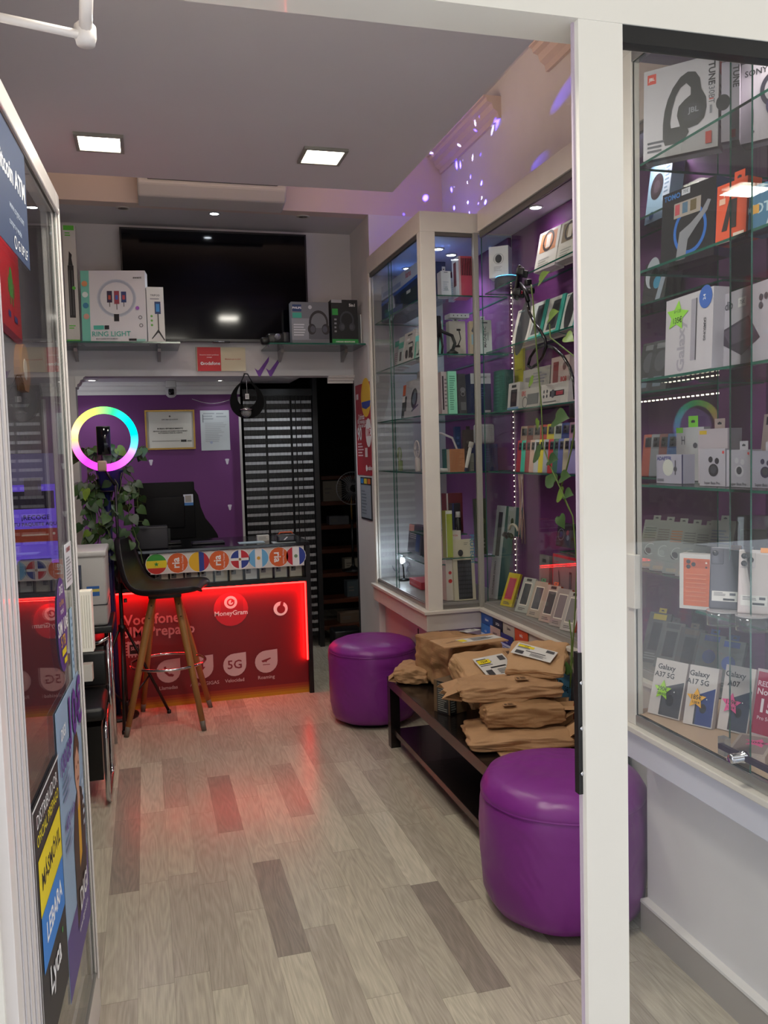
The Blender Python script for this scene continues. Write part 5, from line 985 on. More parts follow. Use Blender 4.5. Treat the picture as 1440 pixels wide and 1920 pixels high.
# shelf 1.385
lampd = empty('desk_lamp', (1.525, 4.30, 1.386), 0, 'white flexible desk lamp arching over the fourth shelf of the far cabinet', 'lamp')
b = MB(); b.rbox(-.05, -.03, 0, .05, .05, .02, .006, mat('#dcdcd8', .4)); b.tube([(.045, 0, .02), (.075, 0, .07), (.085, 0, .12), (.06, 0, .18), (.0, 0, .205), (-.06, 0, .21)], .006, mat('#c4bfc0', .4), 8); b.build('arm', lampd)
goodsY(844, 872, 842, 4.235, 1.385, .06, 'wooden_box', 'box', 'small orange brown ribbed box on the fourth shelf of the far cabinet', '#a8714e', [LN(.06, .05, .97, .95, 13, '#96603e')], left=[('r', 0, 0, 1, 1, '#c8c0b4')])
goodsY(836, 842, 842, 4.28, 1.385, .05, 'cable_box', 'box', 'small dark teal box on the fourth shelf beside the corner post', '#1f5a58', [LN(.2, .1, .8, .9, 4, '#2c6c6a')])
goodsY(856, 866, 800, 4.40, 1.385, .03, 'cable_pack', 'pack', 'blue pack standing behind the white lamp on the fourth shelf', '#1c3a6c', [LN(.2, .3, .8, .8, 4, '#3a5a90')])
goodsY(870, 892, 806, 4.38, 1.385, .02, 'accessory_bag', 'pack', 'grey brown clear bag hanging behind the white stick on the fourth shelf', '#5c5250', [('c', .4, .7, .12, '#7a7068'), LN(.2, .2, .6, .5, 3, '#70665e')], tab=('#4c4644', .02))
b = MB(); Mx = Matrix.Translation((1.632, 4.24, 1.387)) @ Matrix.Rotation(.25, 4, 'Y'); b.rbox(-.009, -.006, 0, .009, .006, .15, .003, mat('#c8c4bc', .4), M=Mx); b.rbox(-.012, -.008, .13, .012, .008, .16, .002, mat('#b0aca4', .4), M=Mx); b.rbox(-.009, -.007, 0, .009, .007, .02, .002, pm('#2a2a44'), M=Mx); tag(b.build('selfie_stick'), 'white stick shaped gadget leaning on the fourth shelf of the far cabinet', 'gadget')
goodsY(882, 896, 850, 4.28, 1.385, .02, 'leaflet_pack', 'pack', 'clear pack behind the foot of the leaning white stick', '#8a8a80', [LN(.1, .1, .9, .5, 5, '#6a6a60')])
goodsY(897, 934, 833, 4.22, 1.385, .10, 'security_camera_box', 'box', 'navy blue box under the white cube on the fourth shelf', '#232c58', [LN(.4, .3, .65, .85, 6, '#3a4478'), ('r', .05, .06, .09, .4, '#aab0c8')])
t = empty('cube_speaker', (1.75, 4.23, fit_h(1.75, 4.22, 1.385, 833)+1.388), 0, 'white perforated cube speaker standing on the navy box', 'speaker')
b = MB(); b.rbox(-.052, 0, 0, .052, .06, .105, .014, mat('#b4b6b8', .5), 3)
for i in range(9):
    for j in range(9): b.lathe([(0, 0), (.0022, 0), (0, .0001)], pm('#8a8c90'), seg=6, M=Matrix.Translation((-.038+i*.0095, -.0006, .014+j*.0095)) @ Matrix.Rotation(PI/2, 4, 'X'))
b.build('body', t)
# lower shelf & deck (far cabinet)
b = MB(); pane(b, 1.43, 4.30, 1.043, 1.66, 4.60, 1.05); child(b, 'shelf', A)
goodsY(839, 869, 925, 4.38, 1.05, .08, 'gadget_box', 'box', 'dark red box with a white edge in the lower part of the far cabinet', '#6a1c24', [('r', 0, 0, .1, 1, '#c8c0c0'), ('r', .2, .2, .6, .5, '#7a2a30')])
goodsY(838, 850, 958, 4.22, .935, .06, 'gadget_box', 'box', 'lime green and white box in the lower part of the far cabinet', '#9aa832', [('r', 0, 0, .1, 1, '#d8d8d0'), ('r', 0, .93, 1, 1, '#d8d8d0')])
goodsY(838, 868, 996, 4.24, .702, .08, 'stand_box', 'box', 'white and red box standing behind the keyboard box', '#cfc6bd', [('t', 'CANYON', .5, .93, .013, '#a83a3a', 0, .02), ('o', .55, .62, .2, .24, '#8a8a90'), ('c', .25, .4, .1, '#c03030'), ('c', .25, .28, .12, '#c03030')])
goodsY(851, 866, 944, 4.32, .935, .05, 'gadget_box', 'box', 'navy spine box with white print behind the lime green box', '#14141e', [('r', 0, 0, .2, 1, '#2a3468'), LN(.4, .2, .6, .8, 5, '#8a8a90')])
t = empty('mini_tripod', (1.60, 4.28, .702), 0, 'black mini tripod with a bright head amid dark goods, lower far cabinet', 'tripod')
b = MB(); b.tube([(0, 0, .45), (.005, 0, .36), (.0, 0, .24)], .012, BLACK, 10); b.lathe([(0, 0), (.014, 0), (.012, .03), (0, .03)], pm('#a8a8a8'), (0, 0, .44), 12); b.rbox(-.035, -.02, .20, .03, .03, .27, .008, pm('#1a1a1e')); b.build('column', t)
for a in (80, 200, 320): b = MB(); a = math.radians(a); b.tube([(0, 0, .24), (.06*math.cos(a), .06*math.sin(a), 0)], .009, BLACK, 8); b.build('leg', t)
goodsY(853, 893, 1012, 4.215, .702, .035, 'keyboard_box', 'box', 'white keyboard and mouse box leaning in the far cabinet corner', '#c8c0a8', [('r', .2, .02, .85, .66, '#2c2c32')]+[('r', .23+.075*i, .06+.07*j, .285+.075*i, .11+.07*j, '#484850') for i in range(8) for j in range(8)]+[('c', .33, .78, .12, '#2c2c32', 1.2), ('t', 'PROTECH', .88, .84, .034, '#3a7a9a', -90, .02), LN(.5, .9, .7, .95, 2, '#8a8474')], tilt=5)
goodsY(838, 850, 1058, 4.25, .702, .03, 'blister_pack', 'pack', 'blue clear pack at the foot of the corner post, left of the keyboard box', '#5a6a80', [('c', .5, .3, .2, '#c0c8d0'), LN(.2, .6, .8, .9, 4, '#8a98a8')], tilt=4)
goodsY(896, 915, 935, 4.26, .935, .04, 'blister_pack', 'pack', 'olive clear pack in the lower far cabinet near the middle pane edge', '#3f4a34', [('c', .5, .6, .35, '#5c6c3c'), LN(.2, .1, .8, .3, 3, '#8a8a80')], tilt=4)
b = MB(); pane(b, 1.43, 4.21, .928, 1.78, 4.40, .934); child(b, 'shelf', A)
# ---- far cabinet, side doors (facing -x)
XA = 1.47
goodsX(716, 786, 516, 1.455, 2.3, .15, 'projector_box', 'box', 'large dark blue box with a white band on the top shelf, far cabinet side', '#22345e', [('r', 0, .62, 1, 1, '#a8bcdc'), ('t', 'hama', .74, .86, .05, '#b05a78', 0, .02), ('r', .05, .68, .55, .8, '#8098c8'), ('p', [(.0, .45), (1, .62), (1, .7), (0, .55)], '#2a5cc0'), ('r', .55, .1, .95, .45, '#2a3a44'), ('r', .7, .36, .8, .44, '#b8c4d0'), ('c', .3, .25, .1, '#b0bcd4'), ('r', .1, .0, .6, .2, '#2f4a86')], tilt=1)
goodsX(775, 787, 530, 1.47, 2.3, .08, 'gadget_box', 'box', 'white box at the near end of the top shelf, far cabinet side', '#d6d4cc', [LN(.2, .3, .8, .7, 4, '#8a8a84'), ('r', 0, 0, 1, .12, '#a8a450')], tilt=1)
goodsX(737, 745, 640, 1.50, 2.0, .05, 'accessory_box', 'box', 'teal topped narrow box, farthest on the second shelf, far cabinet side', '#a8a4a8', [('r', 0, .8, 1, 1, '#2f8a78'), LN(.1, .1, .9, .6, 7, '#6a4a54')])
goodsX(745, 754, 632, 1.48, 2.0, .05, 'accessory_box', 'box', 'mint and white tripod box, second from the far end of the second shelf', '#b8c4c0', [('r', 0, .62, 1, .82, '#4aa890'), ('r', .3, .2, .7, .5, '#3a3a40')])
goodsX(755, 776, 622, 1.46, 2.0, .05, 'accessory_box', 'box', 'white box with black tripod parts printed, middle of the second shelf', '#c4c0bc', [('r', .3, .88, .7, .93, '#4a4a50'), ('r', .25, .72, .5, .8, '#e8e8e8'), ('r', .4, .6, .8, .66, '#3a3a40'), ('c', .3, .3, .12, '#2c2a2c'), ('r', .5, .15, .75, .5, '#3a3230'), ('c', .8, .2, .08, '#2c2a2c')]+dev('arm', .8, .5, .14), tab=('#c8c8c4', .02))
goodsX(776, 790, 628, 1.45, 2.0, .05, 'accessory_box', 'box', 'cyan topped box nearest the corner post on the second shelf', '#b8c8c0', [('r', 0, .75, .5, 1, '#6adcd8'), ('r', 0, 0, .2, .75, '#6ac0a8')]+dev('arm', .6, .4, .25))
goodsX(757, 786, 712, 1.47, 1.69, .06, 'watch_box', 'box', 'white box with a black camera picture on the third shelf, far cabinet side', '#a8a6aa', dev('cam', .6, .5, .2)+[('p', [(.5, .15), (.9, .3), (.88, .34), (.48, .2)], '#3a3a50'), ('r', .0, .2, .12, .6, '#3a3a3c')])
goodsX(752, 760, 722, 1.50, 1.69, .04, 'accessory_box', 'box', 'orange and green topped box, left of the black camera picture box', '#3c4440', [('r', 0, .7, 1, 1, '#c85a2a'), ('r', 0, .5, 1, .68, '#d8d8d4')])
goodsX(776, 790, 695, 1.56, 1.69, .05, 'accessory_box', 'box', 'yellow edged white box behind the corner post on the third shelf', '#b0b0a8', [('r', .7, .1, 1, .9, '#b8a83a'), LN(.1, .2, .6, .8, 6, '#6a6a6a')])
for nm, px, lab, colr in (('hand_fan', 784, 'white handheld mini fan on the fourth shelf, near the corner post', '#c8c0bc'), ('hand_fan', 751, 'pale green handheld mini fan on the fourth shelf, far cabinet side', '#8a9a6a')):
    y = y_on_x(px, 1.47, 1.385); t = empty(nm, (1.47, y, 1.386), -PI/2, lab, 'fan'); sc = 1.0 if px == 784 else .8; zf = .125*sc; Rf = .047*sc; m_ = mat(colr, .4)
    b = MB(); b.rbox(-.02*sc, -.012, 0, .02*sc, .012, .08*sc, .006, m_, 3); b.build('handle', t)
    b = MB(); b.tube([(Rf*math.cos(a), -.004, zf+Rf*math.sin(a)) for a in [2*PI*i/28 for i in range(28)]], .004, m_, 6, closed=True)
    for i in range(16): a = 2*PI*i/16; b.tube([(.01*math.cos(a), -.012, zf+.01*math.sin(a)), (Rf*math.cos(a+.5), -.008, zf+Rf*math.sin(a+.5))], .0012, m_, 4, caps=False)
    b.lathe([(0, 0), (.012, 0), (.012, .004), (0, .004)], m_, seg=14, M=Matrix.Translation((0, -.012, zf)) @ Matrix.Rotation(PI/2, 4, 'X')); b.build('cage', t)
goodsX(764, 788, 985, 1.50, .9, .07, 'gadget_box', 'box', 'white and red printed box in the lower far cabinet, side door', '#4a4a5a', [('r', .0, .75, .4, 1, '#c89a94'), LN(.1, .5, .9, .7, 3, '#a8a8b0'), ('r', .6, .1, .9, .8, '#1c3a7a')])
b = MB(); pane(b, 1.42, 4.25, .892, 1.70, 4.85, .899); child(b, 'shelf', A)
goodsX(768, 790, 1088, 1.50, .702, .10, 'red_case', 'case', 'red box standing low in the far cabinet beside the bright lamp', '#b83a48', [('r', 0, .85, 1, 1, '#d85a64'), LN(.1, .2, .9, .5, 2, '#d89aa0')], tilt=0)
lx, ly = 1.52, y_on_x(757, 1.52, .80)
t = empty('work_lamp', (lx, ly, .702), 0, 'small bright white lamp shining low in the far cabinet', 'lamp')
b = MB(); b.lathe([(0, 0), (.035, 0), (.035, .008), (.008, .014)], BLACK, seg=18); b.tube([(0, 0, .01), (0, .01, .08), (-.01, .0, .11)], .005, BLACK, 8); b.build('stand', t)
b = MB(); b.lathe([(.0, 0), (.018, 0), (.02, .004), (.012, .02), (0, .022)], _em('lamp_glare', (.75, .88, 1), 60), seg=14, M=Matrix.Translation((-.018, -.005, .125)) @ Matrix.Rotation(PI/2, 4, 'Y')); b.build('bulb', t)
lamp('POINT', 'work_lamp_light', (lx-.05, ly-.03, .86), .45, (.7, .85, 1), shadow_soft_size=.02)
t = empty('earbud_display', (1.55, ly+.16, .702), 0, 'tangle of clear earphones on the cabinet floor, left of the bright lamp', 'earphones')
b = MB()
for i in range(7): b.tube([(.05*math.cos(i*1.3)+.012*math.cos(q*2.1+i), .05*math.sin(i*1.3)+.02*math.sin(q*1.7), .01+.018*q+.01*math.sin(q+i)) for q in range(6)], .003, pm('#8a8a92'), 5)
b.build('wires', t)
# ---- set-back cabinet (facing -x); goods lean on the purple panel
XB = 1.765
for px0, px1, yt, lab, c1 in ((1003, 1037, 428, 'watch strap box with an orange picture on the top shelf, left one of the pair', '#c98a5c'), (1044, 1077, 408, 'watch strap box with a gold picture on the top shelf, right one of the pair', '#8a7a5c')):
    goodsX(px0, px1, yt, XB, 2.3, .05, 'watch_box', 'box', lab, '#d8d6cc', [('r', .12, .46, .88, .94, c1), ('o', .5, .72, .2, .27, '#3a3430'), ('r', .4, .55, .6, .88, '#e0d8c8'), LN(.15, .1, .7, .3, 3, '#a8a8a0')], tilt=12, turn=4)
tl = [(958, 990, 575, '#e2ded4', 'first headset box on the second shelf, white with a dark oval window'), (988, 1014, 563, '#cfd8d2', 'mint edged headset box, second on the shelf of the set-back cabinet'), (1016, 1046, 553, '#d2d4ce', 'white and mint box with a grey device, third on the headset shelf'), (1049, 1072, 545, '#c6ccc8', 'white box with a tall dark oval, fourth on the headset shelf')]
for i, (a, c, yt, bs, lab) in enumerate(tl):
    goodsX(a, c, yt, XB-.005, 2.0, .05, 'headset_box', 'box', lab, bs, ([('c', .5, .5, .34, '#34353a', 2.2)] if i in (0, 3) else [('p', [(.15, .15), (.75, .15), (.9, .9), (.35, .9)], '#44484c'), ('p', [(.25, .25), (.6, .25), (.75, .8), (.45, .8)], '#2a2c30')])+([('r', .8, 0, 1, 1, '#3aa898'), ('r', 0, 0, 1, .1, '#3fb8a8')] if i in (1, 2) else [LN(.1, .9, .5, .97, 1, '#6a8a8a')]), tilt=14, right=[('r', 0, 0, 1, 1, '#3aa898')] if i else [], group='white and mint headset boxes')
goodsX(1030, 1058, 505, 1.80, 2.0+.17, .04, 'accessory_box', 'box', 'grey box behind the headset boxes under the top shelf', '#7a7880', [LN(.2, .2, .8, .8, 5, '#8e8c94')], tilt=2) if False else None
goodsX(1030, 1064, 668, 1.815, 1.69, .045, 'toy_phone_box', 'box', 'white box with a dark red phone, back row of the radio shelf', '#b4a49e', [('r', .12, .32, .42, .9, '#7a3c3c'), ('t', 'BOB', .72, .52, .030, '#b03038', 0, .03), ('t', 'MINI', .68, .3, .02, '#6a6a70', 0, .01), ('t', 'MACKO', .66, .15, .026, '#2a2a2e', 0, .02), ('c', .75, .78, .1, '#6a5a5a')], tilt=4)
goodsX(978, 1028, 690, 1.82, 1.69, .04, 'radio_box', 'box', 'wide grey white box, back row of the radio shelf, left', '#9a9690', [('r', .1, .2, .3, .8, '#6a6468'), ('r', .45, .3, .85, .5, '#7a7680'), LN(.4, .6, .9, .9, 4, '#7a7680')], tilt=4)
goodsX(951, 972, 718, 1.765, 1.69, .05, 'radio_box', 'box', 'white box with a black handheld device, far end of the radio shelf', '#bcb8b6', [('r', .25, .12, .8, .75, '#221e22'), ('r', .35, .3, .7, .6, '#4a3a3a'), ('r', .3, .82, .7, .92, '#2a2a2e'), ('r', 0, 0, 1, .1, '#6a8ab0')], tilt=5)
goodsX(972, 1012, 728, 1.755, 1.69, .05, 'radio_box', 'box', 'white box with red letters and a grey radio, front row of the radio shelf', '#a8a49e', [('t', 'ERS', .22, .75, .03, '#b03a3a', 0, .03), ('r', .4, .15, .92, .7, '#5a5e60'), ('o', .3, .3, .1, .12, '#4a4a50')], tilt=5)
goodsX(1013, 1064, 718, 1.745, 1.69, .05, 'radio_box', 'box', 'white box with a black and red radio, nearest on the radio shelf', '#c4bfba', dev('radio', .6, .5, .26)+[('c', .12, .65, .03, '#5a5a60'), ('c', .24, .65, .03, '#5a5a60'), ('c', .12, .42, .03, '#5a5a60'), ('c', .24, .42, .03, '#5a5a60'), ('r', .1, .12, .6, .16, '#6a6a70')], tilt=5)
goodsX(1060, 1078, 700, 1.79, 1.69, .03, 'cable_pack', 'pack', 'white wedge shaped pack right of the nearest radio box', '#c0c4c4', [('p', [(.0, .5), (1, .56), (1, .62), (0, .6)], '#1a1a1e')], tilt=14)
# tall boxes between shelves
goodsX(951, 968, 778, 1.845, 1.05, .03, 'long_box', 'box', 'tall narrow beige box standing behind the phone cases', '#8d8580', [('r', .25, .1, .75, .7, '#7d7572'), ('c', .4, .9, .1, '#5a5450')], tilt=0) if False else None
goodsX(966, 982, 648, 1.86, 1.69, .012, 'yellow_strip_box', 'box', 'tall narrow yellow box standing left of the clip-on holder', '#a8a020', [('r', .1, .62, .9, .64, '#8a8418')], tilt=0)
# phone cases: two rows
def phone_case(px, ytop, X, Z, col, lab, tilt, group, turn=0, wpx=20, y=None, Mx=None):
    y = y_on_x(px, X, Z) if y is None else y; h = .155; w = .075
    b = MB(); m_ = mat(col, .5); b.rbox(-w/2, 0, 0, w/2, .010, h, .0049, m_, 3)
    b.rbox(-w/2+.006, -.0015, h-.052, -w/2+.044, .002, h-.008, .0012, mat(col, .35), 2); b.rbox(-w/2+.010, -.0022, h-.048, -w/2+.040, .002, h-.012, .001, mat('#33363c', .4), 2)
    b.lathe([(0, 0), (.006, 0), (.006, .0015), (0, .0015)], pm('#15161a'), seg=12, M=Matrix.Translation((-w/2+.019, -.002, h-.021)) @ Matrix.Rotation(PI/2, 4, 'X')); b.lathe([(0, 0), (.006, 0), (.006, .0015), (0, .0015)], pm('#15161a'), seg=12, M=Matrix.Translation((-w/2+.019, -.002, h-.038)) @ Matrix.Rotation(PI/2, 4, 'X'))
    o = b.build('phone_case'); o.matrix_world = Matrix.Translation((X, y, Z+.001)) @ Matrix.Rotation(math.radians(-90+turn), 4, 'Z') @ Matrix.Rotation(math.radians(-tilt), 4, 'X')
    return tag(o, lab, 'phone case', group)
fr = [('#9a2a34', 'dark red'), ('#3fb49a', 'mint green'), ('#8a3a3c', 'maroon edged'), ('#c0a090', 'dusty pink'), ('#b8bcc0', 'pale grey'), ('#d8c840', 'yellow'), ('#a8acb4', 'silver grey'), ('#c03a3c', 'bright red'), ('#3a6a58', 'forest green'), ('#5a64a0', 'slate blue'), ('#c0b49c', 'sand beige'), ('#8a80b4', 'lilac')]
ya, yb = y_on_x(978, 1.745, 1.385), y_on_x(1076, 1.745, 1.385)
for i, (c, nm) in enumerate(fr):
    phone_case(0, 0, 1.748, 1.385, c, f'{nm} phone case in the front row on the phone case shelf', 9, 'phone cases lined up on the fourth shelf', turn=34, y=ya+(yb-ya)*i/(len(fr)-1))
bk = [('#a08878', 'tan'), ('#7a4038', 'rust brown'), ('#8f7a70', 'taupe'), ('#b8403c', 'coral red'), ('#c8b830', 'mustard yellow'), ('#a8b0a8', 'pale sage'), ('#2a3f7a', 'royal blue'), ('#a87a94', 'mauve pink')]
ya, yb = y_on_x(985, 1.80, 1.385), y_on_x(1078, 1.80, 1.385)
bZ = 1.455
b = MB(); b.box(1.795, yb-.03, 1.386, 1.865, ya+.03, bZ-.001, mat('#3a3438', .5)); tag(b.build('display_riser'), 'low dark riser under the back row of phone cases', 'display riser')
for i, (c, nm) in enumerate(bk):
    phone_case(0, 0, 1.80, bZ, c, f'{nm} phone case in the back row on the raised step', 8, 'phone cases lined up on the fourth shelf', turn=30, y=ya+(yb-ya)*i/(len(bk)-1))
# deck of the set-back cabinet
pbox('soundbar_box', 'box', 'long silver and teal soundbar box leaning in the set-back cabinet', .085, .06, .50, (1.765, y_on_x(924, 1.765, .70), .702), -78, 8, '#9aa0a2', [('r', .28, .46, .72, .93, '#26282c'), ('t', 'SOUNDBAR STEREO', .42, .22, .020, '#2a2e30', 90, .01)], right=[('r', 0, 0, 1, 1, '#2c5c58')])
pbox('gadget_box', 'box', 'grey and teal box with a round black camera above the soundbar box', .075, .04, .15, (1.80, y_on_x(957, 1.80, 1.05), 1.051), -84, 6, '#8d9294', [('c', .6, .5, .2, '#16181c', 1.2), LN(.1, .2, .2, .8, 1, '#5a6064')], right=[('r', 0, 0, 1, 1, '#2f6460')])
b = MB(); yy = y_on_x(962, 1.78, 1.0); b.tube([(1.75, yy-.06+.01*i, 1.052+.02*abs(math.sin(i*.9))) for i in range(12)], .009, BLACK, 8)
b.tube([(1.77, yy-.03+.05*math.cos(a), 1.09+.03*math.sin(a)) for a in [PI*i/10 for i in range(11)]], .006, mat('#b8b09c', .5), 8); tag(b.build('headphones'), 'tangled black and cream headphones on the short glass shelf, set-back cabinet', 'headphones')
pbox('accessory_box', 'box', 'dark purple blister box with white earphones, right end of the short glass shelf', .12, .04, .11, (1.80, y_on_x(1055, 1.80, 1.05), 1.051), -86, 8, '#302434', [('o', .3, .5, .2, .22, '#8a8a98'), ('c', .3, .5, .12, '#22306a', 1.), ('c', .75, .6, .1, '#8a2a3a'), ('c', .8, .4, .1, '#70707a')])
pk = [(948, 1105, '#c8b422', '#b83a5c', 'yellow and pink pack leaning at the left of the lower goods row'), (976, 1112, '#b4b8b0', '#4a5054', 'pale green bordered case pack, second in the lower goods row'), (998, 1122, '#b8a898', '#585a62', 'beige bordered case pack behind the glass door edge, lower goods row'), (1021, 1128, '#b8a498', '#4c5458', 'beige case pack with a slate window, fourth in the lower goods row'), (1041, 1135, '#a89c98', '#8a8084', 'white patterned pack, fifth in the lower goods row'), (1062, 1140, '#bdb6b2', '#8d8a8c', 'white pack with a clear window, nearest the lock plate in the lower goods row')]
for i, (px, yt, bs, wc, lab) in enumerate(pk):
    o = pbox('blister_pack', 'pack', lab, .088, .014, .175, (1.735, y_on_x(px, 1.735, .70), .702), -74, 22, bs, [('r', .18, .2, .82, .86, '#e8e0d4' if i else '#d86a40'), ('r', .22, .23, .78, .83, wc), LN(.2, .05, .8, .14, 2, '#6a6468')]+([('r', .3, .9, .7, .97, '#3a3a3c')] if i % 2 else []), right=[('r', 0, 0, 1, 1, '#c8502a' if i > 1 else bs)], group='leaning packs on the cabinet floor', tab=('#3aa07a' if i in (2,) else '#d05a28', .018) if i in (2, 3) else None)
for i, (px, yt, lab, kk) in enumerate(((1046, 1062, 'red edged box with an antenna gadget, standing behind the lower goods row', 'arm'), (1068, 1058, 'red edged box with a power bank, standing behind the lower goods row', 'bar'))):
    pbox('gadget_box', 'box', lab, .115, .03, .30, (1.83, y_on_x(px, 1.83, .70), .702), -88, 2, '#8a7a80', [('r', 0, .955, 1, 1, '#d02c44'), ('r', 0, 0, .05 if i == 0 else 0, 1, '#c02c40')]+dev(kk, .5, .55, .22, '#2c2838')+[LN(.1, .82, .6, .9, 2, '#b05060')])
goodsX(1010, 1028, 1042, 1.83, .70, .02, 'cable_pack', 'pack', 'pale grey charger pack standing behind the lower goods row', '#7a7878', [('r', .2, .3, .7, .6, '#4a4a50'), ('r', .3, .88, .7, .94, '#3a3a3c')], tilt=2)
# necklaces hanging
b = MB(); yy = y_on_x(1016, 1.86, 1.38)
for i, (dx, L_, c) in enumerate(((0, .32, '#b8988c'), (.012, .30, '#a88a7c'), (.03, .22, '#c8bcb4'), (.04, .34, '#8a6a60'))):
    b.tube([(1.735, yy-dx-.012*math.sin(q*.5), 1.383-L_*q/8) for q in range(9)], .0022, pm(c), 5); b.tube([(1.735, yy-dx-.018+.006*math.sin(q*.6), 1.383-L_*q/8) for q in range(9)], .0022, pm(c), 5)
tag(b.build('bead_cords'), 'bundle of pink and beige bead cords hanging below the phone case shelf', 'cords', kind='stuff')
# led chain on the panel
b = MB(); 
for i in range(60): z = 2.45-.028*i; b.cbox((1.874, y_on_x(962, 1.874, 1.7)+.002*math.sin(i), z), .003, .004, .004, _em('fairy_light', (1, .8, .6), 6) if i == 0 else b.mats[0])
tag(b.build('light_strip'), 'vertical strip of tiny warm lights on the purple panel of the set-back cabinet', 'light strip')
# ---- near cabinet (through the shop window)
goodsB((1206, 292), (1346, 262), 115, 2.3, .055, 'headphone_box', 'box', 'white box with black headphones on the top shelf, nearest the cabinet post', '#c4bfc6', [('r', .05, .84, .17, .95, '#d8402e'), ('t', 'JBL', .11, .895, .012, W_, 0, .02), ('t', 'TUNE', .91, .80, .024, '#202028', -90, .03), ('t', '530BT', .91, .59, .022, '#50505a', -90), ('r', .88, .52, .94, .53, '#d8402e'), LN(.89, .3, .93, .5, 1, '#7a7a84'),
      ('p', [(.27, .2), (.27, .36), (.29, .5), (.33, .62), (.4, .74), (.5, .84), (.6, .88), (.7, .86), (.76, .78), (.78, .66), (.84, .56), (.85, .45), (.82, .34), (.74, .28), (.62, .26), (.5, .3), (.46, .42), (.48, .52), (.56, .58), (.64, .62), (.64, .7), (.58, .76), (.5, .72), (.44, .64), (.39, .5), (.37, .36), (.38, .3), (.5, .3), (.6, .28), (.62, .22), (.55, .12), (.3, .12)], '#1d1c22'), ('c', .65, .43, .19, '#1d1c22', .95), ('c', .66, .43, .13, '#2c2b33', .95), ('t', 'JBL', .68, .45, .020, '#8a8a94', 0, .03), LN(.06, .06, .3, .2, 3, '#50505a'), ('r', .84, .05, .92, .18, '#d8402e')], right=[('r', 0, 0, 1, 1, '#b4a8a8'), ('r', .2, .8, .8, .95, '#a83a30'), LN(.2, .2, .8, .7, 8, '#7a6a6a')], tilt=3)
goodsB((1352, 268), (1386, 262), 112, 2.3, .05, 'headphone_box', 'box', 'pale grey headphone box on the top shelf, behind the glass door edge', '#a8a2b0', [('t', 'TUNE', .8, .80, .022, '#30303a', -90, .03), ('c', .1, .5, .4, '#26242c', 1.2), ('r', .5, .04, .8, .14, '#c83a3a')], tilt=3)
goodsB((1388, 272), (1470, 252), 108, 2.3, .05, 'headphone_box', 'box', 'white headphone box at the right edge of the photo, top shelf', '#ccc8d2', [('t', 'SONY', .34, .86, .022, '#30303a', 0, .02), ('o', .8, .6, .26, .36, '#2a2640', 1.2), ('c', .82, .4, .24, '#3a3468', 1.2), ('r', .28, .2, .3, .4, '#30303a'), ('c', .3, .12, .03, '#50505a')], tilt=3)
goodsX(1208, 1250, 302, 1.80, 2.3, .05, 'camera_box', 'box', 'blue and white box with a round black lens, top shelf beyond the near cabinet', '#a8cce0', [('c', .4, .6, .28, '#3a2c34', 1.2), ('c', .4, .6, .14, '#5a4a54', 1.2), ('r', .7, .3, 1, 1, '#d8e4ee'), LN(.74, .4, .96, .95, 8, '#8aa4b8'), ('c', .3, .12, .1, '#2a6a9a')], tilt=8)
goodsB((1238, 506), (1338, 478), 348, 2.0, .06, 'gimbal_box', 'box', 'black box with a phone gimbal in a blue ring, second shelf of the near cabinet', '#111118', [('o', .55, .42, .26, .31, '#2a6ac0', 1.1), ('p', [(.3, .05), (.48, .05), (.52, .3), (.68, .45), (.86, .6), (.92, .72), (.86, .74), (.76, .62), (.56, .5), (.36, .42), (.34, .3)], '#8a8a92'), ('r', .24, .62, .74, .82, '#a89c94'), ('r', .26, .66, .35, .8, '#c2505a'), ('r', .4, .66, .5, .8, '#50708a'), ('r', .55, .66, .66, .8, '#6a5a3a'), ('t', 'TOMO', .2, .92, .020, '#3a7ac0', 0, .03), ('r', .38, .9, .54, .98, '#c8c8d0'), ('t', '75€', .46, .94, .012, '#30303a')], right=[('r', 0, 0, 1, 1, '#20304a')], tilt=3)
goodsB((1341, 462), (1398, 444), 340, 2.0, .045, 'stick_box', 'box', 'bright orange box with a hang tab, second shelf of the near cabinet', '#e0522a', [('t', 'TV Stick', .5, .82, .018, '#f8d8c8', 0, .02), ('t', 'XIAOMI', .3, .92, .009, '#f8d8c8'), ('p', [(.2, .2), (.38, .2), (.55, .7), (.42, .7)], '#2a1c1c'), ('r', .5, .22, .68, .7, '#2a1c1c'), ('r', .1, .66, .3, .76, '#e8b8a0'), ('r', .6, .04, .95, .12, '#f0d8c8'), ('r', 0, 0, 1, .03, '#d8c8c0')], tilt=3, tab=('#e0522a', .03))
goodsB((1402, 444), (1470, 424), 340, 2.0, .05, 'earphone_box', 'box', 'blue box at the right edge of the photo, second shelf', '#4a7a9c', [('t', 'MOTO', .4, .5, .034, '#b8d0dc', 0, .02), ('r', .08, .42, .3, .6, '#d8a04a'), ('p', [(.5, .1), (.8, .1), (.9, .6), (.7, .6)], '#c8ccd8')], tilt=3)
goodsX(1202, 1245, 488, 1.78, 2.0, .06, 'hair_tool_box', 'box', 'black box with a white and blue swirl, second shelf beyond the near cabinet', '#1c2024', [('c', .35, .75, .3, '#c8d0da', 1.3), ('c', .45, .6, .2, '#1c2024', 1.3), ('c', .6, .5, .16, '#3aa0c8'), ('p', [(.6, .1), (.8, .1), (1, .7), (.8, .7)], '#a8b4c4')], tilt=8)
ST = lambda cx, cy, r, asp, col: ('p', [(cx+r*(1 if k % 2 == 0 else .5)*math.sin(k*PI/5+.15), cy+asp*r*(1 if k % 2 == 0 else .5)*math.cos(k*PI/5+.15)) for k in range(10)], col)
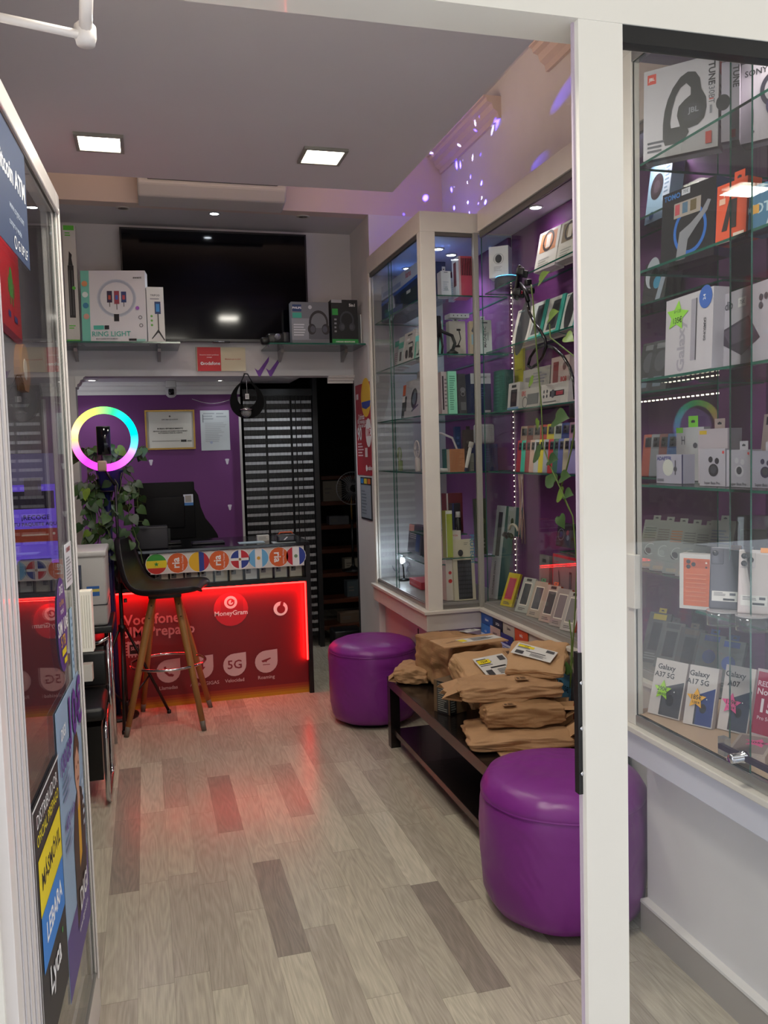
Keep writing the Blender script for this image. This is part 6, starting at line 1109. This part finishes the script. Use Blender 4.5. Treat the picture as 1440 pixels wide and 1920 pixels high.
goodsB((1246, 700), (1334, 684), 552, 1.69, .045, 'tablet_box', 'box', 'white tablet box with a green star price tag, third shelf of the near cabinet', '#bdb6bd', [('t', 'Galaxy', .36, .35, .05, '#a09aa4', 90, .03), ('r', .56, .14, .66, .92, '#9a94a0'), ('r', .66, .14, .68, .92, '#3a3640'), ('c', .85, .9, .13, '#2a5cb0'), ('t', '24', .83, .9, .016, W_, 90), ST(.26, .76, .25, .82, '#8fd03a'), ('t', '6+128', .27, .82, .013, '#20301c'), ('t', '135€', .27, .7, .022, '#20301c', 0, .01), ('t', 'SAMSUNG', .85, .5, .013, '#30303a', -90, .02)], tilt=2)
goodsB((1338, 690), (1448, 668), 540, 1.69, .05, 'tablet_box', 'box', 'wide grey white tablet box with a dark tablet picture, third shelf, near cabinet', '#a6a0aa', [('t', 'modio', .18, .82, .030, '#40404a', 0, .02), ('p', [(.12, .5), (.6, .62), (.8, .3), (.5, .12), (.18, .3)], '#3a3040'), ('p', [(.16, .48), (.58, .58), (.7, .34), (.3, .28)], '#524858'), ('r', .42, .76, .56, .88, '#d0ccd0'), ('t', '75€', .49, .82, .014, '#30303a'), ('r', .02, .06, .16, .2, '#2a4438'), ('c', .8, .8, .03, '#40404a'), ('c', .88, .8, .03, '#40404a'), ('c', .8, .7, .03, '#40404a')], tilt=2)
for px, lab, c in ((1207, 'dark glossy pack on the third shelf beyond the near cabinet, farther one', '#26262c'), (1228, 'dark glossy pack on the third shelf beyond the near cabinet, nearer one', '#32323a')):
    pbox('blister_pack', 'pack', lab, .10, .02, .19, (1.775, y_on_x(px, 1.775, 1.69), 1.691), -80, 14, c, [('c', .5, .6, .3, '#50525a', 1.3), ('r', .3, .1, .7, .3, '#6a7a8a'), ('r', .2, .85, .8, .95, '#7a7a82')])
t = empty('shelf_light_strip', (1.87, 2.5, 1.655), 0, 'short row of tiny warm lights under the third shelf beyond the near cabinet', 'light strip')
b = MB(); FL = _em('strip_light', (1, .85, .65), 4)
for i in range(20): b.cbox((-.14, -.2+.025*i, 0), .004, .01, .004, FL)
b.build('diodes', t)
goodsB((1231, 906), (1281, 908), 853, 1.385, .04, 'adaptor_box', 'box', 'white adaptor box at the front left of the fourth shelf, near cabinet', '#a8a4b4', [('t', 'ADAPTER', .3, .86, .015, '#30387a', 0, .03), ('c', .45, .55, .2, '#c8c8c0'), ('r', .7, .3, .74, .8, '#50505a'), ('c', .72, .5, .06, '#50505a'), ('r', .96, 0, 1, 1, '#2a2a5a'), LN(.05, .06, .4, .16, 2, '#50505a')], tilt=0)
goodsB((1232, 902), (1282, 903), 803, 1.385, .03, 'charger_box', 'box', 'white box with a green corner and green hang tab, near cabinet', '#b8b8bc', [('r', 0, .9, .25, 1, '#7ac83a'), ('r', .2, .68, .22, .84, '#50505a'), ('r', .3, .68, .32, .84, '#50505a'), ('r', .2, .75, .32, .77, '#50505a'), ('c', .7, .66, .08, '#50505a')], tilt=0, tab=('#7ac83a', .035)).location += Vector((.05, -.03, 0))
goodsB((1281, 908), (1335, 910), 805, 1.385, .05, 'charger_box', 'box', 'cream charger box with a yellow tag on the fourth shelf, near cabinet', '#b4a8b0', [('r', .05, .9, .3, .97, '#c8a82a'), ('c', .3, .5, .16, '#a498a4'), ('c', .7, .4, .1, '#8a8090'), ('t', 'Fast Charger', .5, .22, .013, '#50406a')], tilt=0, tab=('#d0b8b0', .028)).location += Vector((.05, 0, 0))
for i, (a, c, lab, col, kk) in enumerate(((1312, 1360, 'white earbud box with black buds, fourth shelf of the near cabinet', '#a8a2ac', '#26242c'), (1362, 1407, 'white earbud box with pale buds, right of the black bud box', '#aaa4b0', '#bcb6c0'), (1410, 1456, 'grey earbud box with dark buds at the right edge of the photo', '#9a94a4', '#2c2444'))):
    goodsB((a, 911+i*2), (c, 913+i*2), 842+i*2, 1.385, .035, 'earbud_box', 'box', lab, col, dev('buds', .55, .52, .38, kk)+[('t', 'Super Bass Pro', .5, .08, .010, '#40404a', 0, .01), ('c', .93, .9, .04, '#c83a3a')], tilt=0, group='earbud boxes on the fourth shelf', tab=('#b4aeb8', .022) if i else None)
o = goodsB((1392, 905), (1450, 908), 775, 1.385, .03, 'earphone_box', 'box', 'pinkish white wireless earphone box behind the earbud boxes', '#c8b4b0', [('t', 'WIRELESS', .5, .32, .018, '#8a7a80', 0, .01), ('r', .1, .84, .4, .96, '#30303a'), ('c', .6, .72, .07, '#3a3a44'), ('r', .6, .1, .62, .7, '#3a3a44')], tilt=6); o.location += Vector((.06, .01, 0))
for i, c in enumerate(('#b05a48', '#8a8c94', '#7a4a48', '#3a5a8a')):
    phone_case(0, 0, 1.76, 1.385, c, ('brick red', 'grey', 'brown', 'blue')[i]+' phone case standing beyond the near cabinet, next to the adaptor box', 10, 'phone cases lined up on the fourth shelf', turn=30, y=2.72-.05*i)
# row of cable packs on the short shelf
for i in range(6):
    px = 1212+i*25; lab = ['farthest cable pack of the leaning row on the short shelf', 'second cable pack of the leaning row, dark plug', 'third cable pack of the leaning row, orange print', 'fourth cable pack of the leaning row, white plug', 'fifth cable pack of the leaning row, hang tab up', 'nearest and tallest cable pack of the leaning row'][i]
    X_0 = 1.745; y = y_on_x(px, X_0, 1.05)
    if y < 2.29: y = 2.29+.03*(5-i)
    pbox('cable_pack', 'pack', lab, .085, .015, .185 if i < 5 else .21, (X_0, y, 1.052), -62, 22, '#8d8f8c', [('c', .4, .35, .16, ['#4a3a34', '#9aa09c', '#3a3438', '#c8c8c4', '#b4aeb0', '#c4bcb4'][i]), ('o', .5, .4, .22, .25, '#b8bab8'), LN(.1, .6, .9, .85, 5, ['#6a6c6c', '#7a7470', '#b07a5a', '#6a6c6c', '#6a6c6c', '#6a7084'][i]), ('r', .15, .03, .8, .1, '#a89a88')], group='cable packs leaning in a row', tab=('#8a8c88', .02))
# phones on the acrylic level
goodsB((1274, 1146), (1337, 1152), 1040, 1.05, .035, 'phone_box', 'box', 'white phone box with an orange phone picture, near cabinet', '#d8cfcc', [('r', .12, .06, .9, .92, '#dc6a3c'), ('r', .14, .75, .88, .90, '#c8562a')]+[('c', x, y, .065, '#2a2028') for x, y in ((.27, .86), (.27, .77), (.42, .815))]+[('c', .8, .85, .03, '#f0d8c8'), ('c', .8, .77, .03, '#3a2028')]+[('r', .2, .15+.08*i, .8, .165+.08*i, '#e88a60') for i in range(7)], right=[('r', 0, 0, 1, 1, '#c8c0c0')], tilt=1)
def disc_stand(px, py, lab):
    q = at_z(px, py, 1.05); t = empty('acrylic_stand', (q.x, q.y, 1.051), 0, lab, 'display stand', 'clear round acrylic stands')
    b = MB(); b.lathe([(0, 0), (.040, 0), (.040, .034), (0, .034)], ACRYLIC, seg=28); b.build('disc', t); b = MB(); b.lathe([(.037, .034), (.041, .0345), (.041, .036), (.037, .037)], mat('#d8d4d8', .15, trans=.6), seg=28); b.build('rim', t); return q
q1 = disc_stand(1357, 1172, 'clear round acrylic stand under the grey phone')
q2 = disc_stand(1412, 1182, 'clear round acrylic stand under the white phone')
def phone(loc, rz, tilt, col, lab, cams, label=True):
    t = bpy.data.objects.new('mobile_phone', None); C.objects.link(t); t.matrix_world = Matrix.Translation(loc) @ Matrix.Rotation(math.radians(rz), 4, 'Z') @ Matrix.Rotation(math.radians(-tilt), 4, 'X'); tag(t, lab, 'phone', 'display phones on acrylic stands')
    b = MB(); b.rbox(-.037, 0, 0, .037, .008, .155, .0035, mat(col, .35), 3); b.build('body', t)
    b = MB(); b.rbox(-.033, -.002, .112, .001 if cams == 3 else -.005, .0005, .148, .001, mat(col, .3), 2)
    for x, z in ((-.024, .139), (-.024, .121), (-.009, .130))[:cams]: b.lathe([(0, 0), (.0068, 0), (.0068, .002), (0, .0022)], mat('#24242c', .15), seg=16, M=Matrix.Translation((x, -.002, z)) @ Matrix.Rotation(PI/2, 4, 'X'))
    b.build('camera_bump', t)
    b = MB(); b.box(-.03, -.001, .02, .03, -.0002, .045, pm('#d4cfca')); b.art((-.03, -.001, .02), (1, 0, 0), (0, 0, 1), .06, .025, [LN(.08, .5, .6, .9, 3, '#6a666a'), ('r', .45, .1, .9, .3, '#20202a'), ('r', .7, .6, .93, .85, '#50505a')], .0002); b.build('price_label', t)
    b = MB(); b.rbox(.012, -.0015, .148, .034, .009, .160, .001, pm('#f0901e')); b.build('orange_tag', t)
    return t
phone((q1.x+.004, q1.y+.004, 1.088), -48, 9, '#4c4a54', 'dark grey phone standing on a clear acrylic stand in the near cabinet', 1)
phone((q2.x+.004, q2.y+.004, 1.088), -48, 9, '#c8bab8', 'white phone with three lenses standing on a clear acrylic stand', 3)
q = at_z(1392, 1130, 1.05); t = empty('clear_case_box', (q.x+.06, q.y+.03, 1.051), math.radians(-40), 'clear plastic box holding a black phone case, behind the displayed phones', 'box')
b = MB(); b.rbox(-.045, 0, 0, .045, .03, .24, .004, BLISTER); b.build('shell', t)
b = MB(); b.rbox(-.035, .01, .05, .035, .02, .2, .004, mat('#241c22', .4)); b.box(-.028, .006, .12, .0, .009, .15, pm('#c8c4c8')); b.build('phone_cover', t)
b = MB(); b.lathe([(0, 0), (.022, 0), (.026, .22), (.026, .345), (.02, .347), (0, .347)], ACRYLIC, seg=24); q = at_z(1322, 1262, .70); o = b.build('acrylic_column'); o.location = (q.x+.02, q.y+.06, .701); tag(o, 'clear acrylic column holding up the phone display level', 'display stand')
# boxes on the cabinet floor with star price tags
def star_tag(parent, w, h, cx, cy, r, col, t1, t2, lab):
    b = MB(); pts = [(r*(1 if k % 2 == 0 else .48)*math.sin(k*PI/5), r*(1 if k % 2 == 0 else .48)*math.cos(k*PI/5)) for k in range(10)]
    b.prism(pts, (cx, -.006, cy), (1, 0, 0), (0, 0, 1), .0012, pm(col)); b.art((cx-r, -.006, cy-r), (1, 0, 0), (0, 0, 1), 2*r, 2*r, [('t', t1, .5, .56, r*.62, '#1c2818', 0, .012, .85), ('t', t2, .5, .32, r*.34, '#1c2818', 0, .005)])
    o = b.build('star_price_tag', parent); o['label'] = lab; return o
def galaxy(p0, p1, ytop, model, lab, ph_, star, t1, t2, sc, d=.022):
    o = goodsB(p0, p1, ytop, .702, d, 'phone_box', 'box', lab, '#d0c6c4', [('t', 'Galaxy', .36, .86, .0215, '#24242c', 0, .02), ('t', model, .34, .72, .021, '#24242c', 0, .02), ('p', [(.34, 0.02), (.97, .02), (.97, .66), (.34, .50)], ph_), ('r', .34, .02, .40, .5, '#2a2c3a' if ph_ != '#44444c' else '#34343c'), ('c', .62, .3, .12, '#20202a', 1.3), ('c', .72, .46, .02, '#e8e8e8')], tilt=17)
    w = (at_z(*p1, .702)-at_z(*p0, .702)).length
    star_tag(o, 0, 0, -w*.12, .075, .030, star, t1, t2, sc); return o
galaxy((1214, 1336), (1273, 1352), 1240, 'A37 5G', 'white phone box with a green star price tag on the near cabinet floor', '#44444c', '#a4dc2c', '290€', '128/6GB', 'lime green star price tag')
galaxy((1280, 1356), (1334, 1368), 1252, 'A17 5G', 'white phone box with an orange star price tag on the near cabinet floor', '#2c3f80', '#f4b02c', '185€', '128/4', 'orange star price tag')
galaxy((1344, 1366), (1400, 1380), 1252, 'A07', 'white phone box with a pink star price tag on the near cabinet floor', '#3c4258', '#f45c9c', '139€', '128/4', 'pink star price tag')
goodsB((1404, 1376), (1475, 1396), 1262, .702, .03, 'phone_box', 'box', 'crimson phone box with white lettering at the right edge of the photo', '#c8b4bc', [('r', .04, .03, 1, .96, '#a81f4c'), ('t', 'REDMI', .32, .78, .020, '#f0d0dc', 0, .02), ('t', 'Note', .3, .66, .024, '#f8e0e8', 0, .02), ('t', '15', .36, .45, .050, '#f8e8f0', 0, .03), ('t', 'Pro 5G', .34, .27, .014, '#f0d0dc', 0, .01)], tilt=14)
o = pbox('phone_box', 'box', 'phone box lying flat with a pink star, at the cabinet lock', .09, .16, .025, tuple(at_z(1398, 1432, .702)), -50, 0, '#c8b4ac', [], top=[('r', .08, .08, .92, .92, '#a08a88'), ST(.6, .6, .4, .55, '#f45c9c'), ('t', '205€', .6, .6, .02, '#3a1c30', 0, .02)])
b = MB(); b.prism([(.02*(1 if k % 2 == 0 else .48)*math.sin(k*PI/5), .02*(1 if k % 2 == 0 else .48)*math.cos(k*PI/5)) for k in range(10)], tuple(at_y(1436, 990, 2.1)), (1, 0, 0), (0, 0, 1), .001, pm('#f4b02c'))
# goods on the floor of the set-back cabinet, seen past the near cabinet
for i, (y, lab, c, k_) in enumerate(((2.72, 'yellow tabbed pack low in the set-back cabinet, seen through the shop window', '#55565a', '#c8b02a'), (2.63, 'grey pack with a black pouch, right of the yellow tabbed pack', '#6a6a6c', '#4a4a50'), (2.52, 'small camera pack leaning beyond the phone display column', '#585458', '#6a5a54'), (2.41, 'pack with blue earphones, leaning low beyond the near cabinet', '#6c7278', '#2f4fa8'), (2.31, 'nearest pack with blue earphones beyond the near cabinet', '#6a7076', '#2f4fa8'))):
    pbox('blister_pack', 'pack', lab, .09, .016, .17+.02*(i == 0), (1.755, y, .702), -66, 24, c, [('r', .25, .25, .75, .8, '#2c2c32') if i < 3 else ('c', .5, .55, .26, k_), LN(.15, .05, .85, .2, 3, '#8a8a8c'), ('r', .2, .86, .8, .97, k_)], tab=(k_, .02))
# pale mirrored lettering on the purple panel
b = MB(); q = at_x(1398, 942, 1.872); b.art((1.879, q.y-.14, q.z-.02), (0, 1, 0), (0, 0, 1), .01, .01, [])
b.art(tuple(Vector((1.876, 2.30, q.z))), (0, -1, 0), (0, 0, 1), .2, .05, [('t', 'SAMSUNG', -.4, 0, .045, '#8a7aa0', 180, .02, 1.0)])

# ================================================================ SIM card packs on the ledge front, set-back cabinet
simp = [(903, 924, 1143, 1188, '#1f4f9a', 'blue card pack top left on the front of the cabinet ledge', 'lebara'), (925, 942, 1152, 1195, '#1c2340', 'navy card pack on the ledge front, right of the blue one', 'LYCA'), (944, 965, 1160, 1200, '#b8aea0', 'white card pack with a drawn bag, ledge front', 'Llama'), (966, 990, 1170, 1222, '#d04e1c', 'orange card pack on the front of the cabinet ledge', 'MÁS')]
for i, (a, c, yt, yb_, col, lab, tx) in enumerate(simp):
    X = 1.671; ya, yb = at_x(a, yt, X).y, at_x(c, yt, X).y; zt = at_x(a, yt, X).z; zb = at_x(a, yb_, X).z; zt = min(zt, .649)
    poster('card_pack', (X, ya, zb), (0, -1, 0), ya-yb, zt-zb, [('t', tx, .5, .75, .018, W_ if i != 2 else '#20202a', 0, .02), ('p', [(0, 0), (1, 0), (1, .25), (0, .4)], ['#8fc0e0', '#d8a090', '#1c2f70', '#e8c81e'][i]), ('r', .1, .1, .6, .2, ['#2a6ab0', '#20202a', '#d8d8e8', '#2a2a6a'][i])], col, lab, 'card pack', .003)
simq = [(903, 920, 1168, 1200, '#3a78b8', 'light blue card pack in the lower row on the ledge front', '4.4'), (920, 938, 1172, 1207, '#c8a894', 'peach card pack in the lower row on the ledge front', 'NANO'), (940, 962, 1185, 1220, '#22306c', 'dark blue and white card pack in the lower row on the ledge front', '7€')]
for i, (a, c, yt, yb_, col, lab, tx) in enumerate(simq):
    X = 1.662; ya, yb = at_x(a, yt, X).y, at_x(c, yt, X).y; zt = at_x(a, yt, X).z; zb = at_x(a, yb_, X).z
    poster('card_pack', (X, ya, zb), (0, -1, 0), ya-yb, zt-zb, [('r', 0, .0, 1, .5, ['#d0dcec', '#e0c8b8', '#c8ccdc'][i]), ('t', tx, .5, .66, .018, ['#f0f0f0', '#40302c', '#f0f0f0'][i], 0, .02), LN(.15, .1, .85, .4, 3, '#5a6480')], col, lab, 'card pack', .003)
pbox('card_pack', 'card pack', 'large light blue card pack standing at the wall beside the amber pot', .13, .006, .165, (1.690, y_on_x(1052, 1.69, .43), .361), -90, 4, '#5f9cc0', [('t', '500 MIN', .25, .75, .018, '#14304a', 0, .02), ('t', '60GB', .22, .5, .020, '#14304a', 0, .02), ('t', '15€', .72, .62, .034, '#14304a', 0, .02), ('c', .65, .2, .14, '#2a3a4a'), ('c', .35, .18, .1, '#d8e4ee')])

# ================================================================ clip-on holder and pothos in front of the set-back cabinet
XG = 1.66
P = lambda px, py, X=XG: at_x(px, py, X)
gh = empty('gooseneck_holder', tuple(P(1075, 725)), 0, 'black gooseneck phone holder with red pads curling in front of the set-back cabinet', 'phone holder'); o0 = P(1075, 725)
rel = lambda px, py, X=XG: P(px, py, X)-o0
path = [(988, 562), (992, 585), (1000, 602), (1012, 618), (1022, 635), (1024, 650), (1018, 668), (1008, 682), (996, 690), (990, 686), (994, 670), (1004, 655), (1020, 647), (1038, 652), (1056, 668), (1068, 688), (1076, 715), (1079, 760)]
b = MB(); pp = []
for i in range(len(path)-1):
    for q in range(4): pp.append(rel(path[i][0]+(path[i+1][0]-path[i][0])*q/4, path[i][1]+(path[i+1][1]-path[i][1])*q/4, XG-.02*math.sin(i*.45)))
b.tube(pp, .0065, mat('#0b0b0e', .2), 10); b.build('gooseneck', gh)
b = MB(); c_ = rel(972, 530); Mx = Matrix.Translation(c_) @ Matrix.Rotation(.9, 4, 'Z') @ Matrix.Rotation(.18, 4, 'X')
b.rbox(-.035, -.008, -.075, .035, .008, .075, .008, mat('#0a0a0d', .4), 3, Mx)
for s_ in (-1, 1):
    for z in (-.045, .045): b.rbox(s_*.035-.006, -.028, z-.016, s_*.035+.006, .008, z+.016, .004, mat('#0a0a0d', .4), 2, Mx)
    b.rbox(s_*.031-.003, -.02, -.045, s_*.031+.003, -.010, -.030, .002, pm('#b0283a'), 1, Mx)
b.build('clamp', gh)
b = MB(); b.tube([c_+Vector((0, 0, .0)), rel(985, 545), rel(990, 565)], .010, BLACK, 10); b.rbox(-.014, -.014, -.014, .014, .014, .014, .006, BLACK, 3, Matrix.Translation(rel(990, 530))); b.lathe([(0, -.012), (.014, -.012), (.016, .0), (.014, .012), (0, .012)], BLACK, tuple(rel(996, 545)), 14); b.build('joint', gh)
b = MB(); e_ = rel(1079, 760); b.rbox(e_.x-.02, e_.y-.02, e_.z-.05, e_.x+.035, e_.y+.02, e_.z+.01, .006, BLACK, 3); b.build('table_clip', gh)
pt = at_x(1069, 1322, 1.63)
pp_ = empty('potted_pothos', (1.625, at_x(1069, 1310, 1.625).y, .361), 0, 'pothos vine climbing the glass from an amber pot on the bench', 'plant'); po = Vector(pp_.location)
AMB = mat('#a8431c', .15, coat=.5, alpha=.85)
b = MB(); b.lathe([(0, 0), (.034, 0), (.044, .09), (.046, .095), (.041, .095), (.034, .01), (0, .01)], AMB, seg=24); b.build('pot', pp_)
b = MB(); b.lathe([(0, .05), (.036, .05), (.036, .055), (0, .055)], mat('#2a1c14', .9, bump=.5), seg=16); b.build('soil', pp_)
stems = [[(1069, 1290), (1078, 1150), (1082, 1060), (1074, 968), (1055, 925), (1030, 870), (1018, 835), (1015, 760), (1010, 700), (1005, 640), (999, 560), (995, 525)], [(1074, 968), (1050, 920), (1062, 880), (1072, 840), (1080, 790), (1079, 670), (1032, 633), (1030, 600)], [(1069, 1290), (1072, 1200), (1066, 1150)]]
b = MB()
for s_ in stems:
    f = []
    for i in range(len(s_)-1):
        for q in range(4): f.append(at_x(s_[i][0]+(s_[i+1][0]-s_[i][0])*q/4, s_[i][1]+(s_[i+1][1]-s_[i][1])*q/4, 1.63+.012*math.sin(i*1.1+q*.3))-po)
    b.tube(f, .0032, mat('#5c7030', .5), 6)
b.build('stems', pp_)
lv = [((1012, 528), (1, .2, .45), .075, 3), ((1030, 597), (1, 0, .3), .075, 3), ((1062, 630), (1, 0, -.4), .06, 3), ((1000, 712), (-1, -.2, -.4), .06, 3), ((1010, 788), (-.6, .2, -.9), .05, 3), ((1042, 785), (1, 0, .05), .10, 1), ((1014, 848), (-1, 0, -.3), .10, 1), ((1030, 862), (1, 0, .1), .07, 0), ((1040, 905), (-.5, 0, .2), .08, 1), ((1052, 895), (1, .1, .15), .07, 1), ((1056, 925), (-1, 0, -.35), .08, 3), ((1060, 925), (1, 0, .0), .06, 1), ((1050, 968), (.5, 0, -.6), .06, 1), ((1068, 1262), (-.3, -.4, .8), .05, 1), ((1075, 1245), (.5, -.4, .5), .05, 1)]
for i, ((px, py), d, L_, mi_) in enumerate(lv):
    b = MB(); q = at_x(px, py, 1.63)-po; dd = Vector((d[1]*.3-.1, -d[0], d[2])); leaf_mesh(b, q, dd, (-1, -.3, .5), L_, LEAVES[mi_]); b.build('leaf', pp_)

# ================================================================ parcels on the bench
from mathutils import noise as mnoise
KR = mat('#a9825c', .75, noise=.10, bump=.25, scale=22); KR2 = mat('#b58e66', .75, noise=.08, bump=.2, scale=26); KR3 = mat('#9c7650', .8, noise=.1, bump=.25, scale=24)
def bag(lab, c, w, d, h, rz, seed, m_, puff=.35, amp=.014, tilt=(0, 0), labels=[], flap=None, name='paper_parcel', cat='parcel'):
    t = bpy.data.objects.new(name, None); C.objects.link(t); t.matrix_world = Matrix.Translation(c) @ Matrix.Rotation(math.radians(rz), 4, 'Z') @ Matrix.Rotation(math.radians(tilt[0]), 4, 'X') @ Matrix.Rotation(math.radians(tilt[1]), 4, 'Y'); tag(t, lab, cat, 'parcels piled on the bench')
    bm = bmesh.new(); bmesh.ops.create_cube(bm, size=2); bmesh.ops.subdivide_edges(bm, edges=bm.edges[:], cuts=11, use_grid_fill=True)
    def top(u, v): return 1-puff*(abs(u)**3.5*.75+abs(v)**3.5*.45)
    for v in bm.verts:
        x, y, z = v.co; k = top(x, y); n_ = mnoise.noise(Vector((x*2.2+seed, y*2.2, z*1.3)))*1.1; n2 = abs(mnoise.noise(Vector((x*4.5+seed*2, y*4.5, z*3))))-.25
        side = max(abs(x), abs(y)); q = Vector((x*w/2*(1-.05*z*z), y*d/2*(1-.05*z*z), (z*k if z > 0 else z*max(.15, k))*h/2+h/2))
        out = Vector((x, y, .9*z)).normalized(); a_ = amp*(1.4 if side > .9 else 1)
        q += out*(n_*a_+n2*a_*1.6) ; q.z = max(0.0005, q.z); v.co = q
    b = MB(); b.frombm(bm, m_, None, False); ob = b.build('paper_wrap', t)
    sm = ob.modifiers.new('soft', 'SUBSURF'); sm.levels = 1; sm.render_levels = 1
    if flap:
        side, fl, fh = flap; b = MB(); K = 9; vs = []
        for i in range(K):
            s_ = -1+2*i/(K-1); z = h*.5+ .012*math.sin(i*1.9+seed)
            vs += [(side*(w/2-.012), s_*d*.46, z+.02), (side*(w/2+fl*(.8+.2*math.sin(i*2.1))), s_*d*.52, z+fh), (side*(w/2-.012), s_*d*.46, z-.02), (side*(w/2+fl*(.8+.2*math.sin(i*2.1))), s_*d*.52, z+fh-.003)]
        fs = []
        for i in range(K-1):
            o = i*4; fs += [(o, o+4, o+5, o+1), (o+2, o+3, o+7, o+6), (o+1, o+5, o+7, o+3)]
        b.add(vs, fs, m_, False); b.build('folded_end', t)
    for (lx_, ly_, lw, lh, lr, kind) in labels:
        b = MB(); Mx = Matrix.Translation((lx_, ly_, h*top(lx_/(w/2), ly_/(d/2))*.5+h/2+amp*.55+.002)) @ Matrix.Rotation(math.radians(lr), 4, 'Z'); b.X = Mx
        b.box(-lw/2, -lh/2, 0, lw/2, lh/2, .001, pm('#d2cfca' if kind != 'mark' else '#a9825c'))
        it = [LN(.05, .55, .5, .92, 5, '#3c3a3c'), ('r', .3, .42, .8, .48, '#201e20'), LN(.45, .1, .9, .35, 4, '#5a585a'), ('r', .75, .7, .95, .92, '#4a484a')]
        if kind == 'yellow': it += [('r', .05, .68, .45, .86, '#e6cf1e'), ('t', '1234', .25, .77, lh*.14, '#2a2818', 0, .02), ('r', .08, .1, .28, .36, '#3c3a3c')]
        if kind == 'mark': it = [('r', 0, 0, 1, 1, '#a9825c'), ('r', .1, .2, .3, .8, '#5a4230'), LN(.4, .1, .95, .9, 8, '#5a4230')]
        b.art((-lw/2, -lh/2, .001), (1, 0, 0), (0, 1, 0), lw, lh, it); b.X = Matrix.Identity(4); b.build('shipping_label' if kind != 'mark' else 'printed_mark', t)
    return t
ZBN = .361
bag('small crumpled paper parcel at the far left corner of the bench', (1.25, 4.00, ZBN), .17, .20, .085, -32, 11, KR, .3, .010, (0, 0), [], (-1, .03, -.01))
bag('tall bulging paper bag standing second from the far end of the bench', (1.42, 3.86, ZBN), .30, .34, .245, 14, 23, KR3, .22, .018, (0, 4), [(.08, .02, .12, .05, 20, 'white')], (1, .05, .05))
bag('wide paper parcel in the middle of the pile with an upright white and yellow label', (1.44, 3.42, ZBN+.085), .40, .27, .14, 6, 31, KR2, .3, .012, (27, 3), [(-.05, -.01, .16, .13, 8, 'yellow'), (.08, .07, .09, .04, 8, 'mark')])
bag('open ended paper parcel lying across the pile under the labelled ones', (1.375, 3.15, ZBN+.140), .42, .20, .070, -12, 47, KR, .35, .014, (0, 0), [(.05, -.04, .05, .05, 0, 'mark')], (-1, .07, .0))
bag('slanted paper parcel on the right of the pile with a long white label', (1.545, 3.22, ZBN+.235), .24, .20, .055, -35, 59, KR2, .35, .010, (24, 0), [(-.01, .0, .18, .075, -18, 'yellow')])
bag('brown paper parcel folded shut, third from the top, resting on the bottom bag', (1.385, 3.04, ZBN+.062), .31, .16, .082, -10, 63, KR3, .2, .010, (0, 0), [(-.06, -.05, .05, .03, 0, 'mark')], (1, .06, .02))
bag('large flat paper bag at the bottom of the pile near the front of the bench', (1.345, 3.00, ZBN), .40, .27, .062, -14, 71, KR, .4, .010, (0, 0), [], (1, .05, .05))
pbox('carton', 'parcel', 'brown carton with black stripes standing at the edge of the bench under the pile', .10, .10, .14, (1.262, 3.42, ZBN), 24, 0, '#6a543c', [('r', 0, 0, .4, 1, '#1c1c20'), LN(.05, .05, .35, .95, 12, '#7a8078')], left=[('r', .2, 0, .9, 1, '#2a2a2c'), LN(.25, .05, .85, .95, 14, '#8a8c84')])
def envelope(lab, c, w, d, rz, tilt, lb, m_=KR2):
    t = bpy.data.objects.new('cardboard_envelope', None); C.objects.link(t); t.matrix_world = Matrix.Translation(c) @ Matrix.Rotation(math.radians(rz), 4, 'Z') @ Matrix.Rotation(math.radians(tilt[0]), 4, 'X') @ Matrix.Rotation(math.radians(tilt[1]), 4, 'Y'); tag(t, lab, 'envelope')
    b = MB(); b.box(-w/2, -d/2, 0, w/2, d/2, .006, m_); b.art((-w/2, -d/2, .006), (1, 0, 0), (0, 1, 0), w, d, [('t', 'smile', .22, .5, .03, '#6a4c30', 20, .01)]); b.build('card', t, bevel=.001)
    b = MB(); lx_, ly_, lw, lh, lr = lb; b.X = Matrix.Translation((lx_, ly_, .0065)) @ Matrix.Rotation(math.radians(lr), 4, 'Z'); b.box(-lw/2, -lh/2, 0, lw/2, lh/2, .001, pm('#d2cfca')); b.art((-lw/2, -lh/2, .001), (1, 0, 0), (0, 1, 0), lw, lh, [LN(.3, .1, .9, .9, 6, '#4a484a'), ('r', .55, .4, .85, .5, '#201e20'), ('r', .0, .2, .16, .8, '#e6cf1e')]); b.X = Matrix.Identity(4); b.build('shipping_label', t); return t
envelope('flat cardboard envelope lying on top of the parcel pile', (1.385, 3.60, ZBN+.268), .31, .19, 2, (-2, -1), (.05, .0, .20, .08, 4))
envelope('flat cardboard envelope on the bare end of the bench behind the front ottoman', (1.36, 2.86, ZBN+.001), .28, .12, -6, (0, 0), (.04, .01, .18, .06, 0))
# wall glow under the ledge: a bare violet point light near the bench end
